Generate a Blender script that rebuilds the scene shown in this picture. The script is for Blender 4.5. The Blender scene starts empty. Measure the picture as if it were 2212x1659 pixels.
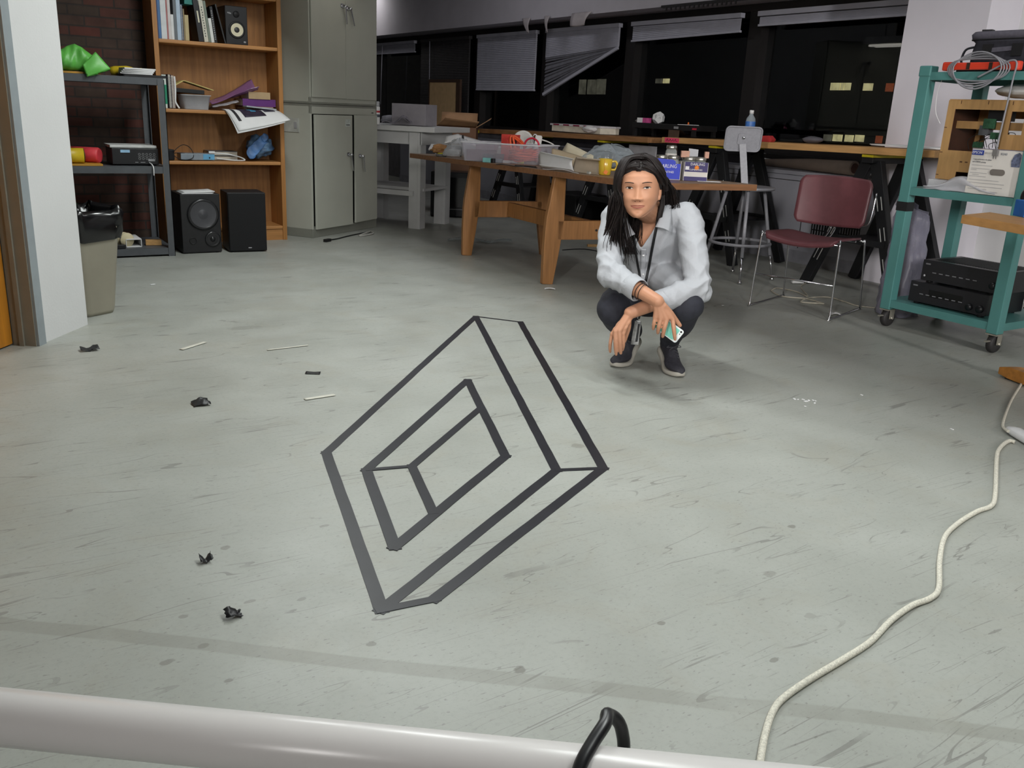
import bpy, math, random
import numpy as np
from mathutils import Vector, Matrix, Euler

# ------------------------------------------------------------------ camera, world, lights, exposure
SC = bpy.context.scene
COL = SC.collection
IW, IH, FPX, EYE = 2212.0, 1659.0, 1910.0, 1.10
PITCH, ROLL, AZ = math.atan(590 / 1910), math.radians(2.75), math.radians(33.2)
FW0 = np.array([math.sin(AZ), math.cos(AZ), 0.0])
RT0 = np.array([math.cos(AZ), -math.sin(AZ), 0.0])
UP0 = np.array([0, 0, 1.0])
CF = FW0 * math.cos(PITCH) - UP0 * math.sin(PITCH)
CU0 = UP0 * math.cos(PITCH) + FW0 * math.sin(PITCH)
CR = RT0 * math.cos(ROLL) + CU0 * math.sin(ROLL)
CU = CU0 * math.cos(ROLL) - RT0 * math.sin(ROLL)
CAM = np.array([0, 0, EYE])

cd = bpy.data.cameras.new('camera')
cam = bpy.data.objects.new('camera', cd)
COL.objects.link(cam)
cd.sensor_fit = 'HORIZONTAL'
cd.sensor_width = 36.0
cd.lens = 36.0 * FPX / IW
cd.clip_start = 0.05
cd.clip_end = 300
cam.matrix_world = Matrix(((CR[0], CU[0], -CF[0], 0), (CR[1], CU[1], -CF[1], 0), (CR[2], CU[2], -CF[2], EYE), (0, 0, 0, 1)))
SC.camera = cam

W = bpy.data.worlds.new('night')
SC.world = W
W.use_nodes = True
W.node_tree.nodes['Background'].inputs[0].default_value = (0.006, 0.007, 0.010, 1)
W.node_tree.nodes['Background'].inputs[1].default_value = 1.0
SC.view_settings.view_transform = 'Standard'
SC.view_settings.look = 'None'
SC.view_settings.exposure = -1.3
SC.view_settings.gamma = 1.0
SC.view_settings.use_curve_mapping = False
SC.cycles.use_denoising = True
SC.cycles.max_bounces = 6
SC.cycles.diffuse_bounces = 3
SC.cycles.transparent_max_bounces = 16
SC.cycles.sample_clamp_indirect = 4.0
SC.cycles.caustics_reflective = False
SC.cycles.caustics_refractive = False

def area(name, loc, size, power, target=None, col=(1, .97, .92), spread=180, sy=None):
    l = bpy.data.lights.new(name, 'AREA')
    l.energy = power
    l.color = col
    l.shape = 'RECTANGLE'
    l.size = size
    l.size_y = sy or size
    l.spread = math.radians(spread)
    o = bpy.data.objects.new(name, l)
    COL.objects.link(o)
    o.location = loc
    d = Vector(target) - Vector(loc) if target else Vector((0, 0, -1))
    o.rotation_euler = d.to_track_quat('-Z', 'Y').to_euler()
    return o

# fluorescent lamps: a row over the open floor, one in the far bay; the rest are added fill lights
LAMPS = [((1.85, 0.7, 2.60), 114), ((1.85, 3.0, 2.60), 98), ((1.85, 5.2, 2.60), 90)]
for (p, e) in LAMPS:
    area('lamp_or_fill_light', p, .22, e, sy=1.25, col=(.95, 1, .985))
for (p, e, t, sp) in [((-2.3, -1.0, 2.45), 32, (4.6, 3.9, .95), 44), ((-.8, -3.0, 2.45), 20, (4.3, 4.4, .8), 44), ((2.6, -3.6, 2.15), 88, (5.9, 3.8, 1.4), 70)]:
    area('lamp_or_fill_light', p, .25, e, t, sy=1.25, col=(1, .975, .95), spread=sp)  # fill lights added behind the camera to brighten the window side and column
area('aisle_fill', (4.0, 3.2, 3.3), .5, 34, sy=3.0, col=(.97, .98, 1))  # added fill without a fixture, lifts the dark floor near the windows
area('bay_light', (5.55, 13.4, 2.75), .2, 10, (6.0, 13.6, 2.4), sy=.6, col=(1, .98, .95))
area('bay_light', (4.4, 8.6, 3.2), .2, 26, sy=1.2, col=(.95, .95, 1))  # second one is added fill, brightens the blinds and the bay

# ------------------------------------------------------------------ finding places
def ray(px, py):
    return CF + CR * (px - IW / 2) / FPX - CU * (py - IH / 2) / FPX
def FL(px, py, z=0.0):
    d = ray(px, py); return CAM + d * ((z - EYE) / d[2])
def PX(px, py, X):
    d = ray(px, py); return CAM + d * (X / d[0])
def PY(px, py, Y):
    d = ray(px, py); return CAM + d * (Y / d[1])
def PD(px, py, dep):
    d = ray(px, py); return CAM + d * (dep / (d @ FW0))
def V(*a): return np.array(a, float)
def nrm(v): v = np.array(v, float); return v / (np.linalg.norm(v) + 1e-12)

# ------------------------------------------------------------------ materials
def lin(c):
    c = np.array(c, float) / 255.0
    return np.where(c <= .04045, c / 12.92, ((c + .055) / 1.055) ** 2.4)
MATS = {}
def mat(name, rgb, rough=.6, metal=0.0, var=.10, scale=14, bump=0.0, bscale=60, spec=.5, alpha=1.0, trans=0.0, ior=1.45, stretch=None, emit=0.0, coat=0.0, var2=None):
    if name in MATS: return MATS[name]
    m = bpy.data.materials.new(name); m.use_nodes = True
    nt = m.node_tree; N = nt.nodes; L = nt.links
    b = N['Principled BSDF']
    c = lin(rgb)
    tc = N.new('ShaderNodeTexCoord'); mp = N.new('ShaderNodeMapping')
    L.new(tc.outputs['Object'], mp.inputs['Vector'])
    if stretch: mp.inputs['Scale'].default_value = stretch
    no = N.new('ShaderNodeTexNoise'); no.inputs['Scale'].default_value = scale; no.inputs['Detail'].default_value = 5
    L.new(mp.outputs[0], no.inputs['Vector'])
    cr = N.new('ShaderNodeValToRGB')
    lo = c * (1 - var * 1.6); hi = c * (1 + var * 1.2) if var2 is None else lin(var2)
    cr.color_ramp.elements[0].position = .3; cr.color_ramp.elements[1].position = .7
    cr.color_ramp.elements[0].color = (*np.clip(lo, 0, 1), 1); cr.color_ramp.elements[1].color = (*np.clip(hi, 0, 1), 1)
    L.new(no.outputs['Fac'], cr.inputs[0]); L.new(cr.outputs[0], b.inputs['Base Color'])
    b.inputs['Roughness'].default_value = rough; b.inputs['Metallic'].default_value = metal
    b.inputs['Specular IOR Level'].default_value = spec; b.inputs['IOR'].default_value = ior
    b.inputs['Alpha'].default_value = alpha; b.inputs['Transmission Weight'].default_value = trans
    b.inputs['Coat Weight'].default_value = coat
    if emit:
        L.new(cr.outputs[0], b.inputs['Emission Color']); b.inputs['Emission Strength'].default_value = emit
    if bump:
        n2 = N.new('ShaderNodeTexNoise'); n2.inputs['Scale'].default_value = bscale; n2.inputs['Detail'].default_value = 4
        L.new(mp.outputs[0], n2.inputs['Vector'])
        bp = N.new('ShaderNodeBump'); bp.inputs['Strength'].default_value = bump; bp.inputs['Distance'].default_value = .01
        L.new(n2.outputs['Fac'], bp.inputs['Height']); L.new(bp.outputs[0], b.inputs['Normal'])
    MATS[name] = m
    return m
def clear_mat(name, rgb, opacity, rough=.25, gloss=.12):
    # thin see-through plastic or glass: part transparent, part coloured sheen
    if name in MATS: return MATS[name]
    m = bpy.data.materials.new(name); m.use_nodes = True
    nt = m.node_tree; N = nt.nodes; L = nt.links
    b = N['Principled BSDF']; out = N['Material Output']
    b.inputs['Base Color'].default_value = (*lin(rgb), 1); b.inputs['Roughness'].default_value = rough
    tr = N.new('ShaderNodeBsdfTransparent'); tr.inputs[0].default_value = (*(.9 + .1 * lin(rgb)), 1)
    lw = N.new('ShaderNodeLayerWeight'); lw.inputs[0].default_value = .35
    no = N.new('ShaderNodeTexNoise'); no.inputs['Scale'].default_value = 30
    tc = N.new('ShaderNodeTexCoord'); L.new(tc.outputs['Object'], no.inputs['Vector'])
    ma = N.new('ShaderNodeMath'); ma.operation = 'MULTIPLY_ADD'
    L.new(lw.outputs['Facing'], ma.inputs[0]); ma.inputs[1].default_value = .5
    m2 = N.new('ShaderNodeMath'); m2.operation = 'MULTIPLY_ADD'
    L.new(no.outputs['Fac'], m2.inputs[0]); m2.inputs[1].default_value = .25 * opacity; m2.inputs[2].default_value = opacity * .88
    L.new(m2.outputs[0], ma.inputs[2]); ma.use_clamp = True
    mx = N.new('ShaderNodeMixShader'); L.new(ma.outputs[0], mx.inputs[0]); L.new(tr.outputs[0], mx.inputs[1]); L.new(b.outputs[0], mx.inputs[2])
    L.new(mx.outputs[0], out.inputs[0]); MATS[name] = m
    return m
def pane_mat(name):
    m = bpy.data.materials.new(name); m.use_nodes = True
    nt = m.node_tree; N = nt.nodes; L = nt.links
    N.remove(N['Principled BSDF']); out = N['Material Output']
    tr = N.new('ShaderNodeBsdfTransparent'); tr.inputs[0].default_value = (.86, .88, .88, 1)
    gl = N.new('ShaderNodeBsdfGlossy'); gl.inputs['Roughness'].default_value = .01
    lw = N.new('ShaderNodeLayerWeight'); lw.inputs[0].default_value = .5
    pw = N.new('ShaderNodeMath'); pw.operation = 'POWER'; L.new(lw.outputs['Facing'], pw.inputs[0]); pw.inputs[1].default_value = 4.0
    fr = N.new('ShaderNodeMath'); fr.operation = 'MULTIPLY_ADD'; L.new(pw.outputs[0], fr.inputs[0]); fr.inputs[1].default_value = .9; fr.inputs[2].default_value = .035
    mx = N.new('ShaderNodeMixShader'); L.new(fr.outputs[0], mx.inputs[0]); L.new(tr.outputs[0], mx.inputs[1]); L.new(gl.outputs[0], mx.inputs[2])
    L.new(mx.outputs[0], out.inputs[0]); return m

# ------------------------------------------------------------------ mesh builder
def rotz(a):
    c, s = math.cos(a), math.sin(a); return np.array([[c, -s, 0], [s, c, 0], [0, 0, 1.0]])
def rotx(a):
    c, s = math.cos(a), math.sin(a); return np.array([[1.0, 0, 0], [0, c, -s], [0, s, c]])
def roty(a):
    c, s = math.cos(a), math.sin(a); return np.array([[c, 0, s], [0, 1.0, 0], [-s, 0, c]])
def frame_to(d):
    d = nrm(d); a = V(0, 0, 1) if abs(d[2]) < .95 else V(1, 0, 0)
    x = nrm(np.cross(a, d)); y = np.cross(d, x); return np.stack([x, y, d], 1)
def smooth_path(pts, n=8, closed=False):
    P = [np.array(p, float) for p in pts]; out = []
    m = len(P); segs = m if closed else m - 1
    for i in range(segs):
        if closed: p0, p1, p2, p3 = P[(i - 1) % m], P[i], P[(i + 1) % m], P[(i + 2) % m]
        else: p0, p1, p2, p3 = P[max(i - 1, 0)], P[i], P[i + 1], P[min(i + 2, m - 1)]
        for k in range(n):
            t = k / n
            out.append(.5 * (2 * p1 + (p2 - p0) * t + (2 * p0 - 5 * p1 + 4 * p2 - p3) * t * t + (3 * p1 - p0 - 3 * p2 + p3) * t ** 3))
    if not closed: out.append(P[-1])
    return out

class MB:
    def __init__(s): s.v = []; s.f = []; s.m = []; s.sm = []
    def add(s, vs, fs, mi=0, smooth=False):
        o = len(s.v); s.v.extend([tuple(map(float, x)) for x in vs])
        for f in fs: s.f.append(tuple(i + o for i in f)); s.m.append(mi); s.sm.append(smooth)
        return s
    def box(s, c, size, R=None, mi=0):
        c = np.array(c, float); h = np.array(size, float) / 2
        vs = [np.array([x, y, z]) * h for x in (-1, 1) for y in (-1, 1) for z in (-1, 1)]
        if R is not None: vs = [R @ v for v in vs]
        return s.add([v + c for v in vs], [(0, 1, 3, 2), (4, 6, 7, 5), (0, 4, 5, 1), (2, 3, 7, 6), (0, 2, 6, 4), (1, 5, 7, 3)], mi)
    def box2(s, a, b, mi=0):
        a = np.array(a, float); b = np.array(b, float); return s.box((a + b) / 2, np.abs(b - a), None, mi)
    def beam(s, p0, p1, w, h, up=(0, 0, 1), mi=0, w1=None, h1=None):
        # bar from p0 to p1; w across, h along 'up'
        p0 = np.array(p0, float); p1 = np.array(p1, float); d = nrm(p1 - p0)
        x = nrm(np.cross(np.array(up, float), d)); y = np.cross(d, x); vs = []
        for p, ww, hh in ((p0, w, h), (p1, w1 or w, h1 or h)):
            for a, b in ((-1, -1), (1, -1), (1, 1), (-1, 1)): vs.append(p + x * a * ww / 2 + y * b * hh / 2)
        return s.add(vs, [(3, 2, 1, 0), (4, 5, 6, 7), (0, 1, 5, 4), (1, 2, 6, 5), (2, 3, 7, 6), (3, 0, 4, 7)], mi)
    def tube(s, pts, r, n=10, closed=False, mi=0, caps=True, flat=None):
        P = [np.array(p, float) for p in pts]; m = len(P); rr = [r] * m if np.isscalar(r) else list(r)
        T = []
        for i in range(m):
            a = P[(i - 1) % m] if (closed or i > 0) else P[i]; b = P[(i + 1) % m] if (closed or i < m - 1) else P[i]
            T.append(nrm(b - a))
        x = frame_to(T[0])[:, 0]; vs = []
        for i in range(m):
            x = x - T[i] * (x @ T[i]); x = nrm(x) if np.linalg.norm(x) > 1e-6 else frame_to(T[i])[:, 0]
            y = np.cross(T[i], x)
            for k in range(n):
                a = 2 * math.pi * k / n; vs.append(P[i] + (x * math.cos(a) + y * math.sin(a) * (flat or 1)) * rr[i])
        fs = []
        for i in range(m if closed else m - 1):
            for k in range(n):
                j = (i + 1) % m; fs.append((i * n + k, i * n + (k + 1) % n, j * n + (k + 1) % n, j * n + k))
        s.add(vs, fs, mi, True)
        if caps and not closed:
            o = len(s.v) - m * n
            s.f.append(tuple(o + k for k in reversed(range(n)))); s.f.append(tuple(o + (m - 1) * n + k for k in range(n)))
            s.m += [mi, mi]; s.sm += [False, False]
        return s
    def cyl(s, p0, p1, r0, r1=None, n=20, mi=0): return s.tube([p0, p1], [r0, r0 if r1 is None else r1], n, mi=mi)
    def lathe(s, prof, c=(0, 0, 0), R=None, n=28, mi=0, sx=1, sy=1, caps=True):
        c = np.array(c, float); R = np.eye(3) if R is None else R; vs = []
        for (r, z) in prof:
            for k in range(n):
                a = 2 * math.pi * k / n; vs.append(R @ np.array([r * math.cos(a) * sx, r * math.sin(a) * sy, z]) + c)
        fs = [(i * n + k, i * n + (k + 1) % n, (i + 1) * n + (k + 1) % n, (i + 1) * n + k) for i in range(len(prof) - 1) for k in range(n)]
        s.add(vs, fs, mi, True); o = len(s.v) - len(prof) * n
        if caps and prof[0][0] > 1e-5: s.f.append(tuple(o + k for k in reversed(range(n)))); s.m.append(mi); s.sm.append(False)
        if caps and prof[-1][0] > 1e-5: s.f.append(tuple(o + (len(prof) - 1) * n + k for k in range(n))); s.m.append(mi); s.sm.append(False)
        return s
    def ball(s, c, r, nu=16, nv=10, R=None, mi=0):
        r = np.array([r] * 3 if np.isscalar(r) else r, float); R = np.eye(3) if R is None else R; c = np.array(c, float)
        vs = [c + R @ (V(0, 0, -1) * r)]
        for j in range(1, nv):
            t = -math.pi / 2 + math.pi * j / nv
            for k in range(nu):
                a = 2 * math.pi * k / nu; vs.append(c + R @ (V(math.cos(t) * math.cos(a), math.cos(t) * math.sin(a), math.sin(t)) * r))
        vs.append(c + R @ (V(0, 0, 1) * r)); fs = []
        for k in range(nu): fs.append((0, 1 + (k + 1) % nu, 1 + k))
        for j in range(nv - 2):
            for k in range(nu): fs.append((1 + j * nu + k, 1 + j * nu + (k + 1) % nu, 1 + (j + 1) * nu + (k + 1) % nu, 1 + (j + 1) * nu + k))
        for k in range(nu): fs.append((len(vs) - 1, 1 + (nv - 2) * nu + k, 1 + (nv - 2) * nu + (k + 1) % nu))
        return s.add(vs, fs, mi, True)
    def prism(s, poly, h, O=(0, 0, 0), ax=(1, 0, 0), ay=(0, 1, 0), mi=0, smooth=False, az=None):
        # polygon in plane (ax, ay) at O, pushed h along the normal (or az)
        O = np.array(O, float); ax = np.array(ax, float); ay = np.array(ay, float); az = np.cross(ax, ay) if az is None else np.array(az, float); n = len(poly)
        vs = [O + ax * p[0] + ay * p[1] for p in poly] + [O + ax * p[0] + ay * p[1] + az * h for p in poly]
        fs = [tuple(reversed(range(n))), tuple(range(n, 2 * n))]
        s.add(vs, fs, mi, False); o = len(s.v) - 2 * n
        for k in range(n): s.f.append((o + k, o + (k + 1) % n, o + n + (k + 1) % n, o + n + k)); s.m.append(mi); s.sm.append(smooth)
        return s
    def sheet(s, fn, nu, nv, th=.002, mi=0, mi2=None):
        # thin sheet with real thickness: fn(u,v) -> point
        G = np.array([[fn(i / nu, j / nv) for j in range(nv + 1)] for i in range(nu + 1)], float)
        du = np.gradient(G, axis=0); dv = np.gradient(G, axis=1); nn = np.cross(du, dv)
        nn /= (np.linalg.norm(nn, axis=2, keepdims=True) + 1e-12)
        A = (G + nn * th / 2).reshape(-1, 3); B = (G - nn * th / 2).reshape(-1, 3); w = nv + 1; n = len(A)
        top = []; bot = []
        for i in range(nu):
            for j in range(nv):
                q = (i * w + j, (i + 1) * w + j, (i + 1) * w + j + 1, i * w + j + 1); top.append(q); bot.append(tuple(n + k for k in reversed(q)))
        o = len(s.v); s.v.extend([tuple(x) for x in A] + [tuple(x) for x in B])
        rim = [i * w for i in range(nu + 1)] + [nu * w + j for j in range(1, nv + 1)] + [i * w + nv for i in range(nu - 1, -1, -1)] + [j for j in range(nv - 1, 0, -1)]
        side = [(rim[k], n + rim[k], n + rim[(k + 1) % len(rim)], rim[(k + 1) % len(rim)]) for k in range(len(rim))]
        for f in top: s.f.append(tuple(i + o for i in f)); s.m.append(mi); s.sm.append(True)
        for f in bot: s.f.append(tuple(i + o for i in f)); s.m.append(mi if mi2 is None else mi2); s.sm.append(True)
        for f in side: s.f.append(tuple(i + o for i in f)); s.m.append(mi); s.sm.append(False)
        return s
    def loft(s, rings, mi=0, caps=True, smooth=True):
        n = len(rings[0]); vs = [p for r in rings for p in r]
        fs = [(i * n + k, i * n + (k + 1) % n, (i + 1) * n + (k + 1) % n, (i + 1) * n + k) for i in range(len(rings) - 1) for k in range(n)]
        s.add(vs, fs, mi, smooth); o = len(s.v) - len(vs)
        if caps:
            s.f.append(tuple(o + k for k in reversed(range(n)))); s.f.append(tuple(o + (len(rings) - 1) * n + k for k in range(n))); s.m += [mi, mi]; s.sm += [smooth, smooth]
        return s
    def mesh(s, name, M=None):
        me = bpy.data.meshes.new(name)
        vs = s.v if M is None else [tuple((M @ Vector(v))) for v in s.v]
        me.from_pydata(vs, [], s.f); me.polygons.foreach_set('material_index', s.m); me.polygons.foreach_set('use_smooth', s.sm); me.update()
        return me
    def build(s, name, mats, parent=None, world=True, bevel=0, sub=0, seg=2, base=None):
        """ONE mesh object. Under a parent: a part. At top level the origin goes to the base of the mesh."""
        mats = mats if isinstance(mats, (list, tuple)) else [mats]
        if parent is not None:
            M = parent_mat(parent).inverted() if world else None
            o = bpy.data.objects.new(name, s.mesh(name, M)); COL.objects.link(o); o.parent = parent
        else:
            a = np.array(s.v); c = base if base is not None else (*(a.min(0) + a.max(0))[:2] / 2, a.min(0)[2])
            o = bpy.data.objects.new(name, s.mesh(name, Matrix.Translation(-Vector(c)))); COL.objects.link(o); o.location = c
        for m in mats: o.data.materials.append(m)
        if bevel:
            b = o.modifiers.new('bevel', 'BEVEL'); b.width = bevel; b.segments = seg; b.limit_method = 'ANGLE'; b.angle_limit = math.radians(40)
        if sub:
            q = o.modifiers.new('sub', 'SUBSURF'); q.levels = sub; q.render_levels = sub
        return o
def parent_mat(o):
    m = Matrix.Translation(o.location) @ o.rotation_euler.to_matrix().to_4x4()
    return parent_mat(o.parent) @ m if o.parent else m
def tag(o, label=None, cat=None, group=None, kind=None):
    if label: o['label'] = label
    if cat: o['category'] = cat
    if group: o['group'] = group
    if kind: o['kind'] = kind
    return o
def thing(name, label, cat, loc=(0, 0, 0), rz=0.0, group=None):
    o = bpy.data.objects.new(name, None); COL.objects.link(o); o.location = loc; o.rotation_euler = (0, 0, rz); o.empty_display_size = .1
    return tag(o, label, cat, group)
def dup(root, loc, rz, label=None, group=None):
    r = root.copy(); COL.objects.link(r); r.location = loc; r.rotation_euler = (0, 0, rz)
    if label: r['label'] = label
    if group: r['group'] = group
    for ch in list(root.children):
        c = ch.copy(); COL.objects.link(c); c.parent = r
        for g in list(ch.children):
            d = g.copy(); COL.objects.link(d); d.parent = c
    return r
def text(body, size, O, ax, ay, material, name, parent, th=.0006, shear=0.0, align='LEFT', sx=1.0):
    # raised lettering lying in the plane (ax, ay), turned into a mesh
    cu = bpy.data.curves.new(name, 'FONT'); cu.body = body; cu.size = size; cu.extrude = th; cu.align_x = align; cu.shear = shear; cu.resolution_u = 2
    t = bpy.data.objects.new(name + '_text', cu); COL.objects.link(t)
    dg = bpy.context.evaluated_depsgraph_get(); me = bpy.data.meshes.new_from_object(t.evaluated_get(dg))
    bpy.data.objects.remove(t); bpy.data.curves.remove(cu)
    ax = nrm(ax); ay = nrm(ay); az = np.cross(ax, ay)
    Mx = Matrix(((ax[0] * sx, ay[0], az[0], O[0]), (ax[1] * sx, ay[1], az[1], O[1]), (ax[2] * sx, ay[2], az[2], O[2]), (0, 0, 0, 1)))
    me.transform(parent_mat(parent).inverted() @ Mx); me.materials.clear(); me.materials.append(material)
    o = bpy.data.objects.new(name, me); COL.objects.link(o); o.parent = parent
    return o
def rrect(w, h, r, n=5, cx=0, cy=0):
    p = []
    for (sx, sy, a0) in ((1, 1, 0), (-1, 1, 90), (-1, -1, 180), (1, -1, 270)):
        for k in range(n + 1):
            a = math.radians(a0 + 90 * k / n); p.append((cx + sx * (w / 2 - r) + r * math.cos(a), cy + sy * (h / 2 - r) + r * math.sin(a)))
    return p
def crumple(fn, amp, seed, freq=3.0):
    rnd = np.random.RandomState(seed); K = rnd.randn(10, 2) * freq; ph = rnd.rand(10) * 6.28; A = rnd.randn(10, 3)
    def g(u, v):
        p = np.array(fn(u, v), float)
        return p + amp * sum(A[i] * (abs((math.sin(K[i, 0] * u * 3 + K[i, 1] * v * 3 + ph[i]))) - .6) for i in range(10)) / 4
    return g

# ------------------------------------------------------------------ the room
def struct(o): o['kind'] = 'structure'; return o
def floor_material():
    m = bpy.data.materials.new('painted_concrete'); m.use_nodes = True
    nt = m.node_tree; N = nt.nodes; L = nt.links; b = N['Principled BSDF']
    tc = N.new('ShaderNodeTexCoord'); P = tc.outputs['Object']
    def mapping(rz=0, sc=(1, 1, 1)):
        mp = N.new('ShaderNodeMapping'); mp.inputs['Rotation'].default_value = (0, 0, rz); mp.inputs['Scale'].default_value = sc
        L.new(P, mp.inputs['Vector']); return mp.outputs[0]
    def noise(vec, s, det=4, dist=0, ro=.5):
        n = N.new('ShaderNodeTexNoise'); n.inputs['Scale'].default_value = s; n.inputs['Detail'].default_value = det; n.inputs['Distortion'].default_value = dist; n.inputs['Roughness'].default_value = ro
        L.new(vec, n.inputs['Vector']); return n.outputs['Fac']
    def ramp(f, p0, p1, a=(0, 0, 0, 1), c=(1, 1, 1, 1)):
        r = N.new('ShaderNodeValToRGB'); r.color_ramp.elements[0].position = p0; r.color_ramp.elements[1].position = p1
        r.color_ramp.elements[0].color = a; r.color_ramp.elements[1].color = c; L.new(f, r.inputs[0]); return r.outputs[0]
    def math_(op, a, c, clamp=False):
        n = N.new('ShaderNodeMath'); n.operation = op; n.use_clamp = clamp
        for i, q in enumerate((a, c)):
            if isinstance(q, (int, float)): n.inputs[i].default_value = q
            else: L.new(q, n.inputs[i])
        return n.outputs[0]
    def mix(fac, a, c, typ='MIX'):
        n = N.new('ShaderNodeMix'); n.data_type = 'RGBA'; n.blend_type = typ
        if isinstance(fac, (int, float)): n.inputs[0].default_value = fac
        else: L.new(fac, n.inputs[0])
        for i, q in ((6, a), (7, c)):
            if isinstance(q, tuple): n.inputs[i].default_value = q
            else: L.new(q, n.inputs[i])
        return n.outputs[2]
    A = (*lin((150, 152, 145)), 1); B = (*lin((170, 172, 166)), 1); D = (*lin((152, 146, 130)), 1)
    col = ramp(noise(P, 2.2, 6, .4), .2, .8, A, B)
    col = mix(math_('MULTIPLY', ramp(noise(P, 3.1, 6, 1.2, .65), .5, .72), .30), col, D)
    # fine mottling and specks
    col = mix(math_('MULTIPLY', ramp(noise(P, 70, 5, 0, .75), .5, .72), .26), col, (*lin((120, 122, 116)), 1))
    col = mix(math_('MULTIPLY', ramp(noise(mapping(.6, (60, 150, 1)), 1, 3), .64, .70), .45), col, (*lin((105, 103, 98)), 1))
    # long scratches in several directions: thin level lines of stretched noise, broken by a mask
    for (rz, sx, sy, k, w) in ((.55, .5, 7, 1.0, .006), (-.35, .7, 9, 1.6, .005), (1.25, .6, 6, 1.3, .006), (.2, .35, 10, 1.2, .005), (2.3, .8, 8, 1.1, .006)):
        n = noise(mapping(rz, (sx, sy, 1)), k, 2.2, .5)
        line = math_('LESS_THAN', math_('ABSOLUTE', math_('SUBTRACT', n, .5), 0), w * .6)
        mask = ramp(noise(mapping(rz + .3, (2.2, 2.2, 1)), 1.7, 3), .52, .62)
        col = mix(math_('MULTIPLY', math_('MULTIPLY', line, mask), .5), col, (*lin((100, 98, 94)), 1))
    # short dark scuffs
    n = noise(mapping(.7, (9, 34, 1)), 1.0, 3)
    col = mix(math_('MULTIPLY', math_('MULTIPLY', ramp(n, .655, .71), ramp(noise(P, 1.4, 2), .45, .6)), .22), col, (*lin((92, 90, 86)), 1))
    # pale glue strip left by a tape line across the floor
    sx = N.new('ShaderNodeSeparateXYZ'); L.new(P, sx.inputs[0])
    a0 = V(.091, 1.933, 0); a1 = V(1.66, .66, 0); d = nrm(a1 - a0); nn = V(-d[1], d[0], 0)
    wob = math_('MULTIPLY', math_('SUBTRACT', noise(P, 2.0, 2), .5), .04)
    dist = math_('ADD', math_('SUBTRACT', math_('ADD', math_('MULTIPLY', sx.outputs[0], float(nn[0])), math_('MULTIPLY', sx.outputs[1], float(nn[1]))), float(a0 @ nn) - .028), wob)
    strip = ramp(math_('ABSOLUTE', dist, 0), .021, .024, (1, 1, 1, 1), (0, 0, 0, 1))
    strip = math_('MULTIPLY', strip, ramp(noise(P, 7, 3), .2, .5))
    col = mix(math_('MULTIPLY', strip, .42), col, (*lin((128, 127, 118)), 1))
    # separate stains
    for (px, py, rx, ry, k) in ((1122, 1447, .016, .012, .6), (1428, 1346, .012, .008, .5), (802, 1391, .012, .010, .45), (395, 1332, .012, .009, .4), (360, 1430, .018, .010, .45), (540, 1299, .016, .008, .35), (652, 1294, .011, .008, .35), (493, 1470, .011, .007, .5), (487, 1183, .014, .012, .45), (1663, 1240, .022, .016, .3), (1672, 1426, .013, .008, .5), (1750, 1330, .02, .012, .25), (700, 1136, .016, .008, .4), (1248, 963, .026, .024, .35), (530, 708, .10, .04, .22), (440, 1395, .014, .010, .4), (1710, 1137, .014, .012, .5)):
        q = FL(px, py)
        vx = math_('DIVIDE', math_('SUBTRACT', sx.outputs[0], float(q[0])), rx); vy = math_('DIVIDE', math_('SUBTRACT', sx.outputs[1], float(q[1])), ry)
        r2 = math_('ADD', math_('ADD', math_('MULTIPLY', vx, vx), math_('MULTIPLY', vy, vy)), math_('MULTIPLY', math_('SUBTRACT', noise(P, 60, 2), .5), 1.6))
        col = mix(math_('MULTIPLY', ramp(r2, .55, 1.0, (1, 1, 1, 1), (0, 0, 0, 1)), k), col, (*lin((96, 92, 84)), 1))
    L.new(col, b.inputs['Base Color'])
    L.new(ramp(noise(P, 4, 5), .3, .7, (.34, .34, .34, 1), (.52, .52, .52, 1)), b.inputs['Roughness'])
    b.inputs['Specular IOR Level'].default_value = .42
    bp = N.new('ShaderNodeBump'); bp.inputs['Strength'].default_value = .12; bp.inputs['Distance'].default_value = .004
    L.new(noise(P, 30, 5), bp.inputs['Height']); L.new(bp.outputs[0], b.inputs['Normal'])
    return m
def brick_material():
    m = bpy.data.materials.new('dark_red_brick'); m.use_nodes = True
    nt = m.node_tree; N = nt.nodes; L = nt.links; b = N['Principled BSDF']
    tc = N.new('ShaderNodeTexCoord'); mp = N.new('ShaderNodeMapping'); mp.inputs['Rotation'].default_value = (math.radians(90), 0, 0)
    L.new(tc.outputs['Object'], mp.inputs['Vector'])
    br = N.new('ShaderNodeTexBrick'); L.new(mp.outputs[0], br.inputs['Vector'])
    br.inputs['Scale'].default_value = 1.0; br.inputs['Brick Width'].default_value = .21; br.inputs['Row Height'].default_value = .07; br.inputs['Mortar Size'].default_value = .006
    br.inputs['Color1'].default_value = (*lin((92, 50, 42)), 1); br.inputs['Color2'].default_value = (*lin((70, 58, 50)), 1); br.inputs['Mortar'].default_value = (*lin((58, 50, 46)), 1)
    no = N.new('ShaderNodeTexNoise'); no.inputs['Scale'].default_value = 9; no.inputs['Detail'].default_value = 5; L.new(tc.outputs['Object'], no.inputs['Vector'])
    mx = N.new('ShaderNodeMix'); mx.data_type = 'RGBA'; mx.blend_type = 'OVERLAY'; mx.inputs[0].default_value = .6
    L.new(br.outputs['Color'], mx.inputs[6]); L.new(no.outputs['Fac'], mx.inputs[7]); L.new(mx.outputs[2], b.inputs['Base Color'])
    bp = N.new('ShaderNodeBump'); bp.inputs['Strength'].default_value = .5; bp.inputs['Distance'].default_value = .01; bp.invert = True
    L.new(br.outputs['Fac'], bp.inputs['Height']); L.new(bp.outputs[0], b.inputs['Normal']); b.inputs['Roughness'].default_value = .85
    return m
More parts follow.
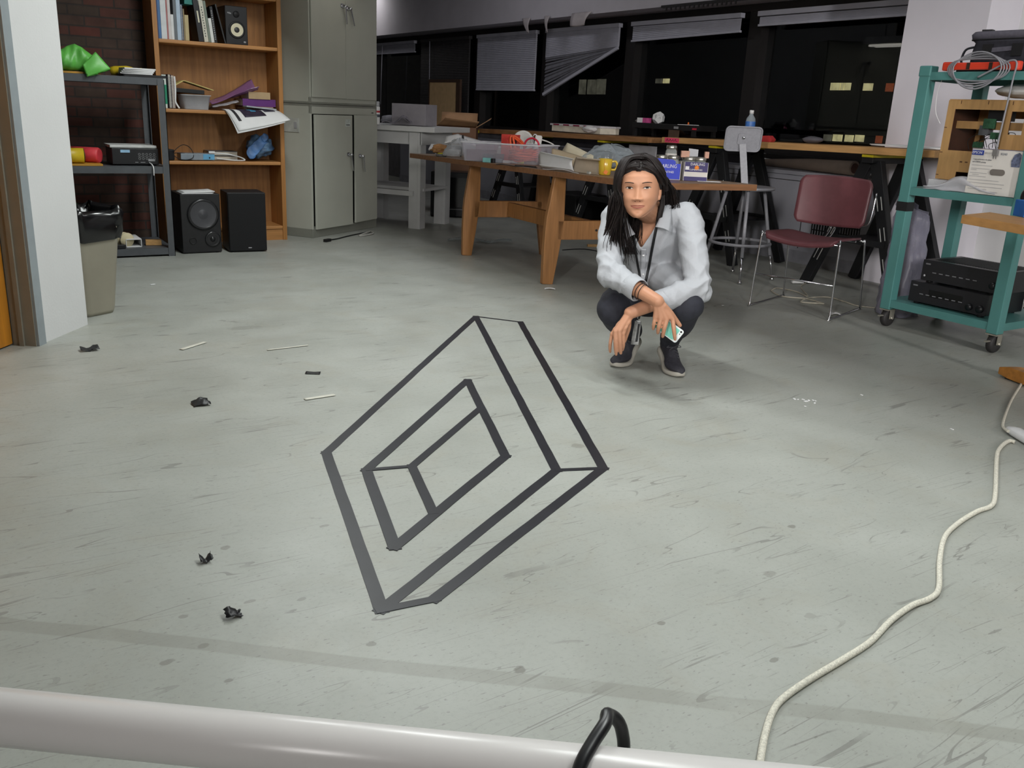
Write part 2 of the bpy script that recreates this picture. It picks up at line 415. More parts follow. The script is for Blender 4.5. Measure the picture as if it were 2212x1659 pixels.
M_WHITEWALL = mat('white_wall_paint', (222, 222, 222), .6, var=.02, scale=3, bump=.06, bscale=90)
M_CEIL = mat('ceiling_paint', (200, 200, 198), .8, var=.03)
M_DARKFRAME = mat('dark_bronze_frame', (30, 27, 27), .5, var=.1)
M_RAD = mat('grey_painted_steel', (150, 150, 158), .45, var=.04, scale=4)
XW, BRY = 6.40, 7.46
struct(MB().box2((-5, -4.2, -.12), (6.6, 16, 0)).build('floor', floor_material(), base=(0, 0, 0)))
struct(MB().box2((-5, -4.2, 3.4), (6.6, 16, 3.5)).build('ceiling', M_CEIL))
struct(MB().box2((-4.9, BRY, 0), (2.30, BRY + .14, 3.4)).build('wall_back', brick_material(), base=(0, BRY, 0)))
struct(MB().box2((2.24, BRY + .14, 0), (2.36, 16, 3.4)).build('wall_bay', M_WHITEWALL))
struct(MB().box2((2.24, 15.9, 0), (6.5, 16, 3.4)).build('wall_far', mat('far_wall_paint', (120, 118, 116), .8)))
struct(MB().box2((-5, -4.2, 0), (-4.9, 7.6, 3.4)).build('wall_left', M_WHITEWALL))
struct(MB().box2((-5, -4.2, 0), (6.5, -4.1, 3.4)).build('wall_front', M_WHITEWALL))
# angled white wall with the doorway
WD = nrm(V(.551 - .296, 4.673 - 4.331, 0)); WN = V(-WD[1], WD[0], 0)      # along the wall / into the wall (away from the room)
W0 = V(.551, 4.673, 0); WL = .375
def wallpt(s, t, z): return W0 + WD * s + WN * t + V(0, 0, z)
def wbox(b, s0, s1, t0, t1, z0, z1, mi=0):
    c = wallpt((s0 + s1) / 2, (t0 + t1) / 2, (z0 + z1) / 2); return b.box(c, (s1 - s0, t1 - t0, z1 - z0), np.stack([WD, WN, V(0, 0, 1)], 1), mi)
b = MB(); wbox(b, -WL, 0, 0, .12, 0, 3.4); wbox(b, -WL - 1.02, -WL, 0, .26, 2.14, 3.4); wbox(b, -WL - 3.2, -WL - 1.02, 0, .26, 0, 3.4)
struct(b.build('wall_side', M_WHITEWALL, base=tuple(W0)))
b = MB(); wbox(b, -WL - .05, -WL + .004, -.012, .2, 0, 2.14); wbox(b, -WL - 1.02, -WL - .97, -.012, .2, 0, 2.14); wbox(b, -WL - .97, -WL - .05, -.012, .2, 2.09, 2.14)
fr = struct(b.build('trim_1', mat('blue_grey_frame_paint', (150, 158, 162), .45, var=.04), base=tuple(W0 - WD * WL)))
b = MB(); wbox(b, -WL - .056, -WL - .05, .0, .105, 0, 2.09); wbox(b, -WL - .066, -WL - .056, .05, .07, 0, 2.09)
struct(b.build('trim_2', mat('taupe_jamb_paint', (138, 132, 120), .5, var=.04), base=tuple(W0 - WD * WL)))
b = MB(); wbox(b, -WL - .965, -WL - .06, .106, .149, .008, 2.085)
dr = struct(b.build('door_1', mat('orange_wood_door', (196, 128, 42), .4, var=.12, scale=5, stretch=(9, 9, .6)), base=tuple(W0 - WD * (WL + .5) + WN * .13)))
b = MB(); c = wallpt(-WL - .9, .07, 1.0); b.ball(c, .028); b.cyl(c, wallpt(-WL - .9, .108, 1.0), .012); b.build('door_handle', mat('brushed_steel', (170, 170, 172), .3, 1.0), dr)
# window wall
struct(MB().box2((6.28, 3.4, 0), (6.5, 15.9, .80)).build('wall_window', mat('under_window_paint', (120, 118, 122), .7)))
struct(MB().box2((XW - .08, 3.4, 2.04), (6.6, 15.9, 2.2)).build('trim_3', M_DARKFRAME))
struct(MB().box2((6.0, 3.4, 2.10), (6.6, 15.9, 3.4)).build('wall_bulkhead', mat('bulkhead_paint', (196, 192, 200), .75, var=.03, scale=5)))
struct(MB().box2((5.83, 3.54, 0), (6.7, 4.14, 3.4)).build('wall_column', mat('column_paint', (218, 214, 222), .65, var=.02, scale=4)))
struct(MB().box2((6.2, -4.2, 0), (6.4, 3.54, 3.4)).build('wall_right', M_WHITEWALL))
struct(MB().box2((6.22, 3.4, .80), (6.5, 15.9, .84)).build('trim_4', M_DARKFRAME))
MULL = [4.18, 6.00, 7.72, 9.28, 10.88, 12.52, 14.26, 15.8]
for i in range(7):
    y0, y1 = MULL[i], MULL[i + 1]; b = MB()
    b.box2((XW - .07, y1 - .075, .84), (XW + .10, y1 + .075, 2.05))
    b.box2((XW, y0 + .07, .84), (XW + .06, y1 - .07, .89)); b.box2((XW, y0 + .07, 2.0), (XW + .06, y1 - .07, 2.05))
    w = struct(b.build('window_%d' % (i + 1), M_DARKFRAME, base=(XW, (y0 + y1) / 2, .84)))
    pn = 'pane'; MB().box2((XW + .025, y0 + .07, .88), (XW + .031, y1 - .07, 2.01)).build(pn, MATS.setdefault('window_pane', None) or MATS.__setitem__('window_pane', pane_mat('window_pane')) or MATS['window_pane'], w)
# unseen baffle added beside the lamps to cut the shadow edge across the floor
struct(MB().box2((2.085, -4.1, 2.15), (2.28, BRY, 3.4)).build('wall_light_baffle', mat('baffle_paint', (205, 204, 200), .8)))

# lamp housings over the open floor
def lamp(name, label, loc, rz, L_, z0=.0, emit=8.0):
    t = thing(name, label, 'lamp', loc, rz, 'ceiling lamps')
    MB().prism([(-.16, .02), (.16, .02), (.10, .10), (-.10, .10)], L_, (0, -L_ / 2, 0), (1, 0, 0), (0, 0, 1), az=(0, 1, 0)).build('housing', mat('lamp_housing', (225, 225, 225), .5), t, world=False)
    for x in (-.06, .06): MB().cyl((x, -L_ / 2 + .03, .005), (x, L_ / 2 - .03, .005), .013).build('tube', mat('lit_tube', (255, 250, 240), .5, emit=emit, var=0), t, world=False)
    for y in (-L_ / 3, L_ / 3): MB().cyl((0, y, .1), (0, y, 3.4 - loc[2]), .006, n=8).build('hanger', mat('brushed_steel', (170, 170, 172), .3, 1.0), t, world=False)
    return t
for (p, e) in LAMPS: lamp('hanging_lamp', 'long fluorescent lamp hanging over the open floor', (p[0], p[1], p[2] + .03), 0, 1.3)
lamp('hanging_lamp', 'fluorescent lamp hanging above the wooden work table, mirrored in the window glass', (3.17, 6.75, 2.03), 0, 1.1, emit=3.5)

# the dark building across the street
fx = 30.0
bd = thing('street_building', 'dark building across the street with a few lit windows', 'building', (fx, 30, -6))
MB().box2((fx, 5, -6), (fx + 8, 75, 9)).build('facade', mat('night_facade', (34, 33, 36), .9, var=.2, scale=.6), bd)
litm = mat('lit_room', (226, 214, 158), .8, emit=1.5, var=.2, scale=3); dimm = mat('dim_room', (150, 146, 128), .8, emit=.5, var=.25, scale=3); orm = mat('orange_room', (190, 96, 60), .8, emit=.7, var=.1)
def litwin(px0, py0, px1, py1, m, n=1):
    a = PX(px0, py0, fx); c = PX(px1, py1, fx); y0, y1 = a[1], c[1]; z1, z0 = max(a[2], c[2]), min(a[2], c[2])
    b = MB(); st = (y1 - y0) / n
    for k in range(n): b.box2((fx - .05, y0 + st * (k + .06), z0), (fx + .02, y0 + st * (k + .94), z1))
    b.build('lit_window', m, bd)
for q in ((1252, 172, 1266, 204, dimm), (1270, 172, 1288, 204, dimm), (1290, 171, 1309, 204, dimm), (1433, 170, 1447, 180, litm), (1417, 170, 1431, 180, dimm),
          (1796, 179, 1803, 195, litm), (1804, 179, 1816, 195, litm), (1818, 179, 1824, 195, litm), (1826, 179, 1838, 195, litm), (1866, 180, 1886, 196, litm), (1915, 180, 1930, 198, orm),
          (1780, 290, 1797, 305, dimm), (1800, 290, 1820, 306, litm), (1826, 291, 1844, 307, litm), (1848, 291, 1867, 307, litm), (1893, 293, 1906, 310, orm)):
    litwin(*q)

# ------------------------------------------------------------------ left side: bin, rack, bookcase, speakers, cabinets
M_PLAST_TAN = mat('tan_plastic', (166, 160, 144), .5, var=.05, scale=6)
M_BAG = mat('black_bin_bag', (16, 16, 18), .22, var=.2, scale=30, spec=.7)
M_RACK = mat('dark_grey_steel', (80, 83, 87), .5, var=.08)
M_OAK = mat('oak_veneer', (170, 118, 64), .45, var=.12, scale=5, stretch=(14, 14, .8))
M_OAKH = mat('oak_edge', (178, 126, 74), .45, var=.12, scale=5, stretch=(.8, 14, 14))
M_BLACK = mat('matt_black', (22, 22, 24), .55, var=.1)
M_BLACKG = mat('satin_black_plastic', (26, 26, 29), .35, var=.08)
M_PAPER = mat('white_paper', (228, 228, 228), .7, var=.02)
M_CHROME = mat('chrome', (200, 200, 204), .18, 1.0, var=.02)
M_CREAM = mat('cream_paper', (208, 196, 162), .75, var=.05)
M_PAGES = mat('book_pages', (206, 200, 186), .8, var=.05, scale=60, stretch=(1, 1, 8))
def colm(name, rgb, rough=.55, **k): return mat(name, rgb, rough, **k)

# bin
bn = thing('trash_can', 'tan plastic trash can lined with a black bag at the end of the white wall', 'trash can', (.590, 4.95, 0), math.radians(30))
def rr_ring(w, d, r, z, n=7): return [V(x, y, z) for x, y in rrect(w, d, r, n)]
b = MB(); b.loft([rr_ring(.20, .20, .05, 0), rr_ring(.215, .215, .055, .02), rr_ring(.285, .285, .06, .42), rr_ring(.30, .30, .06, .435), rr_ring(.30, .30, .06, .45), rr_ring(.285, .285, .055, .45), rr_ring(.2, .2, .05, .04)], caps=True)
b.build('body', M_PLAST_TAN, bn, world=False)
rnd = np.random.RandomState(3)
def bagring(s, z, amp, k):
    out = []
    P = rrect(s, s, .07, 9)
    for i, (x, y) in enumerate(P):
        a = i / len(P) * 6.283; w = amp * (math.sin(7 * a + k) + .6 * math.sin(13 * a + 2 * k) + .5 * math.sin(19 * a + 3 * k)); l = math.hypot(x, y)
        out.append(V(x * (1 + w / l), y * (1 + w / l), z + amp * .8 * math.sin(5 * a + k * 1.7)))
    return out
b = MB(); b.loft([bagring(.300, .405 - .02, .006, 1), bagring(.318, .43, .008, 2), bagring(.318, .47, .012, 2.6), bagring(.325, .51, .016, 3.4), bagring(.30, .545, .018, 4), bagring(.27, .52, .014, 5), bagring(.25, .45, .01, 6)], caps=False)
b.build('bin_liner', M_BAG, bn, world=False)

# rack of angle iron
rk = thing('metal_rack', 'dark grey steel shelving rack between the trash can and the bookcase', 'shelving rack', (.92, 6.86, 0))
RX0, RX1, RY0, RY1 = .42, 1.388, 6.58, 7.15
for x, sx in ((RX0, 1), (RX1, -1)):
    for y, sy in ((RY0, 1), (RY1, -1)):
        b = MB(); b.box2((x, y, 0), (x + sx * .045, y + sy * .004, 1.19)); b.box2((x, y, 0), (x + sx * .004, y + sy * .045, 1.19)); b.build('post', M_RACK, rk)
for z in (.025, .585, 1.165):
    b = MB(); b.box2((RX0 + .005, RY0 + .005, z + .028), (RX1 - .005, RY1 - .005, z + .034))
    for y in (RY0 + .004, RY1 - .008): b.box2((RX0 + .005, y, z - .012), (RX1 - .005, y + .004, z + .034))
    for x in (RX0 + .004, RX1 - .008): b.box2((x, RY0 + .005, z - .012), (x + .004, RY1 - .005, z + .034))
    b.build('shelf', M_RACK, rk)
ZT = 1.2002; ZM = .6202; ZB = .0602
# things on the rack
FP = [PY(178, 140, 6.573), PY(206, 112, 6.60), PY(239, 149, 6.568), PY(188, 166, 6.560)]
FP[0][1] = 6.566
MBF = MB().sheet(lambda u, v: (FP[0] + (FP[1] - FP[0]) * u) * (1 - v) + (FP[3] + (FP[2] - FP[3]) * u) * v - V(0, .012 * math.sin(3.1 * u) * math.sin(3.1 * v), 0), 12, 12, .004)
# green cloth: a lumpy heap with a flap sagging over the front edge
rings = []; rsg = np.random.RandomState(8)
for px in np.linspace(104, 239, 34):
    yt = np.interp(px, [104, 120, 135, 150, 165, 180, 195, 210, 225, 239], [122, 113, 106, 97, 93, 100, 111, 122, 138, 150]) ; yb_ = np.interp(px, [104, 170, 178, 188, 200, 222, 239], [152.5, 152.5, 158, 165, 163, 157, 152]); 
    T_, B_ = PY(px, yt, 6.56), PY(px, yb_, 6.555); zt_, zb_ = T_[2], max(B_[2], ZT + .001) if px < 172 else B_[2]; dp_ = .13 * min(1, (239.5 - px) / 40) + .004; ring = []
    for k in range(22):
        a = 2 * math.pi * k / 22; f = .5 + .5 * math.sin(a); z = zb_ + (zt_ - zb_) * f; yy = 6.60 + dp_ * .5 + dp_ * .5 * -math.cos(a) * (1 - .35 * f) + .010 * math.sin(px * .11 + 4 * f) * (1 if math.cos(a) > 0 else 0) + .004 * math.sin(px * .37 - 6 * f) - .035 * (1 - f) * 0
        if z < ZT + .004: yy = min(yy, 6.575 - .002 * k % 3) if px >= 172 else yy
        if px >= 172 and z < ZT + .003: yy = 6.571 - .006 * (k % 2)
        ring.append(V(T_[0], yy, z))
    rings.append(ring)
b = MB(); b.loft(rings); b.add(MBF.v, MBF.f, 0, True); tag(b.build('green_cloth', colm('green_plastic_cloth', (96, 178, 76), .4, var=.12, scale=10, bump=.4, bscale=9)), 'crumpled bright green plastic cloth heaped over the top edge of the dark rack', 'cloth')
b = MB(); b.lathe([(0, 0), (.026, .004), (.03, .03), (.03, .11), (.022, .14), (.013, .16), (.011, .19), (.014, .192), (.014, .205), (0, .206)], (1.10, 6.86, ZT + .033), rotz(math.radians(-20)) @ roty(math.radians(86)), 20)
tag(b.build('squeeze_bottle', colm('yellow_plastic', (205, 176, 38), .4)), 'yellow squeeze bottle lying behind the green cloth on the rack', 'bottle')
b = MB(); b.box2((.66, 6.60, ZT), (1.0, 6.64, ZT + .012)); tag(b.build('wooden_ruler', colm('varnished_yellow_wood', (190, 140, 50), .45)), 'yellow wooden strip under the green cloth at the rack edge', 'ruler')
t = thing('folder', 'black folder lying flat at the right end of the top rack shelf', 'folder', (1.27, 6.74, ZT))
MB().prism(rrect(.29, .22, .02), .016, (1.275, 6.71, ZT), mi=0).build('cover', M_BLACK, t)
pp = thing('paper_stack', 'small stack of white papers on the black folder', 'paper', (1.23, 6.72, ZT + .016))
for k in range(4): MB().box((1.235 + .004 * k, 6.72 - .003 * k, ZT + .0215 + .010 * k), (.20, .15, .009), rotz(.05 * (k - 1.5))).build('sheet_bundle', M_PAPER, pp)
b = MB(); b.lathe([(0, 0), (.022, .002), (.024, .012), (.018, .018), (0, .02)], (1.30, 6.84, ZT + .028 - .012)); tag(b.build('bottle_cap', colm('red_plastic', (196, 60, 62), .4)), 'round red cap at the back of the top rack shelf beside the papers', 'cap')
b = MB(); b.box2((.62, 6.60, ZM), (.965, 6.78, ZM + .012)); tag(b.build('wooden_board', colm('varnished_yellow_wood', (190, 140, 50), .45)), 'yellow wooden board under the yellow and red rolls', 'board')
t = thing('plastic_roll', 'yellow plastic roll lying on the middle rack shelf', 'roll', (.80, 6.68, ZM + .012))
b = MB(); b.tube([(.68, 6.67, ZM + .062), (.86, 6.66, ZM + .062)], .049, 22); b.build('wrap', colm('yellow_plastic', (205, 176, 38), .4), t)
b = MB(); b.tube([(.86, 6.66, ZM + .062), (.863, 6.66, ZM + .062)], .046, 22); b.tube([(.862, 6.66, ZM + .062), (.868, 6.66, ZM + .062)], [.02, .02], 14); b.build('end_cap', colm('olive_dark', (70, 66, 30), .6), t)
b = MB(); b.tube([(.80, 6.815, ZM + .065), (.960, 6.735, ZM + .060), (.970, 6.729, ZM + .060)], [.050, .052, .044], 22); tag(b.build('plastic_roll', colm('coral_red_plastic', (214, 66, 74), .45)), 'coral red plastic roll behind the yellow roll on the rack', 'roll')
# mixer / audio interface
t = thing('audio_mixer', 'black audio box with a white lid and rows of sockets on the middle rack shelf', 'audio device', (1.19, 6.77, ZM))
MB().box2((1.035, 6.66, ZM + .006), (1.335, 6.90, ZM + .115)).build('body', M_BLACKG, t, bevel=.004)
MB().box2((1.025, 6.655, ZM + .117), (1.325, 6.90, ZM + .135)).build('lid', colm('off_white_plastic', (200, 200, 198), .5), t, bevel=.004)
for k in range(4): MB().cyl((1.06 + .25 * (k % 2), 6.69 + .18 * (k // 2), ZM), (1.06 + .25 * (k % 2), 6.69 + .18 * (k // 2), ZM + .007), .01).build('foot', M_BLACK, t)
MB().box2((1.09, 6.657, ZM + .086), (1.15, 6.66, ZM + .104)).build('label', colm('pale_blue_label', (150, 190, 220), .5), t)
ring = colm('grey_print', (150, 150, 152), .5)
for r in range(2):
    for k in range(5):
        c = V(1.21 + .024 * k, 6.659, ZM + .075 - .028 * r); b = MB(); b.tube([c + V(.007 * math.cos(a), 0, .007 * math.sin(a)) for a in np.linspace(0, 6.283, 12, False)], .0013, 5, True); b.build('socket', ring, t)
b = MB(); b.box2((1.20, 6.658, ZM + .06), (1.32, 6.66, ZM + .0615)); b.box2((1.265, 6.657, ZM + .03), (1.31, 6.66, ZM + .044)); b.box2((1.18, 6.658, ZM + .02), (1.20, 6.66, ZM + .024)); b.box2((1.215, 6.658, ZM + .02), (1.245, 6.66, ZM + .024)); b.build('markings', ring, t)
b = MB(); b.tube(smooth_path([(1.27, 6.655, ZM + .02), (1.275, 6.60, ZM + .012), (1.278, 6.565, ZM - .01), (1.277, 6.567, ZM - .06)], 6), .004, 8); tag(b.build('white_plug_lead', M_PAPER), 'short white lead hanging over the rack edge below the audio box', 'cable')
# bottom shelf of the rack
t = thing('cardboard_tube_reel', 'round cream reel on the bottom rack shelf behind the trash can', 'reel', (PY(268, 522, 6.70)[0], 6.70, ZB))
b = MB(); R = rotz(math.radians(20)) @ rotx(math.radians(90)); b.lathe([(0, 0), (.05, 0), (.05, .008), (.02, .008), (.02, .045), (.05, .045), (.05, .053), (0, .053)], (PY(268, 522, 6.70)[0], 6.72, ZB + .0505), R, 24); b.build('spool', M_CREAM, t)
t = thing('open_box', 'small white box with a dark opening on the bottom rack shelf', 'box', (1.14, 6.78, ZB))
b = MB(); b.box((1.13, 6.77, ZB + .055), (.10, .22, .006), rotx(0.0)); b.box((1.13, 6.77, ZB + .003), (.10, .22, .006)); b.box((1.08, 6.77, ZB + .029), (.004, .22, .055)); b.box((1.18, 6.77, ZB + .029), (.004, .22, .055)); b.box((1.13, 6.88, ZB + .029), (.1, .004, .055)); b.build('carton', M_PAPER, t)
b = MB(); b.box((1.12, 6.79, ZB + .0595), (.012, .19, .003), rotz(-.35)); b.build('black_strip', M_BLACK, t)
tag(MB().box((1.275, 6.74, ZB + .018), (.105, .06, .036), rotz(-.15)).build('wood_block', colm('pale_pine', (196, 152, 96), .6, var=.12, stretch=(2, 14, 14)), bevel=.002), 'small pale wood block on the bottom rack shelf', 'block')
tag(MB().box((1.03, 6.63, ZB + .014), (.07, .05, .028), rotz(.2)).build('power_adapter', M_BLACKG, bevel=.004), 'black power adapter at the front of the bottom rack shelf', 'adapter')

# bookcase
BX0, BX1, BF, BB = 1.452, 2.395, 7.14, 7.44
bc = thing('bookcase', 'tall oak bookcase against the brick wall', 'bookcase', ((BX0 + BX1) / 2, (BF + BB) / 2, 0))
for x in (BX0, BX1 - .034): MB().box2((x, BF, 0), (x + .034, BB, 2.14)).build('side_panel', M_OAK, bc, bevel=.002)
MB().box2((BX0 + .034, BB - .008, .02), (BX1 - .034, BB, 2.13)).build('back_panel', mat('oak_back_panel', (156, 108, 60), .55, var=.15, scale=4, stretch=(10, 10, .8)), bc)
SHZ = [.115, .622, .998, 1.480, 1.835]
for z in SHZ: MB().box2((BX0 + .034, BF, z - .027), (BX1 - .034, BB - .008, z)).build('shelf', M_OAKH, bc, bevel=.006)
MB().box2((BX0 + .034, BF, 2.11), (BX1 - .034, BB - .008, 2.14)).build('top_panel', M_OAKH, bc)
MB().box2((BX0 + .034, BF + .01, 0), (BX1 - .034, BF + .028, .088)).build('plinth', M_OAKH, bc)

def book(label, x, w, h, z, rgb, d=.20, y0=BF + .03, lean=0.0, group='books on the upper bookcase shelf', name='book', pages=True, spiral=False):
    t = thing(name, label, 'book', (x + w / 2, y0, z), 0, group)
    t.rotation_euler = (0, math.radians(lean), 0); t.location[2] += w / 2 * abs(math.sin(math.radians(lean))) + .0006
    cm = colm('cover_%d_%d_%d' % rgb, rgb, .5, var=.06); th = min(.0025, w * .2)
    b = MB(); b.box2((-w / 2, 0, 0), (-w / 2 + th, d, h)); b.box2((w / 2 - th, 0, 0), (w / 2, d, h))
    if not spiral: b.box2((-w / 2, -.001, 0), (w / 2, th, h))
    b.build('cover', cm, t, world=False)
    MB().box2((-w / 2 + th, th if not spiral else .006, .003), (w / 2 - th, d - .004, h - .003)).build('pages', M_PAGES, t, world=False)
    if spiral:
        b = MB(); n = int(h / .011)
        for k in range(n):
            zz = .008 + k * (h - .014) / n; b.tube([(w * .62 * math.cos(a), .004 - .008 * math.sin(a), zz) for a in np.linspace(0, 6.283, 8, False)], .0016, 5, True)
        b.build('spiral_binding', colm('wire_white', (205, 205, 208), .35), t, world=False)
    return t
Z1 = SHZ[3] + .0012
def bx(zx): return 1.500 + (340 + zx / 7.9 - 345.5) * .00341
for (lab, a, c, h, rgb, lean, sp) in [
    ('navy blue book at the left end of the upper shelf', 12, 40, .30, (46, 58, 100), 0, 0),
    ('blue book second from the left on the upper shelf', 41, 80, .29, (66, 110, 160), 0, 0),
    ('thick white book beside the blue book on the upper shelf', 84, 172, .30, (216, 220, 222), 0, 0),
    ('thin pinkish red book beside the thick white book', 175, 196, .29, (176, 110, 108), 0, 0),
    ('white book right of the thin red book on the upper shelf', 199, 243, .29, (214, 208, 206), 0, 0),
    ('shorter white book standing among the taller magazines', 245, 288, .17, (226, 226, 226), 0, 0),
    ('grey patterned magazine on the upper shelf', 291, 338, .29, (104, 110, 116), 0, 0),
    ('pale blue book before the spiral notebook on the upper shelf', 341, 405, .28, (178, 196, 214), 0, 0),
    ('blue spiral bound notebook on the upper shelf', 411, 440, .245, (60, 96, 150), 0, 1),
    ('thin brown book beside the spiral notebook', 445, 468, .215, (134, 116, 84), 0, 0),
    ('short beige book at the end of the left row on the upper shelf', 471, 532, .175, (188, 170, 126), 0, 0)]:
    book(lab, bx(a), (c - a) * .000432, h, Z1, rgb, lean=lean, spiral=bool(sp))
for (lab, a, c, h, rgb, lean) in [
    ('black binder with a pale sticker leaning in the middle of the upper shelf', 690, 770, .285, (22, 22, 28), -6.2),
    ('cream book with handwriting on its spine leaning in the middle of the upper shelf', 782, 852, .285, (206, 202, 186), -6.2),
    ('grey green book leaning beside the cream book', 858, 896, .285, (120, 130, 118), -6.2),
    ('short white book leaning before the black book', 900, 950, .168, (224, 224, 220), -6.2),
    ('black book with a white printed spine leaning to the left', 955, 1000, .25, (28, 28, 34), -6.2),
    ('thin black folder leaning steeply beside the small monitor speaker', 1128, 1150, .275, (34, 34, 36), -13)]:
    t = book(lab, bx(a), (c - a) * .000432, h, Z1, rgb, lean=lean)
    if 'sticker' in lab: MB().box2((-.002, -.004, .13), (.008, -.001, .21)).build('sticker', colm('pale_sticker', (222, 216, 190), .6), t, world=False)
    if 'handwriting' in lab:
        b = MB(); rr = random.Random(4)
        for k in range(12): b.box((rr.uniform(-.003, .003), -.0015, .04 + k * .018), (.006, .001, .009), roty(rr.uniform(-.5, .5)))
        b.build('handwriting', colm('dark_ink', (50, 48, 50), .6), t, world=False)
    if 'printed' in lab:
        b = MB()
        for k in range(14): b.box2((-.004, -.002, .02 + k * .015), (.003, -.0008, .029 + k * .015))
        b.build('spine_print', colm('grey_print', (150, 150, 152), .5), t, world=False)
# teal boxes lying across the row of books
t = thing('teal_box', 'teal and black box lying on top of the row of books', 'box', (1.755, 7.27, 1.731)); 
MB().box((1.755, 7.27, 1.757), (.12, .16, .05), roty(.03)).build('carton', colm('teal_card', (40, 132, 124), .5), t)
MB().box((1.79, 7.187, 1.757), (.04, .005, .042), roty(.03)).build('label', M_PAPER, t)
# small monitor speaker
sx0, sx1 = bx(1165), bx(1548); sh = .272
t = thing('monitor_speaker', 'small black studio monitor with a cream cone on the upper bookcase shelf', 'speaker', ((sx0 + sx1) / 2, 7.28, Z1), 0)
MB().box2((sx0, 7.19, Z1), (sx1, 7.41, Z1 + sh)).build('cabinet', M_BLACKG, t, bevel=.004)
cx = (sx0 + sx1) / 2; R = rotx(math.radians(90))
MB().lathe([(.062, 0), (.062, .005), (.052, .006), (.046, .002)], (cx, 7.191, Z1 + .105), R, 36, caps=False).build('surround', M_BLACK, t)
MB().lathe([(.047, .007), (.044, .0075), (.022, .002), (.020, .002)], (cx, 7.188, Z1 + .105), R, 36, caps=False).build('cone', colm('cream_cone', (214, 206, 178), .5, var=.03), t)
MB().ball((cx, 7.189, Z1 + .105), (.0215, .007, .0215)).build('dust_cap', colm('dark_cone', (46, 44, 44), .4), t)
MB().lathe([(.024, 0), (.024, .004), (.012, .004), (.006, .009), (0, .010)], (cx, 7.191, Z1 + .215), R, 24).build('tweeter', M_BLACK, t)
b = MB()
for q in range(3): b.box((cx - .062 + .010 * q, 7.189, Z1 + .222 - .002 * q), (.008, .002, .009 + .003 * (q % 2)), roty(.3 * (q - 1)))
b.build('logo', colm('grey_print', (150, 150, 152), .5), t)
MB().ball((cx + .058, 7.190, Z1 + .022), (.010, .002, .007)).build('badge', colm('grey_print', (150, 150, 152), .5), t)

# shelf two (z about 1.0)
Z2 = SHZ[2] + .0012
def sx_(zx): return 1.494 + (330 + zx / 7.135 - 350.5) * .00349
G2 = 'notebooks on the bookcase shelf with the plastic tub'
t = book('white and green spined book at the left end of the tub shelf', sx_(150), .030, .235, Z2, (210, 220, 214), group=G2); MB().box2((-.016, -.003, .03), (.016, -.001, .165)).build('spine_panel', colm('green_spine', (32, 138, 104), .5), t, world=False)
book('dark spiral notebook beside the green spined book', sx_(240), .020, .24, Z2, (40, 42, 52), group=G2, spiral=True)
book('pink spiral notebook on the tub shelf', sx_(288), .018, .235, Z2, (188, 150, 140), group=G2, spiral=True)
t = thing('magazine', 'curled white magazine standing between the notebooks and the plastic tub', 'magazine', (sx_(330), 7.26, Z2), 0)
def mg(u, v): return V(sx_(318) + .012 * math.sin(v * 2.2) + .05 * max(0, .22 - v) ** 1.2 * 4, BF + .03 + .19 * u, Z2 + .003 + .225 * v)
b = MB(); b.sheet(mg, 6, 16, .010); b.build('pages', M_PAPER, t)
t = thing('plastic_tub', 'clear plastic tub with a coiled cable on the bookcase shelf', 'tub', (1.735, 7.27, Z2))
x0, x1 = sx_(415), sx_(885); h = .105
def tub(b, x0, x1, y0, y1, z, h, th=.003, fl=.014):
    def ring(e, zz, r=.02): return [V(x, y, zz) for x, y in rrect(x1 - x0 + 2 * e, y1 - y0 + 2 * e, r, 5, (x0 + x1) / 2, (y0 + y1) / 2)]
    b.loft([ring(-fl, z), ring(0, z + h), ring(.006, z + h), ring(.006, z + h - .006)], caps=False)
    b.loft([ring(-fl - th, z + th), ring(-th, z + h)], caps=False); b.prism([(p[0], p[1]) for p in ring(-fl, z)], th, (0, 0, z)); return b
M_CLEAR = clear_mat('clear_plastic', (205, 208, 214), .42)
tub(MB(), x0 + .012, x1 - .012, 7.17, 7.36, Z2, h).build('bin', M_CLEAR, t)
t2 = thing('coiled_cable', 'pale coiled cable inside the plastic tub on the bookcase', 'cable', (1.73, 7.26, Z2 + .004)); b = MB()
for k in range(4): b.tube([(1.735 + (.05 + .004 * k) * math.cos(a), 7.19 + .012 * k + .004 * math.sin(3 * a), Z2 + .048 + (.032 - .002 * k) * math.sin(a)) for a in np.linspace(0, 6.283, 26, False)], .004, 6, True)
b.build('coil', colm('pale_cable', (196, 186, 182), .5), t2)
t = thing('black_case', 'flat black case lying on the plastic tub', 'case', (1.70, 7.26, Z2 + h)); MB().box((1.695, 7.265, Z2 + h + .024), (.215, .16, .030), roty(.045)).build('shell', M_BLACK, t, bevel=.003)
t = thing('yellow_notebook', 'yellowed open notebook lying face down on the black case', 'notebook', (1.74, 7.26, Z2 + h + .04))
def yn(u, v):
    x = 1.595 + .275 * u; zz = Z2 + h + .062 + (.036 * (1 - abs(u - .22) / .22) if u < .22 else .036 * (1 - (u - .22) / .78) * 1.0 - .024 * ((u - .22) / .78)); return V(x, 7.18 + .16 * v, zz)
MB().sheet(yn, 20, 4, .006).build('pages', colm('yellowed_paper', (196, 178, 112), .7), t)
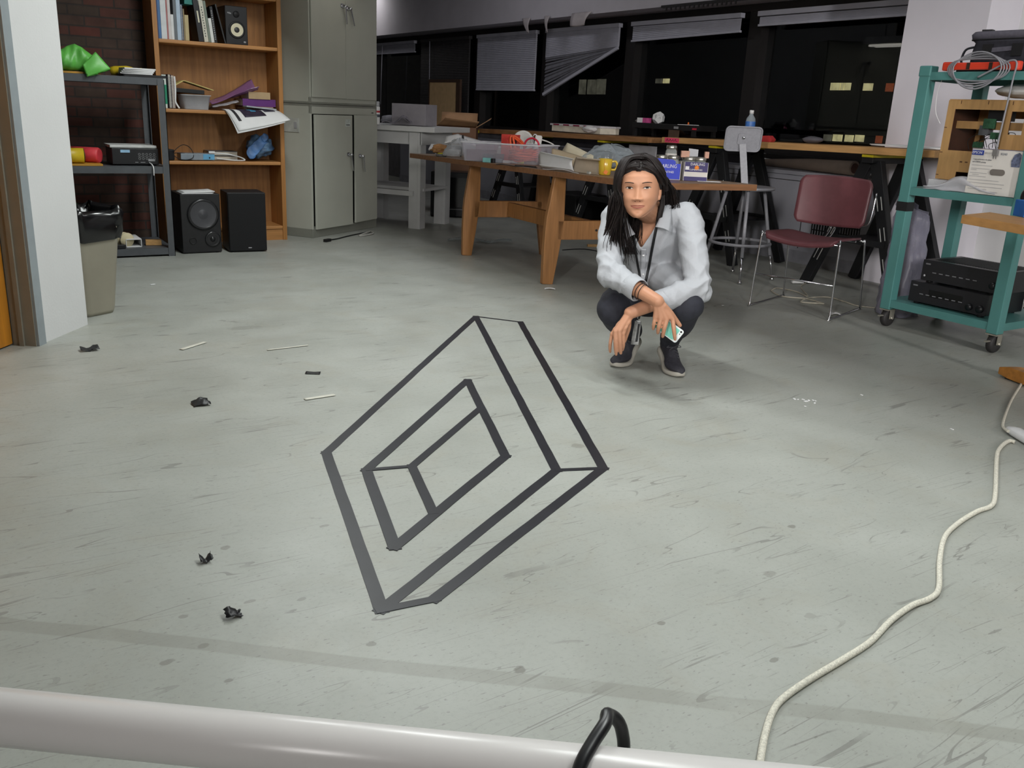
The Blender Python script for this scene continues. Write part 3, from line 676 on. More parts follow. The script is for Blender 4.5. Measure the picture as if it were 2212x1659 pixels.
# purple plastic sleeve, stack of notebooks, posters
def pl(u, v):
    x = sx_(870) + .36 * u; z = Z2 + .045 + .140 * u ** 1.4 + .035 * math.sin(v * 5 + 3 * u) * (u * .8 + .1); return V(x, 7.17 + .20 * v + .02 * math.sin(5 * u), z + .025 * v)
tag(MB().sheet(crumple(pl, .012, 5, 2.0), 24, 10, .002).build('plastic_sleeve', clear_mat('purple_film', (150, 104, 150), .62, .2)), 'crumpled purple plastic sleeve rising beside the stack of notebooks', 'plastic')
def pl2(u, v): return V(sx_(880) + .20 * u, 7.165 + .16 * v, Z2 + .022 + .045 * u ** 1.2 + .012 * math.sin(6 * v))
tag(MB().sheet(crumple(pl2, .006, 9, 2.0), 14, 8, .002).build('plastic_sheet', clear_mat('grey_film', (178, 172, 176), .55, .2)), 'crumpled clear plastic sheet beside the plastic tub on the bookcase', 'plastic')
zz = Z2
ST = [('dark maroon book at the bottom of the notebook stack', .018, (78, 50, 52), .24, 0), ('tan spiral notebook in the notebook stack', .012, (186, 150, 104), .235, 1), ('red brown notebook under the purple binder', .010, (120, 70, 60), .22, 0), ('thick purple binder on the notebook stack', .055, (98, 44, 118), .26, 0), ('beige box file on top of the purple binder', .052, (178, 152, 116), .17, 0)]
xc = sx_(1640)
for i, (lab, th, rgb, w, sp) in enumerate(ST):
    t = thing('notebook' if i != 4 else 'box_file', lab, 'book', (xc, 7.28, zz), 0, 'stack of notebooks on the bookcase')
    cm = colm('cover_%d_%d_%d' % rgb, rgb, .5, var=.06); y0 = 7.20 + .01 * (i % 2)
    b = MB(); b.box2((xc - w / 2, y0, zz + .0005), (xc + w / 2, 7.42, zz + .0025)); b.box2((xc - w / 2, y0, zz + th - .0025), (xc + w / 2, 7.42, zz + th))
    if i >= 3: b.box2((xc - w / 2, y0 - .001, zz), (xc + w / 2, y0 + .002, zz + th))
    b.build('cover', cm, t); MB().box2((xc - w / 2 + .003, y0 + .003, zz + .0025), (xc + w / 2 - .003, 7.415, zz + th - .0025)).build('pages', M_PAGES, t)
    if sp:
        b = MB()
        for k in range(18): b.tube([(xc - w / 2 + .01 + k * (w - .02) / 17, y0 + .002 + .006 * math.cos(a), zz + th / 2 + .007 * math.sin(a)) for a in np.linspace(0, 6.283, 8, False)], .0014, 5, True)
        b.build('spiral_binding', colm('wire_dark', (70, 60, 60), .4), t)
    zz += th
# posters hanging over the shelf edge, with a small grey pad on them
def poster(x0, w, dx, k):
    def f(u, v):
        # v: 0 on the shelf at the back, 1 at the hanging lip
        y = 7.36 - .36 * v; z = Z2 + .004 + .006 * k
        if v > .55: s = (v - .55) / .45; y = 7.141 - .155 * s; z -= (.165 - .085 * u) * s ** 1.4 - .014 * k * s; y -= 0
        else: y = 7.196 - .10 * v
        return V(x0 + w * u + dx * max(0, v - .5) * 2 + (.02 * math.sin(3 * u) if v > .6 else 0), y, z + .008 * u * (v > .55))
    return f
for k, (x0, w, dx, lab) in enumerate(((sx_(1030), .37, .055, 'white poster hanging lowest over the edge of the bookcase shelf'), (sx_(1020), .40, .07, 'white poster with printed dark pictures curling over the bookcase shelf edge'))):
    t = thing('poster', lab, 'poster', (1.95, 7.16, Z2), 0, 'posters curling over the shelf'); f = poster(x0, w, dx, k); MB().sheet(f, 12, 22, .0022).build('paper_sheet', M_PAPER, t)
    if k:
        for (u0, u1, v0, v1, nm, rgb) in ((.22, .62, .56, .80, 'printed_picture', (52, 44, 62)), (.66, .9, .56, .68, 'printed_picture', (66, 62, 76)), (.08, .13, .58, .86, 'printed_strip', (48, 46, 50)), (.40, .50, .58, .66, 'printed_highlight', (70, 150, 190))):
            def sub(u, v, f=f): 
                p = f(u0 + (u1 - u0) * u, v0 + (v1 - v0) * v); return p + V(0, -.0012, .0024)
            MB().sheet(sub, 6, 8, .0008).build(nm, colm('print_%d_%d_%d' % rgb, rgb, .6, var=.25, scale=25), t)
tag(MB().box((sx_(1620), 7.175, Z2 + .030), (.235, .11, .011), roty(.07)).build('grey_pad', colm('silver_grey', (168, 172, 178), .4), bevel=.002), 'thin silver grey tablet resting on the posters at the shelf edge', 'tablet')

# shelf three (z about .62)
Z3 = SHZ[1] + .0012
def s3(zx): return 1.507 + (330 + zx / 7.135 - 366) * .00357
t = thing('black_wire_loop', 'loose loop of thin black wire at the left of the lower bookcase shelf', 'wire', (s3(480), 7.2, Z3)); b = MB()
b.tube(smooth_path([(s3(330), 7.2, Z3 + .02), (s3(350), 7.17, Z3 + .07), (s3(480), 7.18, Z3 + .115), (s3(600), 7.2, Z3 + .09), (s3(625), 7.17, Z3 + .03), (s3(520), 7.16, Z3 + .006), (s3(400), 7.17, Z3 + .014), (s3(340), 7.19, Z3 + .05), (s3(520), 7.2, Z3 + .05), (s3(610), 7.18, Z3 + .008), (s3(450), 7.165, Z3 + .006)], 7), .0028, 6); b.build('wire', M_BLACK, t)
tag(MB().box((s3(275), 7.22, Z3 + .0408), (.06, .10, .08), rotz(.2)).build('adapter_block', M_BLACKG, bevel=.006), 'black adapter block in the corner of the lower bookcase shelf', 'adapter')
t = thing('network_switch', 'flat silver and blue device on the lower bookcase shelf', 'device', (s3(720), 7.22, Z3))
MB().box2((s3(440), 7.175, Z3 + .003), (s3(945), 7.30, Z3 + .052)).build('body', colm('silver_blue', (138, 148, 158), .4), t, bevel=.004)
MB().box2((s3(770), 7.173, Z3 + .008), (s3(940), 7.176, Z3 + .048)).build('blue_panel', colm('light_blue_panel', (98, 164, 204), .45), t)
MB().ball((s3(865), 7.172, Z3 + .022), (.005, .002, .006)).build('socket', M_BLACK, t)
b = MB(); b.tube(smooth_path([(s3(880), 7.175, Z3 + .062), (s3(960), 7.17, Z3 + .058), (s3(1150), 7.165, Z3 + .05), (s3(1330), 7.17, Z3 + .03), (s3(1400), 7.165, Z3 + .008), (s3(1250), 7.158, Z3 + .006), (s3(1100), 7.16, Z3 + .012), (s3(960), 7.165, Z3 + .02)], 8), .005, 8); b.box((s3(900), 7.175, Z3 + .064), (.045, .014, .016))
tag(b.build('white_cable', M_PAPER), 'white cable with a connector lying on the lower bookcase shelf', 'cable')
for k, (lab, rgb) in enumerate((('flat black book lying at the back of the lower bookcase shelf', (30, 30, 34)), ('grey edged book lying on the flat black book', (96, 96, 98)))):
    t = thing('book', lab, 'book', (s3(1130), 7.33, Z3 + .034 * k), 0); z0 = Z3 + .001 + .034 * k
    MB().box2((s3(900), 7.25, z0), (s3(1340), 7.42, z0 + .003)).box2((s3(900), 7.25, z0 + .029), (s3(1340), 7.42, z0 + .033)).box2((s3(900), 7.417, z0), (s3(1340), 7.42, z0 + .033)).build('cover', colm('cover_%d_%d_%d' % rgb, rgb, .5), t); MB().box2((s3(904), 7.253, z0 + .003), (s3(1336), 7.417, z0 + .029)).build('pages', M_PAGES, t)
rn = np.random.RandomState(11)
def lumpy(b, c, r, seed, amp=.18, nu=40, nv=26, fz=1.0, ridge=True):
    k0 = len(b.v); b.ball(c, r, nu, nv); rs = np.random.RandomState(seed); K = rs.randn(14, 3); K /= np.linalg.norm(K, axis=1, keepdims=True); ph = rs.rand(14) * 6.28; fr = rs.uniform(2, 8, 14)
    c = np.array(c, float); r = np.array([r] * 3 if np.isscalar(r) else r, float)
    for i in range(k0, len(b.v)):
        d = (np.array(b.v[i]) - c) / r; w = sum((1 - 2 * abs(math.sin(fr[q] * (K[q] @ d) + ph[q]))) / fr[q] ** .6 for q in range(14)) / 3.2
        p = c + d * r * (1 + amp * w); b.v[i] = tuple(p)
    return b
t = thing('blue_bag', 'scrunched blue plastic bag on the lower bookcase shelf', 'bag', (2.265, 7.28, Z3))
lumpy(MB(), (2.240, 7.29, Z3 + .108), (.122, .105, .100), 4, .24, 56, 36).build('bag_body', mat('blue_bag_film', (60, 104, 168), .4, var=.45, scale=16, var2=(120, 160, 200)), t)
def bt(u, v):
    a = v * 5.6; r = .045 * (1 - .25 * u); return V(2.13 + .13 * u + r * math.cos(a) * .8, 7.17 + .03 * u + r * .35 * math.sin(a), Z3 + .062 + .12 * u + r * math.sin(a))
MB().sheet(crumple(bt, .008, 21), 14, 24, .002).build('twisted_end', mat('blue_bag_film2', (84, 126, 182), .4, var=.3, scale=14), t)

# floor speakers
def floor_speaker(label, x0, x1, yf, dep, h, rz, grille):
    w = x1 - x0; t = thing('floor_speaker', label, 'speaker', ((x0 + x1) / 2, yf, 0), rz)
    MB().box2((-w / 2, 0, .006), (w / 2, dep, h)).build('cabinet', mat('black_speaker_vinyl', (24, 24, 26), .5, var=.15, scale=40), t, world=False, bevel=.004)
    R = rotx(math.radians(90))
    for sx in (-1, 1):
        for y in (.03, dep - .03): MB().cyl((sx * (w / 2 - .03), y, 0), (sx * (w / 2 - .03), y, .008), .012, n=10).build('foot', M_BLACK, t, world=False)
    if not grille:
        MB().lathe([(.112, 0), (.112, .008), (.100, .014), (.092, .011)], (.015, -.001, h * .66), R, 44, caps=False).build('surround', mat('gloss_black_ring', (34, 34, 36), .25), t, world=False)
        MB().lathe([(.093, .011), (.036, .0015), (.034, .002), (.02, .006), (0, .008)], (.015, -.001, h * .66), R, 44, caps=False).build('woofer_cone', mat('charcoal_cone', (66, 66, 70), .38, var=.05), t, world=False)
        MB().lathe([(.056, 0), (.056, .005), (.044, .006), (.02, -.006), (.018, .004), (0, .008)], (.075 * w / .276, -.001, h * .235), R, 36).build('tweeter', mat('gloss_black_ring', (34, 34, 36), .25), t, world=False)
        MB().lathe([(.026, 0), (.026, .003), (.02, .003), (.02, -.02), (0, -.02)], (-.065, -.001, h * .22), R, 28).build('port', M_BLACK, t, world=False)
    else:
        MB().prism(rrect(w - .006, h - .014, .012, 4, 0, h / 2 + .003), .016, (0, 0, 0), (1, 0, 0), (0, 0, 1)).build('grille', mat('black_grille_cloth', (15, 15, 17), .8, var=.2, scale=120), t, world=False, bevel=.004)
        MB().box2((-.012 + .01, -.018, .030), (.022, -.0155, .036)).build('badge', colm('silver_print', (180, 180, 184), .3), t, world=False)
    return t
floor_speaker('black two way speaker with bare cones on the floor by the rack', 1.456, 1.733, 6.645, .30, .425, 0, False)
floor_speaker('black speaker with a cloth grille on the floor before the bookcase', 1.782, 2.058, 6.62, .27, .435, math.radians(-5), True)
t = thing('paper_pile', 'loose white papers on top of the bare coned speaker', 'paper', (1.60, 6.75, .425))
for k in range(3): MB().sheet(lambda u, v, k=k: V(1.475 + .215 * u + .008 * k, 6.66 + .20 * v, .427 + .004 * k + .006 * u * u * (k == 2)), 8, 4, .003).build('paper_sheet', M_PAPER, t)
b = MB(); b.tube([(1.82, 7.155, .135), (1.82, 7.20, .135)], .012); tag(MB().box((1.775, 7.25, .158), (.07, .12, .085), rotz(.3)).build('small_box', colm('grey_card', (130, 126, 120), .6), bevel=.002), 'small grey box on the bottom shelf glimpsed between the two floor speakers', 'box')

# storage cabinets
M_CAB = mat('grey_green_enamel', (178, 179, 168), .42, var=.025, scale=5)
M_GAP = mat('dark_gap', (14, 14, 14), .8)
CD = nrm(V(math.sin(math.radians(56.5)), math.cos(math.radians(56.5)), 0)); CA = math.atan2(CD[1], CD[0])
CO = FL(676, 514.5); CW = .985; CDp = .46
def cabinet(name, label, z0, h, ybase):
    t = thing(name, label, 'cabinet', tuple(CO + V(0, 0, z0)), CA)
    b = MB(); b.box2((0, .0, ybase), (CW, .018, ybase + .075)) if z0 == 0 else None
    T = .02
    b.box2((0, 0, 0), (T, CDp, h)); b.box2((CW - T, 0, 0), (CW, CDp, h)); b.box2((0, 0, h - T), (CW, CDp, h)); b.box2((0, 0, 0.0), (CW, CDp, T if z0 else .075)); b.box2((0, CDp - T, 0), (CW, CDp, h))
    b.box2((0, 0, h - .075), (CW, .02, h))
    if z0: b.box2((0, 0, 0), (CW, .02, .055))
    b.build('body', M_CAB, t, world=False, bevel=.003)
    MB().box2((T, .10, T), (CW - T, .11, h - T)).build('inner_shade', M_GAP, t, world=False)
    return t
def cab_handle(door, x, z, ang):
    b = MB(); b.lathe([(.016, 0), (.016, .012), (.010, .02), (.010, .034), (0, .035)], (x, -.0005, z), rotx(math.radians(90)), 16)
    c, s_ = math.cos(ang), math.sin(ang); b.beam((x, -.028, z), (x + .135 * s_, -.034, z - .135 * c), .012, .010, (0, 1, 0), w1=.007, h1=.007); b.box((x - .02, -.004, z + .004), (.03, .006, .03))
    h = b.build('handle', M_CHROME, door, world=False); return h
lo = cabinet('storage_cabinet', 'grey green metal storage cabinet standing on the floor with its doors ajar', 0, 1.075, 0)
def door(parent, x0, x1, z0, z1, hinge, ang, hx, hz, hang, T=.018):
    # a door leaf swung about its hinge side
    px = x0 if hinge == 'l' else x1
    e = bpy.data.objects.new('door', MB().box2(((x0 - px), -T, z0), ((x1 - px), 0, z1)).mesh('door')); COL.objects.link(e); e.parent = parent; e.location = (px, -.001, 0); e.rotation_euler = (0, 0, ang); e.data.materials.append(M_CAB)
    bv = e.modifiers.new('bevel', 'BEVEL'); bv.width = .003; bv.segments = 2
    h = cab_handle(e, hx - px, hz, hang)
    for v in h.data.vertices: v.co.y -= T
    return e
dl = door(lo, .035, .555, .068, .995, 'l', math.radians(-1.2), .505, .67, .10)
door(lo, .580, .965, .080, 1.000, 'r', math.radians(3.5), .665, .655, .12)
MB().box2((.415, -.0195, .905), (.49, -.018, .965)).build('maker_plate', colm('label_grey', (190, 196, 190), .5, var=.15, scale=60), dl, world=False)
for k in range(3): MB().box2((.425 , -.0202, .915 + .014 * k), (.48 - .012 * k, -.0194, .921 + .014 * k)).build('plate_print', colm('dark_ink', (50, 48, 50), .6), dl, world=False) if k == 0 else None
MB().box2((.90, -.0015, 1.018), (.93, .0, 1.026)).build('badge', colm('dark_ink', (50, 48, 50), .6), lo, world=False)
up = cabinet('wall_cabinet', 'grey green metal cupboard stacked on top of the storage cabinet', 1.078, 1.02, 0)
door(up, .018, .488, .052, .98, 'l', 0, .452, .775, .03, .012); door(up, .494, .965, .050, .98, 'r', 0, .525, .765, .32, .012)
# notice on the cabinet side
t = thing('outlet_plate', 'white outlet plate on the side of the storage cabinet beside the bookcase', 'outlet', (0, 0, 0)); sn = V(-CD[1], CD[0], 0); q = CO + sn * .19 + V(0, 0, .905) - CD * .0036
t.location = tuple(q); MB().box(q, (.006, .155, .11), np.stack([CD, sn, V(0, 0, 1)], 1)).build('plate', colm('pale_grey_plate', (176, 178, 172), .5), t, bevel=.002)
MB().box(q - CD * .004 - sn * .045, (.006, .028, .05), np.stack([CD, sn, V(0, 0, 1)], 1)).build('socket', colm('grey_print', (150, 150, 152), .5), t)
# black cord with a plug on the floor at the cabinet foot
b = MB(); P = [FL(705, 519, .008), FL(727, 516, .006), FL(747, 511, .006), FL(770, 506, .006), FL(800, 500, .006)]; b.tube(smooth_path(P, 6), .005, 8); b.box(FL(707, 519, .012), (.07, .03, .022), rotz(.6)); tag(b.build('power_cable', M_BLACK), 'black power cable with a plug on the floor at the cabinet foot', 'cable')
b = MB(); P = [FL(776, 509, .008), FL(790, 503, .02), FL(800, 500, .009), FL(806, 504, .008), FL(790, 508, .008)]; b.tube(smooth_path(P, 6, True), .006, 8, True); tag(b.build('cable_tangle', colm('dirty_white', (178, 176, 170), .6)), 'tangle of dirty white cable at the right foot of the cabinet', 'cable')

# ------------------------------------------------------------------ window side: blinds, radiator, benches
M_BLIND = mat('grey_blind_vinyl', (176, 176, 188), .6, var=.04, scale=8)
M_BLINDD = mat('dark_blind_slat', (60, 58, 60), .6, var=.1)
M_PLY = mat('birch_bench_edge', (198, 152, 98), .55, var=.10, scale=6, stretch=(8, .8, 8))
M_BEECH = mat('worn_bench_wood', (150, 108, 70), .55, var=.16, scale=7, stretch=(8, .8, 8))
M_SAW = mat('black_sawhorse_plastic', (24, 25, 28), .5, var=.1)
M_YEL = mat('yellow_plastic_cap', (214, 196, 40), .45, var=.05)
M_TAPEY = mat('yellow_tape', (220, 210, 40), .5, var=.03)
XB = 6.26
def PXz(px, py, X): return PX(px, py, X)[2]
def blind(label, i, zt, zb, m, tilt=0.0, n=None, name='window_blind', yl=0.0):
    y0, y1 = MULL[i] + .10, MULL[i + 1] - .10
    t = thing(name, label, 'blind', (XB, (y0 + y1) / 2, zb), 0)
    b = MB(); b.box2((XB - .025, y0, 1.985), (XB + .03, y1, 2.025)); b.build('headrail', m, t)
    b = MB(); n = n or max(4, int((zt - zb) / .022))
    for k in range(n):
        z = zt - .012 - (zt - zb - .03) * k / max(1, n - 1); f = k / max(1, n - 1)
        b.beam((XB, y0 + .01, z), (XB, y1 - .01, z + tilt * f), .004 if n < 9 else .022, (zt - zb) / n * (1.0 if n < 9 else .9), (math.sin(.35), 0, math.cos(.35)))
    b.build('slats', m, t)
    b = MB(); b.beam((XB, y0 + .005, zb + .008), (XB, y1 - .005, zb + .008 + tilt), .028, .018); b.build('bottom_rail', m, t)
    return t
blind('grey raised blind in the window beside the white column, evenly stacked', 0, 1.985, PXz(1800, 45, XB), M_BLIND, -.005, 7)
blind('grey raised blind hanging crooked left of the window beside the column', 1, 1.985, PXz(1399, 82, XB), M_BLIND, -.03, 8)
blind('full grey blind lowered half way between the broken blind and the dark blind', 3, 1.985, PXz(1110, 196, XB), M_BLIND, 0, 30)
blind('dark mini blind behind the brown board, lowered almost fully', 4, 1.985, .98, M_BLINDD, 0, 46)
blind('short raised blind in the window nearest the storage cabinet', 5, 1.985, 1.86, M_BLIND, 0, 6)
# the broken blind: upper half straight, lower half fanned down to one corner
y0, y1 = MULL[2] + .10, MULL[3] - .10
t = thing('window_blind', 'broken grey blind fanned out and hanging down at one corner', 'blind', (XB, (y0 + y1) / 2, 1.3))
MB().box2((XB - .025, y0, 1.985), (XB + .03, y1, 2.025)).build('headrail', M_BLIND, t)
zl, zr = PX(1207, 122, XB)[2], PX(1370, 97, XB)[2]
b = MB()
for k in range(14):
    f = k / 13; b.beam((XB, y0 + .01, 1.975 + (zr - 1.975) * f), (XB, y1 - .01, 1.975 + (zl - 1.975) * f), .022, .021, (math.sin(.3), 0, math.cos(.3)))
b.build('upper_slats', M_BLIND, t)
tip = PX(1214, 205, XB); zt2 = tip[2]
b = MB()
for k in range(11):
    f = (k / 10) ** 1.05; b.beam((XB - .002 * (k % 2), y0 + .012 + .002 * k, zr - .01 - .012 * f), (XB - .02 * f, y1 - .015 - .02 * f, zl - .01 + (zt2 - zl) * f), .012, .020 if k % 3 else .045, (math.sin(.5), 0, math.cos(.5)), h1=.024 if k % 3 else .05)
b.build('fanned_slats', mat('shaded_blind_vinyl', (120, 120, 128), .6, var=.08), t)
b = MB(); b.beam((XB - .012, y0 + .0, zr - .022), (XB - .03, y1 - .03, zt2), .022, .03); b.build('bottom_rail', M_BLIND, t)
# blind cords
for (pxa, pxb, lab) in ((826, 822, 'thin pull cord hanging by the window nearest the storage cabinet'), (928, 927, 'thin pull cord hanging at the edge of the dark mini blind')):
    a = PX(pxa, 105, XB - .05); c = PX(pxb, 225, XB - .05); tag(MB().tube([(a[0], a[1], 1.99), c], .005, 6).build('blind_cord_hanging', M_BLIND), lab, 'blind cord')
# torn wrapping hanging below the bulkhead
for k, (pa, pb, pt, lab) in enumerate((((1128, 44), (1146, 42), (1141, 72), 'small torn paper strip hanging from the bulkhead, nearest the cabinet'), ((1176, 38), (1188, 36), (1182, 71), 'narrow torn paper strip hanging from the bulkhead over the broken blind'), ((1236, 33), (1278, 28), (1247, 58), 'broad torn paper flap hanging from the bulkhead over the broken blind'))):
    A, B_, T_ = PX(*pa, 5.985), PX(*pb, 5.985), PX(*pt, 5.965); A[2] = B_[2] = 2.125
    def fl(u, v, A=A, B_=B_, T_=T_, k=k):
        top = A + (B_ - A) * u; bot = T_ + (B_ - A) * (u - .5) * (.25 if k < 2 else .75) + V(0, 0, .02 * abs(u - .5)); return top + (bot - top) * v + V(-.012 * math.sin(3 * v) * (1 + u), 0, 0)
    tag(MB().sheet(fl, 5, 8, .002).build('torn_paper_hanging', colm('grubby_paper', (186, 178, 180), .7, var=.06)), lab, 'paper')
b = MB()
for k in range(16):
    q = PX(1440 + 10 * k, 14 - 1.1 * k, 5.99); b.box((5.99, q[1], 2.10 - .018), (.012, .012, .04))
b.box2((5.985, PX(1610, 0, 5.99)[1], 2.088), (6.02, PX(1430, 0, 5.99)[1], 2.11))
tag(b.build('ragged_trim_hanging', M_DARKFRAME), 'ragged dark strip with teeth along the underside of the bulkhead', 'strip')

# radiator
RXF = 5.97
rd = thing('radiator', 'long grey radiator cabinet along the wall under the windows', 'radiator', (RXF, 7.2, 0))
b = MB(); b.box2((RXF, 4.16, .02), (6.27, 12.5, .70)); b.build('body', M_RAD, rd, bevel=.004)
MB().box2((RXF - .02, 4.15, .702), (6.275, 12.5, .735)).build('top_cover', M_RAD, rd, bevel=.004)
MB().box2((RXF - .006, 4.16, 0.0), (RXF + .02, 12.5, .10)).build('kick_strip', mat('grey_painted_steel_low', (136, 136, 142), .5), rd)
b = MB()
for y in (4.9, 5.65, 6.9, 8.2, 9.6): b.box2((RXF - .002, y, .12), (RXF + .003, y + .006, .70))
b.box2((RXF - .002, 4.16, .655), (RXF + .003, 12.5, .660)); b.build('panel_seams', M_GAP, rd)
for (pxa, pya, pxb, pyb) in ((1752, 500, 1800, 540), (1806, 503, 1850, 548)):
    a = PX(pxa, pya, RXF); c = PX(pxb, pyb, RXF); ya, yb = min(a[1], c[1]), max(a[1], c[1]); z0 = .235; z1 = .40; b = MB()
    MB().box2((RXF - .003, ya, z0), (RXF + .002, yb, z1)).build('vent_grille', M_GAP, rd)
    for k in range(9):
        for j in range(3): b.box2((RXF - .006, ya + (yb - ya) * (k + .25) / 9, z0 + (z1 - z0) * (j + .08) / 3), (RXF - .002, ya + (yb - ya) * (k + .55) / 9, z0 + (z1 - z0) * (j + .92) / 3))
    b.build('vent_louvres', M_RAD, rd)

# benches
def bench(name, label, pa, pb, y_ext, m, w=.62, th=.045):
    A = PX(*pa, 5.25); B_ = PX(*pb, 5.25); t = thing(name, label, 'workbench', tuple((A + B_) / 2 - V(0, 0, th)))
    d = nrm(B_ - A); A = A - d * y_ext
    c = (A + B_) / 2 + V(w / 2, 0, -th / 2); ux = d; uy = V(1, 0, 0) - d * d[0]; uy = nrm(uy); uz = np.cross(ux, uy)
    if uz[2] < 0: uz = -uz
    MB().box(c, (np.linalg.norm(B_ - A), w, th), np.stack([ux, uy, uz], 1)).build('bench_top', m, t, bevel=.003); return t, A, B_
tL, LA, LB = bench('window_bench', 'worn wooden bench top on black sawhorses under the broken blind', (1030, 278), (1400, 297), .15, M_BEECH)
tR, RA_, RB_ = bench('window_bench', 'pale plywood bench top on black sawhorses behind the maroon chair', (1430, 296), (2020, 325), 0, M_PLY)
def on_bench(px, py, A, B_, off=0):
    q = PX(px, py, 5.25 + off); z = A[2] + (B_[2] - A[2]) * (q[1] - A[1]) / (B_[1] - A[1]); return V(5.25 + off, q[1], z)
a = on_bench(1437, 300, RA_, RB_); c = on_bench(1467, 302, RA_, RB_)
pt = MB().box2((5.246, c[1], a[2] - .040), (5.2495, a[1], a[2] - .002)).build('pink_note', colm('hot_pink_paper', (236, 74, 112), .6), tR)
b = MB(); rr = random.Random(2); yy = np.linspace(a[1] - .02, c[1] + .02, 9); pts = []
for k, y in enumerate(yy): pts += [(5.2445, y, a[2] - .02 + (.009 if k % 2 else -.008)), (5.2445, y - .006, a[2] - .02 - (.007 if k % 3 else -.004))]
b.tube(pts, .0016, 5); b.build('handwriting', colm('dark_ink', (50, 48, 50), .6), pt)
a = on_bench(1030, 283, LA, LB); tag(MB().box2((5.244, a[1] - .05, a[2] - .045), (5.2495, a[1] + .075, a[2] - .018)).build('yellow_tape_label_hanging', M_TAPEY), 'yellow tape label stuck to the edge of the worn bench', 'tape')
# sawhorses: a yellow topped rail along X with two splayed legs at each end
def sawhorse(label, yc, top, x0, x1, spread=.34, rz=0.0, cx=None):
    t = thing('sawhorse', label, 'sawhorse', ((x0 + x1) / 2, yc, 0), rz); hl = (x1 - x0) / 2
    MB().box2((-hl - .02, -.045, top - .055), (hl + .02, .045, top - .018)).build('top_rail', M_SAW, t, world=False, bevel=.004)
    MB().box2((-hl - .02, -.045, top - .017), (hl + .02, .045, top - .001)).build('rail_cap', M_YEL, t, world=False)
    for sx in (-1, 1):
        for sy in (-1, 1):
            p0 = V(sx * (hl - .05), sy * .035, top - .05); p1 = V(sx * (hl + .02), sy * spread, 0.0); b = MB(); b.beam(p0, p1, .085, .05, (1, 0, 0), w1=.075, h1=.05); 
            d = nrm(p1 - p0); L_ = np.linalg.norm(p1 - p0); fx_ = frame_to(d)
            leg = b.build('leg', M_SAW, t, world=False, bevel=.004)
            if sx < 0:
                side = nrm(np.cross(d, V(-1, 0, 0))); out = nrm(V(-1, 0, 0) + d * d[0])
                for f in (.30, .52, .74):
                    for s_ in (-.016, .016): MB().beam(p0 + d * (L_ * f - .045) + side * s_ + out * .0255, p0 + d * (L_ * f + .045) + side * s_ + out * .0255, .006, .004, out).build('slot', colm('pale_slot', (190, 190, 186), .5), leg, world=False)
    for sx in (-1, 1): MB().box2((sx * hl - .02, -spread * .66, top * .36), (sx * hl + .02, spread * .66, top * .36 + .04)).build('spreader', M_SAW, t, world=False)
    MB().box2((-hl, -spread * .60, top * .36 + .005), (hl, spread * .60, top * .36 + .02)).build('lower_shelf', M_SAW, t, world=False)
    return t
def zat(A, B_, y): return A[2] + (B_[2] - A[2]) * (y - A[1]) / (B_[1] - A[1]) - .048
for (lab, y, A, B_) in (('black sawhorse under the far end of the worn bench', 8.35, LA, LB), ('black sawhorse under the near end of the worn bench', 6.75, LA, LB),
                        ('black sawhorse under the plywood bench beside the grey stool', 5.30, RA_, RB_), ('black sawhorse under the plywood bench beside the teal cart', 3.86, RA_, RB_)):
    sawhorse(lab, y, zat(A, B_, y), 5.29, 5.80, spread=.34 if y > 5.5 else .36)

# black shelf between the benches with little things on it
z1 = PX(1420, 267, 5.45)[2]
ya, yb = PX(1500, 270, 5.45)[1], PX(1366, 270, 5.45)[1]
t = thing('black_side_shelf', 'narrow black shelf unit standing between the two window benches', 'shelf', (5.55, (ya + yb) / 2, .95))
MB().box2((5.45, ya, z1 - .045), (5.72, yb, z1)).build('shelf_board', M_BLACK, t, bevel=.002)
for y in (ya + .02, yb - .02):
    for x in (5.47, 5.70): MB().box2((x - .015, y - .015, (zat(LA, LB, y) if y > 6.0 else zat(RA_, RB_, y)) + .056), (x + .015, y + .015, z1 - .045)).build('leg', M_BLACK, t)
q = PX(1428, 285, 5.44)
MB().box2((5.452, 5.915, .35), (5.468, 6.035, z1 - .046)).build('brown_panel', colm('brown_hardboard', (84, 66, 54), .6), t)
def dodeca(b, c, r, R=None):
    ph = (1 + 5 ** .5) / 2; P = [V(x, y, z) for x in (-1, 1) for y in (-1, 1) for z in (-1, 1)]
    for a in (-1, 1):
        for d in (-1, 1): P += [V(0, a / ph, d * ph), V(a / ph, d * ph, 0), V(a * ph, 0, d / ph)]
    P = np.array(P) / math.sqrt(3); F = [V(0, a * ph, d) for a in (-1, 1) for d in (-1, 1)] + [V(a * ph, d, 0) for a in (-1, 1) for d in (-1, 1)] + [V(a, 0, d * ph) for a in (-1, 1) for d in (-1, 1)]
    fs = []
    for n in F:
        n = nrm(n); dd = P @ n; idx = [i for i in range(20) if dd[i] > dd.max() - 1e-6]; fr = frame_to(n); ang = [math.atan2((P[i] @ fr[:, 1]), (P[i] @ fr[:, 0])) for i in idx]
        fs.append(tuple(i for _, i in sorted(zip(ang, idx))))
    R = np.eye(3) if R is None else R; return b.add([R @ p * r + np.array(c, float) for p in P], fs)
q = PX(1422, 262, 5.55)
t = thing('paper_polyhedron', 'white paper polyhedron with grey drawings on the black shelf', 'paper model', (5.55, q[1], z1))
R0 = rotx(math.radians(31.72)) @ rotz(0); dodeca(MB(), (5.55, q[1], z1 + .047), .058, rotz(.5) @ R0).build('body', M_PAPER, t)
b = MB(); nd = nrm(V(-.78, -.62, .25)); fr = frame_to(nd)
for k in range(6): b.box(V(5.55, q[1], z1 + .047) + nd * .0478 + fr[:, 0] * (-.02 + .008 * k) + fr[:, 1] * (.006 * math.sin(k * 2)), (.004, .024, .001), fr @ rotz(.4))
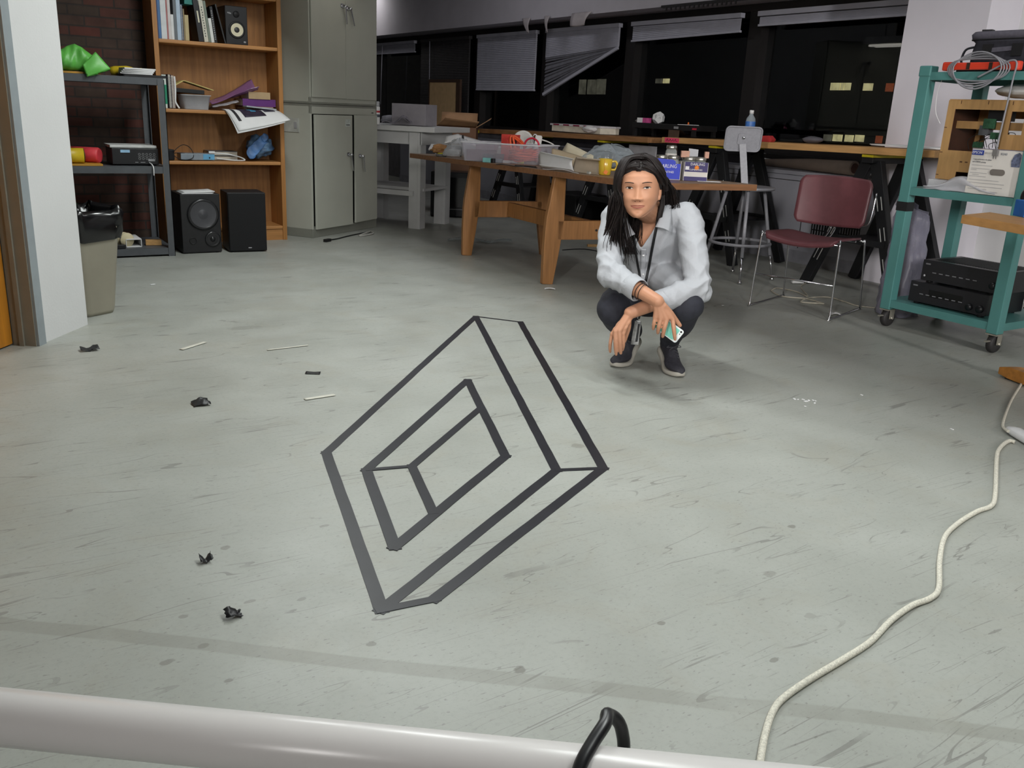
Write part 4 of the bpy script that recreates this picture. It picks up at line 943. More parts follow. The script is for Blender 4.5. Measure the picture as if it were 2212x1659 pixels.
b.build('drawing', colm('grey_print', (150, 150, 152), .5), t)
for (px, py, sz, lab, rgb, nm) in ((1390, 266, (.06, .10, .042), 'small white and pink box on the black shelf', (226, 222, 226), 'small_box'), (1377, 268, (.04, .05, .022), 'small grey clay lump beside the white and pink box', (120, 116, 114), 'clay_lump')):
    q = PX(px, py, 5.52)
    if nm == 'small_box':
        t = thing(nm, lab, 'box', (5.52, q[1], z1)); MB().box((5.52, q[1] + .02, z1 + .022), (.06, .075, .042)).build('carton', M_PAPER, t); MB().box((5.52, q[1] - .045, z1 + .022), (.06, .052, .042)).build('pink_end', colm('magenta_card', (196, 80, 140), .5), t)
    else: tag(lumpy(MB(), (5.52, q[1], z1 + .014), (.022, .03, .0125), 8, .2, 16, 10).build(nm, colm('grey_clay', rgb, .7)), lab, 'lump')
q = PX(1487, 267, 5.5); t = thing('card_with_clip', 'white card with an orange clip on the near end of the black shelf', 'card', (5.5, q[1], z1)); MB().box((5.5, q[1], z1 + .003), (.10, .15, .004), rotz(.1)).build('card_sheet', M_PAPER, t); MB().lathe([(.008, 0), (.005, .018), (0, .022)], (5.5, q[1], z1 + .005)).build('clip', colm('orange_plastic', (226, 110, 40), .5), t)
q = PX(1500, 273, 5.445); MB().box2((5.446, q[1] - .025, z1 - .035), (5.4495, q[1] + .025, z1 - .02)).build('red_tag', colm('red_tag', (206, 40, 70), .5), bpy.data.objects['black_side_shelf'])
q = PX(1460, 271, 5.445); MB().box2((5.446, q[1] - .03, z1 - .035), (5.4495, q[1] + .025, z1 - .015)).build('grey_tag', colm('grey_print', (150, 150, 152), .5), bpy.data.objects['black_side_shelf'])
# things on the worn bench
q = on_bench(1235, 285, LA, LB, .12)
t = thing('flat_carton', 'flat white carton with a dark red patterned lid on the worn bench', 'box', tuple(q))
ya, yb = PX(1296, 285, 5.37)[1], PX(1192, 280, 5.37)[1]; z = q[2] + .012
MB().box2((5.37, ya, z), (5.60, yb, z + .055)).build('carton', colm('cream_carton', (222, 216, 200), .6), t)
MB().box2((5.36, ya - .01, z + .056), (5.61, yb + .02, z + .072)).build('lid', colm('white_lid', (206, 202, 206), .5), t)
b = MB()
for k in range(4): b.box2((5.3585, ya + .15 + .17 * k, z + .058), (5.36, ya + .15 + .17 * k + .10, z + .070))
b.build('lid_pattern', colm('dark_red_print', (126, 24, 56), .5), t)
q2 = PX(1275, 275, 5.33)
tag(lumpy(MB(), (5.325, q2[1], q[2] + .052), (.05, .11, .038), 15, .22, 30, 20).build('plastic_bag', mat('white_bag_film', (222, 220, 220), .4, var=.06)), 'scrunched white plastic bag against the flat carton on the worn bench', 'bag')
# bottle, red tool and tin on the plywood bench
q = on_bench(1620, 275, RA_, RB_, .08); t = thing('water_bottle', 'clear water bottle with a blue label and white cap on the plywood bench', 'bottle', tuple(q))
MB().lathe([(0, .001), (.032, .001), (.037, .012), (.037, .148), (.033, .168), (.016, .192), (.0135, .202)], q, None, 24).build('bottle_body', clear_mat('bottle_plastic', (170, 180, 186), .55, .1), t)
MB().lathe([(.0376, .055), (.0382, .058), (.0382, .142), (.0376, .146)], q, None, 24).build('label', mat('blue_bottle_label', (70, 118, 190), .4, var=.15, scale=40), t)
MB().lathe([(0, .202), (.0165, .202), (.0165, .224), (.014, .228), (0, .228)], q, None, 18).build('cap', M_PAPER, t)
q = on_bench(1660, 296, RA_, RB_, .08); t = thing('tape_dispenser', 'red tape dispenser with a pale tip on the plywood bench', 'tape dispenser', tuple(q)); MB().prism([(-.08, .002), (.06, .002), (.075, .02), (.04, .048), (-.05, .042), (-.08, .02)], .04, q, (0, -1, 0), (0, 0, 1)).build('body', colm('red_plastic', (196, 60, 62), .4), t); MB().box(q + V(0, .10, .04), (.03, .05, .025)).build('tip', colm('cream_plastic', (240, 226, 190), .5), t)
for (px, lab, c_) in ((1755, 'grey cloth lump on the plywood bench near the column', (96, 94, 100)),):
    q = on_bench(px, 305, RA_, RB_, .2); tag(lumpy(MB(), q + V(0, 0, .030), (.06, .09, .026), 3, .15, 24, 14).build('cloth_lump', colm('grey_cloth', c_, .8)), lab, 'cloth')
q = on_bench(1938, 325, RA_, RB_, .2); yq = PX(1938, 325, 5.45)[1]
t = thing('paper_sheets', 'white paper sheets at the end of the plywood bench below the column', 'paper', (5.5, yq - .1, q[2])); 
for k in range(2): MB().box((5.55 + .01 * k, yq - .09 + .02 * k, q[2] + .012 + .005 * k), (.36, .48, .004), rotz(.08 * k)).build('paper_sheet', M_PAPER, t)
# brown paper roll and bits on top of the radiator
zt = .737; pa = PX(1655, 358, 6.10); pb = PX(1842, 362, 6.02)
t = thing('brown_paper_roll', 'big brown paper roll lying on the radiator under the plywood bench', 'paper roll', (6.08, (pa[1] + pb[1]) / 2, zt))
b = MB(); b.tube([(6.12, pa[1] + .15, zt + .03), (6.10, (pa[1] + pb[1]) / 2, zt + .050), (6.045, pb[1], zt + .056)], [.025, .048, .055], 24); b.build('roll', colm('kraft_paper', (132, 116, 104), .7, var=.05), t)
b = MB(); b.tube([(6.045, pb[1] + .002, zt + .056), (6.0445, pb[1] - .004, zt + .056)], [.04, .038], 20); b.build('roll_core', colm('dark_core', (70, 46, 38), .7), t)
tag(MB().sheet(lambda u, v: V(6.19 + .05 * u, pa[1] + .22 - .60 * v, zt + .002 + .11 * u - .075 * v * u), 6, 10, .003).build('white_board', M_PAPER), 'white board leaning behind the brown paper roll on the radiator', 'board')
for k, (px, rgb, lab) in enumerate(((1862, (60, 130, 128), 'teal scrap on the radiator beside the paper roll'), (1885, (200, 204, 210), 'crumpled white scrap on the radiator beside the paper roll'))):
    q = PX(px, 368, 6.04); tag(lumpy(MB(), (6.06, q[1], zt + .018), (.04, .06 + .03 * k, .016), 30 + k, .2, 18, 10).build('scrap', colm('scrap_%d' % k, rgb, .6)), lab, 'scrap')

# far bay: white table, cartons, board
M_WTAB = mat('white_painted_wood', (206, 206, 206), .5, var=.04, scale=6)
U = nrm(V(.56, -.83, 0)); Wd = nrm(V(-U[1], U[0], 0)); f0 = FL(893, 494); Rm = np.stack([U, Wd, V(0, 0, 1)], 1)
t = thing('white_work_table', 'tall white painted table standing beyond the storage cabinet', 'table', tuple(f0 + Wd * .3 - U * .5)); zt_ = PD(893, 273, f0 @ FW0)[2]
def tb(u0, u1, w0, w1, z0, z1, b=None): b = b or MB(); return b.box(f0 + U * (u0 + u1) / 2 + Wd * (w0 + w1) / 2 + V(0, 0, (z0 + z1) / 2), (u1 - u0, w1 - w0, z1 - z0), Rm)
tb(-.80, .235, -.06, .66, zt_ - .045, zt_).build('table_top', M_WTAB, t, bevel=.003)
tb(-.75, .05, .02, .045, zt_ - .16, zt_ - .046).build('apron', M_WTAB, t); tb(.05, .075, .0, .60, zt_ - .16, zt_ - .046).build('apron', M_WTAB, t)
for (u, w) in ((0, 0), (0, .50), (-.70, 0), (-.70, .50)):
    b = MB(); tb(u - .055, u + .035, w, w + .04, 0, zt_ - .046, b); tb(u + .036, u + .066, w, w + .10, 0, zt_ - .046, b); b.build('leg', M_WTAB, t)
tb(-.70, .08, .05, .54, .345, .37).build('lower_shelf', M_WTAB, t); tb(-.70, 0, -.02, -.0, .30, .345).build('shelf_rail', M_WTAB, t)
def onw(px, w): # point over the table top at a pixel column, w metres behind the front
    d = f0 @ FW0 + w; q = PD(px, 270, d); return V(q[0], q[1], zt_ + .001)
q = onw(813, .05); t = thing('spray_can', 'white spray can with a red band at the edge of the tall white table', 'spray can', tuple(q))
MB().lathe([(0, 0), (.03, 0), (.032, .006), (.032, .150), (.026, .158)], q, None, 24).build('can_body', M_PAPER, t); MB().lathe([(.027, .158), (.029, .160), (.029, .196), (.024, .200), (0, .2)], q, None, 24).build('cap', colm('pale_grey_cap', (176, 178, 182), .5), t)
MB().lathe([(.0325, .104), (.0328, .106), (.0328, .118), (.0325, .120)], q, None, 24).build('red_band', colm('red_band', (190, 50, 60), .5), t); MB().lathe([(.0325, .064), (.0328, .066), (.0328, .086), (.0325, .088)], q, None, 24).build('dark_band', colm('slate_print', (80, 84, 96), .5), t)
q = onw(870, .15); tag(MB().sheet(crumple(lambda u, v: onw(824 + 64 * u, .0 + .15 * v) + V(0, 0, .02 + .06 * math.exp(-((u - .7) / .2) ** 2) + .012 * math.sin(9 * u)), .012, 3), 20, 8, .004).build('grey_cloth', colm('grey_felt', (112, 108, 116), .8, var=.15)), 'crumpled grey cloth on the tall white table', 'cloth')
q = onw(895, .30); tag(MB().box(q + V(0, 0, .098), (.36, .22, .19), Rm).build('white_carton', colm('dim_white_carton', (150, 146, 152), .6, var=.05), bevel=.003), 'white carton with a reddish top edge standing on the tall white table', 'box')
q = onw(843, .45); tag(lumpy(MB(), q + V(0, 0, .046), (.10, .08, .04), 6, .18, 24, 14).build('crumpled_paper', colm('grey_paper', (150, 150, 158), .7)), 'crumpled pale paper behind the grey cloth on the tall white table', 'paper')
M_KRAFT = mat('brown_carton', (128, 94, 72), .75, var=.08, scale=5)
t = thing('cardboard_box', 'open brown cardboard box with flaps spread in front of the windows', 'box', (4.86, 8.75, 0))
bc_ = V(4.86, 8.75, 0); bR = np.stack([RT0, FW0, V(0, 0, 1)], 1); h_ = .91
def bxp(a, w, z): return bc_ + RT0 * a + FW0 * w + V(0, 0, z)
b = MB(); 
for s_ in (-1, 1): b.box(bxp(s_ * .21, 0, h_ / 2), (.008, .42, h_), bR); b.box(bxp(0, s_ * .21, h_ / 2), (.42, .008, h_), bR)
b.box(bxp(0, 0, .004), (.42, .42, .008), bR); b.build('carton', M_KRAFT, t)
for (a0, a1, sl, nm) in ((-.21, -.01, -.05, 'flap'), (.01, .21, .05, 'flap')):
    pass
def flap(P0, P1, Q1, Q0): b = MB(); b.sheet(lambda u, v: (P0 + (P1 - P0) * u) * (1 - v) + (Q0 + (Q1 - Q0) * u) * v, 4, 4, .007); b.build('flap', mat('brown_carton_inside', (164, 126, 92), .75, var=.06), t)
flap(bxp(-.21, -.214, h_), bxp(.21, -.214, h_), bxp(.25, -.36, h_ + .06), bxp(-.10, -.34, h_ + .09)); flap(bxp(-.214, -.21, h_), bxp(-.214, .21, h_), bxp(-.40, .16, h_ + .05), bxp(-.40, -.16, h_ - .02)); flap(bxp(.214, -.21, h_), bxp(.214, .21, h_), bxp(.36, .18, h_ + .10), bxp(.36, -.14, h_ + .09)); flap(bxp(-.2, .214, h_), bxp(.2, .214, h_), bxp(.2, .32, h_ + .14), bxp(-.2, .32, h_ + .14))
ya, yb = PX(1002, 200, 6.17)[1], PX(930, 200, 6.17)[1]
t = thing('cork_board', 'pale brown board with a dark frame leaning against the dark mini blind', 'board', (6.15, (ya + yb) / 2, .737))
MB().box2((6.14, ya + .16, .738), (6.155, yb - .03, 1.43)).build('board_panel', colm('cork_tan', (214, 180, 134), .7, var=.06), t)
b = MB(); b.box2((6.135, ya + .05, .738), (6.165, ya + .16, 1.47)); b.box2((6.135, yb - .03, .738), (6.165, yb, 1.47)); b.box2((6.135, ya + .16, 1.43), (6.165, yb - .03, 1.47)); b.build('frame', colm('dark_wood_frame', (78, 58, 46), .6), t)
q = FL(972, 470); t = thing('old_monitor', 'dark boxy monitor on the floor under the far end of the work table', 'monitor', tuple(q)); mR = np.stack([RT0, FW0, V(0, 0, 1)], 1)
MB().box(q + FW0 * .16 + V(0, 0, .235), (.42, .28, .46), mR).build('housing', M_BLACKG, t, bevel=.01); MB().box(q + FW0 * .018 + V(0, 0, .26), (.34, .006, .30), mR).build('screen', mat('dark_glass', (10, 10, 12), .15), t); MB().box(q + FW0 * .017 + V(0.0, 0, .085), (.34, .006, .006), mR).build('trim_line', colm('grey_print', (150, 150, 152), .5), t)
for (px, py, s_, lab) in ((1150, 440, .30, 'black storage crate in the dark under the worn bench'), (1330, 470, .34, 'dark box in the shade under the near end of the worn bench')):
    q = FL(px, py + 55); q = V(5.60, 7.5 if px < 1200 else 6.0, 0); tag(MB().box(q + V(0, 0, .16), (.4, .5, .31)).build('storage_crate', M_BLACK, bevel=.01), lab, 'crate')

# ------------------------------------------------------------------ the long wooden work table and its clutter
M_TBTOP = mat('brown_hardboard_top', (142, 116, 92), .45, var=.10, scale=4)
M_TBEDGE = mat('reddish_table_edge', (132, 92, 62), .5, var=.12, scale=6, stretch=(.8, 8, 8))
M_TBLEG = mat('honey_oak_leg', (160, 112, 66), .42, var=.12, scale=6, stretch=(10, 10, .8))
TA, TC = FL(885, 331, .720), FL(1400, 395, .752)
TR = TC + V(.76, -.10, -.003)
_l = nrm((TC - TA)[:2].tolist() + [0]); _r = (TR - TC); _w = np.linalg.norm(_r[:2])
TL = nrm(TC - TA); TW = nrm(_r - TL * (_r @ TL)); TN = np.cross(TW, TL)
if TN[2] < 0: TN = -TN
TLEN = np.linalg.norm(TC - TA); TWID = .78
def TP(px, py, up=0.0):
    d = ray(px, py); t = ((TA - CAM) @ TN) / (d @ TN); return CAM + d * t + TN * up
def _px(p):
    d = p - CAM; return IW / 2 + FPX * (d @ CR) / (d @ CF)
def TX(px, w, up=0.0):
    # point on the table top in pixel column px, w metres in from the long front edge
    a, b_ = -.3, TLEN + .3
    for _ in range(40):
        m_ = (a + b_) / 2
        if _px(TA + TL * m_ + TW * w) < px: a = m_
        else: b_ = m_
    return TA + TL * a + TW * w + TN * up
def TQ(l, w, up=0.0): return TA + TL * l + TW * w + TN * up
Rt = np.stack([TL, TW, TN], 1)
wt = thing('work_table', 'long wooden work table on trestle legs, covered with clutter', 'table', tuple(V(*TQ(TLEN / 2, TWID / 2)[:2], 0)))
TRr = TR - TC; 
P4 = [TA, TC, TR, TA + TR - TC]
b = MB(); th_ = .036; b.add([p for p in P4] + [p - TN * th_ for p in P4], [(0, 1, 2, 3) if np.cross(P4[1] - P4[0], P4[2] - P4[1])[2] > 0 else (3, 2, 1, 0), (0, 4, 5, 1), (1, 5, 6, 2), (2, 6, 7, 3), (3, 7, 4, 0), (7, 6, 5, 4)], 0)
for i in range(1, 6): b.m[i] = 1
b.build('table_top', [M_TBTOP, M_TBEDGE], wt, bevel=.002)
def leg(foot, top, wt0, wt1, th, wd, name='leg'):
    # tapered plank leg: widest a little below the middle
    d = nrm(top - foot); ax = nrm(wd - d * (wd @ d)); ay = np.cross(d, ax); L_ = np.linalg.norm(top - foot); b = MB(); rings = []
    for f, w in ((0, wt0), (.30, wt0 * 1.45), (.52, wt1), (.62, wt1), (1.0, wt0 * 1.05)):
        c = foot + d * L_ * f; rings.append([c + ax * a * w / 2 + ay * e * th / 2 for a, e in ((-1, -1), (1, -1), (1, 1), (-1, 1))])
    b.loft(rings, smooth=False); b.build(name, M_TBLEG, wt, bevel=.004)
f1, f2 = FL(1007, 551), FL(1180, 613); TWh = nrm(V(.97, -.22, 0)); TS = .50
def under(p, lean): q = p + TWh * lean; t = ((TA - q) @ TN) / TN[2]; return V(q[0], q[1], q[2] + t - th_ - .001)
rails = []
for f in (f1, f2):
    leg(f, under(f, .05), .075, .125, .045, TWh); r_ = f + TWh * (TS + .16); leg(r_, under(r_, -.05), .075, .125, .045, TWh)
    a = f + TWh * .05 + V(0, 0, .36); c = r_ - TWh * .05 + V(0, 0, .36); b = MB(); b.beam(a, c, .045, .125); ral = b.build('cross_rail', M_TBLEG, wt, bevel=.003); rails.append((a, c))
    b = MB(); pv = nrm(np.cross(TWh, V(0, 0, 1)))
    for k in (.50, .60):
        q = a + (c - a) * k
        for s_ in (-1, 1): b.cyl(q + pv * s_ * .022, q + pv * s_ * .026, .008, n=10)
    b.build('bolts', M_BLACK, ral)
a = (rails[0][0] + rails[0][1]) / 2; c = (rails[1][0] + rails[1][1]) / 2; MB().beam(a + (c - a) * .03, c - (c - a) * .03, .04, .11).build('stretcher', M_TBLEG, wt, bevel=.003)

# clutter, far end to near end
def put(name, lab, cat, mb, m, **k): return tag(mb.build(name, m, **k), lab, cat)
q = TX(934, .03); put('paper_bag', 'small crumpled brown paper bag at the far corner of the work table', 'paper bag', lumpy(MB(), q + TW * .07 + TN * .055, (.080, .065, .045), 2, .30, 44, 30), colm('brown_bag_paper', (168, 124, 80), .7, var=.1))
pq = thing('picture_frame', 'white framed sheet lying under the clear bag at the far end of the work table', 'frame', tuple(TX(975, .4)))
o = TX(968, .42) + TN * .048; RR = np.stack([RT0, nrm(FW0 + TN * .15), nrm(np.cross(RT0, nrm(FW0 + TN * .15)))], 1)
MB().box(o, (.32, .22, .012), RR).build('frame_border', M_PAPER, pq); MB().box(o + RR[:, 2] * .0075, (.26, .16, .002), RR).build('dark_picture', colm('dark_print', (60, 58, 66), .4), pq); MB().box(o - RR[:, 2] * .025, (.2, .14, .034), RR).build('backing', M_PAPER, pq)
# clear plastic bag with papers
def bagf(c, ru, rw, h, seed):
    def f(u, v):
        a = 2 * math.pi * u; r = math.cos(v * math.pi / 2) ** .8 * (1 + .10 * math.sin(4 * a + seed) + .07 * math.sin(9 * a + 5 * v)); return c + RT0 * ru * r * math.cos(a) + FW0 * rw * r * math.sin(a) + V(0, 0, h * math.sin(v * math.pi / 2) ** .9 * (1 + .15 * math.sin(3 * a + 1)))
    return crumple(f, .03, seed, 3.0)
M_CBAG = clear_mat('clear_bag_film', (216, 220, 224), .20, .15)
q = TX(993, .14) + TN * .014; put('plastic_bag', 'clear plastic bag of papers standing beside the brown paper bag on the work table', 'bag', MB().sheet(bagf(q, .125, .07, .115, 5), 30, 10, .002), M_CBAG)
t = thing('folded_paper', 'folded white paper tenting up behind the clear bag on the work table', 'paper', tuple(TX(985, .4)))
o = TX(980, .34) + TN * .10
MB().sheet(lambda u, v: o + RT0 * (.30 * u - .08) + FW0 * .16 * v + V(0, 0, .045 * (1 - abs(u - .35) / .65) * (1 if u > .35 else 1.1) - .03 + .05 * v), 12, 4, .003).build('paper_sheet', M_PAPER, t)
t = thing('white_box', 'long flat white box lying behind the plastic tub on the work table', 'box', tuple(TX(1070, .62)))
o = TX(1070, .62) + TN * .044; MB().box(o + TN * .0, (.80, .20, .085), Rt).build('carton', M_PAPER, t, bevel=.003)
q = TX(953, .05); put('round_dish', 'small grey dish with a yellow disc in front of the clear bag', 'dish', MB().lathe([(0, .001), (.04, .001), (.045, .018), (.036, .02), (0, .018)], q, None, 20), [colm('grey_dish', (110, 112, 112), .5)])
q = TX(953, .05) + TN * .0215; put('yellow_disc', 'yellow disc lying in the grey dish on the work table', 'disc', MB().lathe([(0, 0), (.028, 0), (.028, .006), (0, .006)], q, None, 20), M_TAPEY)
q = TP(970, 337) + TW * .02; put('white_strip', 'narrow white strip lying at the far front edge of the work table', 'strip', MB().box(q + TN * .005, (.15, .03, .008), np.stack([RT0, FW0, TN], 1)), M_PAPER)
# black cables standing up beside the tub
q = TP(983, 340) + TW * .05
b = MB(); b.tube(smooth_path([q + TN * .006, q + TN * .06 + RT0 * .006, q + TN * .17 + RT0 * .012, q + TN * .10 + RT0 * .025, q + TN * .03 + RT0 * .04, q + RT0 * .07 + TN * .008], 8), .006, 8); b.tube(smooth_path([q + RT0 * .045 + FW0 * .06 + TN * .008, q + RT0 * .06 + FW0 * .06 + TN * .09, q + RT0 * .10 + FW0 * .06 + TN * .115, q + RT0 * .14 + FW0 * .06 + TN * .08], 8), .005, 8)
put('black_cable', 'stiff black cable looping upright beside the plastic tub on the work table', 'cable', b, M_BLACK)
# big clear tub with its contents
tp0, tp1, tp2 = TP(998, 347), TP(1158, 358), TP(1195, 338)
ux = nrm(tp1 - tp0); wx = np.linalg.norm(tp1 - tp0); dx_ = np.cross(TN, ux); Rb = np.stack([ux, dx_, TN], 1); dep_ = .36
def bring(e, z, r=.03): return [tp0 + ux * (wx / 2) + dx_ * (dep_ / 2) + Rb @ V(x, y, z) for x, y in rrect(wx + 2 * e, dep_ + 2 * e, r, 5)]
t = thing('plastic_tub', 'large clear plastic tub full of cables and boxes on the work table', 'tub', tuple(tp0 + ux * wx / 2 + dx_ * dep_ / 2))
hT = .135
b = MB(); b.loft([bring(-.004, .002), bring(.016, hT)], caps=False); b.loft([bring(-.008, .004), bring(.013, hT)], caps=False); b.build('bin', clear_mat('frosted_plastic', (214, 212, 222), .17, .2), t)
b = MB(); R_ = bring(.020, hT, .034); b.tube([V(*p) for p in R_], .006, 6, True); b.build('rim', clear_mat('frosted_rim', (226, 226, 232), .7, .2), t)
def intub(u, v, z): return tp0 + ux * wx * u + dx_ * dep_ * v + TN * z
t = thing('red_box', 'red cardboard box with a dark picture sticking out of the plastic tub', 'box', tuple(intub(.42, .4, .01)))
MB().box(intub(.47, .62, .105), (.13, .05, .19), Rb).build('carton', colm('red_card', (214, 70, 62), .5), t)
MB().box(intub(.54, .55, .165) - dx_ * .0005, (.045, .003, .05), Rb @ roty(.3)).build('picture', colm('dark_print', (60, 58, 66), .4), t)
t = thing('orange_cord', 'coils of orange cable in the right half of the plastic tub', 'cable', tuple(intub(.75, .4, .01))); t.name = 'orange_cable'
rr = random.Random(7); b = MB(); P = []
for k in range(70):
    a = k * .9; P.append(intub(.72 + (.17 + .03 * math.sin(k * 1.3)) * math.cos(a), .42 + (.24 + .04 * math.sin(k)) * math.sin(a), .02 + .085 * (k / 70) + .010 * math.sin(k * 2.2)))
b.tube(smooth_path(P, 4), .0055, 6); b.build('coil', colm('orange_cable', (232, 96, 58), .5), t)
b = MB()
for s_ in range(2): b.tube(smooth_path([intub(.60 + .04 * s_, .30, .05), intub(.56 + .05 * s_, .32, .13), intub(.55 + .03 * s_, .36, .19), intub(.63 + .04 * s_, .38, .165), intub(.74 + .02 * s_, .36, .12)], 6), .008, 8)
b.build('bight', colm('orange_cable', (232, 96, 58), .5), t)
b = MB(); b.tube(smooth_path([intub(.78, .18, .09), intub(.80, .18, .16), intub(.88, .18, .185), intub(.96, .18, .16), intub(.985, .20, .10)], 7), .007, 8); put('red_cable', 'thick red cable arching over the front of the plastic tub', 'cable', b, colm('red_cable', (206, 40, 66), .45))
rr = random.Random(9)
t = thing('dark_parts', 'dark electronic parts seen through the left half of the plastic tub', 'parts', tuple(intub(.22, .4, .005)))
for k, (u, v, w, d, h, rgb) in enumerate(((.16, .35, .17, .16, .075, (112, 84, 98)), (.34, .3, .10, .18, .05, (70, 62, 76)), (.20, .45, .14, .12, .035, (150, 128, 142)))): MB().box(intub(u, v, .008 + h / 2 + (.077 if k == 2 else 0)), (w, d, h), Rb @ rotz(.1 * k)).build('circuit_case', colm('case_%d' % k, rgb, .5), t)
# white reel and clip lamp behind the tub
q = TX(1127, .60); t = thing('white_reel', 'round white reel standing upright behind the plastic tub', 'reel', tuple(q)); cq = q + TN * .145
Rl = frame_to(nrm(-FW0 * .92 + RT0 * -.25 + V(0, 0, .2))); MB().lathe([(0, -.035), (.082, -.035), (.086, -.03), (.086, .0), (.082, .006), (.074, .008), (.070, .004), (0, .002)], cq, Rl, 40).build('spool', colm('white_plastic', (222, 220, 216), .5, var=.03), t)
MB().box(q + TN * .032 + FW0 * .0, (.10, .06, .062), np.stack([RT0, FW0, TN], 1)).build('stand', M_BLACKG, t)
q = TX(1160, .60); t = thing('clip_lamp', 'small white clip lamp with bent arms behind the plastic tub', 'lamp', tuple(q))
MB().box(q + TN * .145, (.055, .03, .11), np.stack([RT0, FW0, TN], 1) @ roty(.08)).build('lamp_body', colm('white_plastic', (222, 220, 216), .5), t, bevel=.01)
for k, P in enumerate(([(.02, .17), (.09, .15), (.13, .12), (.12, .05), (.14, .008)], [(.0, .19), (-.03, .205), (-.04, .16), (-.035, .008)])):
    MB().tube(smooth_path([q + RT0 * a + TN * c for a, c in P], 6), .005, 8).build('arm', M_CHROME if k else colm('white_plastic', (222, 220, 216), .5), t)
MB().tube(smooth_path([q + RT0 * .06 + TN * .06, q + RT0 * .12 + TN * .09, q + RT0 * .17 + TN * .05, q + RT0 * .2 + TN * .008], 6), .005, 8).build('lead', M_BLACK, t)
put('lamp_clamp', 'grey clamp standing right of the clip lamp behind the plastic tub', 'clamp', MB().prism([(0, 0), (.05, .01), (.05, .03), (.03, .04), (.03, .09), (0, .10), (-.02, .05)], .02, TX(1205, .60) + TN * .001, RT0, (0, 0, 1)), colm('grey_enamel', (116, 118, 120), .5))
# boxes and markers at the front edge
t = thing('teal_case', 'small teal and black case at the front edge of the work table', 'case', tuple(TP(1058, 347) - ux * .0)); o = TP(1053, 347) + TN * .016 - FW0 * .0; RB2 = np.stack([ux, dx_, TN], 1)
o = TP(1053, 351) + TN * .0165; MB().box(o, (.065, .035, .032), RB2).build('teal_half', colm('pale_teal', (120, 178, 176), .5), t, bevel=.003); MB().box(o + ux * .045, (.024, .033, .030), RB2).build('black_half', M_BLACKG, t, bevel=.003)
o = TP(1077, 352) + TN * .015; put('grey_case', 'small grey case beside the teal case on the work table', 'case', MB().box(o, (.045, .03, .028), RB2), colm('steel_blue_grey', (112, 132, 142), .5), bevel=.003)
o = TP(1094, 353) + TN * .011; put('eraser_block', 'small white block beside the yellow marker on the work table', 'block', MB().box(o, (.05, .022, .020), RB2), M_PAPER, bevel=.003)
t = thing('yellow_marker', 'white and yellow marker lying at the front edge of the work table', 'marker', tuple(TP(1115, 351)))
o = TP(1112, 353) + TN * .0095; d_ = nrm(ux + dx_ * .35); MB().cyl(o - d_ * .045, o + d_ * .02, .009).build('barrel', M_PAPER, t); MB().tube([o + d_ * .021, o + d_ * .06, o + d_ * .068], [.0095, .0095, .007], 16).build('cap', colm('bright_yellow', (238, 224, 50), .4), t); MB().cyl(o - d_ * .056, o - d_ * .046, .008).build('end_plug', M_BLACK, t)
b = MB(); b.tube(smooth_path([TP(1072, 357) + TN * .004, TP(1085, 356) + TN * .004, TP(1110, 360) + TN * .004, TP(1135, 361) + TN * .004, TP(1160, 364) + TN * .004], 6), .003, 6); b.tube(smooth_path([TP(1112, 358.5) + TN * .004, TP(1135, 359.5) + TN * .004, TP(1158, 361.5) + TN * .004], 6), .003, 6); put('thin_cable', 'thin black cable lying along the front edge of the work table', 'cable', b, M_BLACK)
# rolled and curled papers in the middle
t = thing('curled_paper', 'curled white drawing paper hanging to the front edge of the work table', 'paper', tuple(TP(1200, 362)))
def curl(u, v):
    a = -2.5 + 4.3 * v; r = .050 * (1 - .25 * u) ; return TX(1165 + 72 * u + 3 * math.sin(7 * v), .075 + r * math.cos(a) - .01 * u) + TN * (.058 - .012 * u + r * math.sin(a))
MB().sheet(curl, 12, 30, .0025).build('paper_sheet', M_PAPER, t)
def flat1(u, v): return TX(1172 + 78 * u, .004 + .015 * v) + TN * (.004 + .012 * math.sin(3 * u) ** 2)
MB().sheet(flat1, 12, 6, .002).build('paper_sheet', M_PAPER, t)
t = thing('tan_paper', 'large tan sheet rising behind the curled white paper on the work table', 'paper', tuple(TX(1240, .3)))
MB().sheet(lambda u, v: TX(1190 + 100 * u, .21 + .15 * v + .02 * math.sin(4 * u)) + TN * (.006 + v * (.118 * (1 - u) ** .9 + .050 * u) + .010 * math.sin(math.pi * v)), 20, 8, .003).build('paper_sheet', colm('tan_paper', (204, 184, 152), .7, var=.03), t)
t = thing('cream_folder', 'folded cream card tenting up behind the tan sheet on the work table', 'paper', tuple(TX(1260, .55)))
MB().sheet(lambda u, v: TX(1206 + 74 * u, .38 + .08 * v) + TN * (.006 + v * ((.06 + .10 * (u / .22)) if u < .22 else .16 * (1 - (u - .22) / .78 * .45))), 18, 4, .003).build('card', colm('cream_card', (228, 218, 190), .65, var=.03), t)
t = thing('paper_roll', 'half unrolled beige paper roll beside the yellow mug on the work table', 'paper roll', tuple(TP(1270, 372)))
def roll2(u, v):
    a = -1.9 + 3.9 * v; r = .046; return TX(1234 + 60 * u + 10 * v * (1 - u), .115 + r * math.cos(a)) + TN * (.0475 + r * math.sin(a))
MB().sheet(roll2, 14, 24, .0025).build('paper_sheet', colm('beige_paper', (196, 182, 162), .7, var=.03), t)
q = TP(1272, 376) ; put('small_clip', 'tiny pale clip at the table edge by the yellow mug', 'clip', MB().box(q + TN * .008, (.025, .015, .014), Rt), colm('pale_grey_plate', (176, 178, 172), .5))
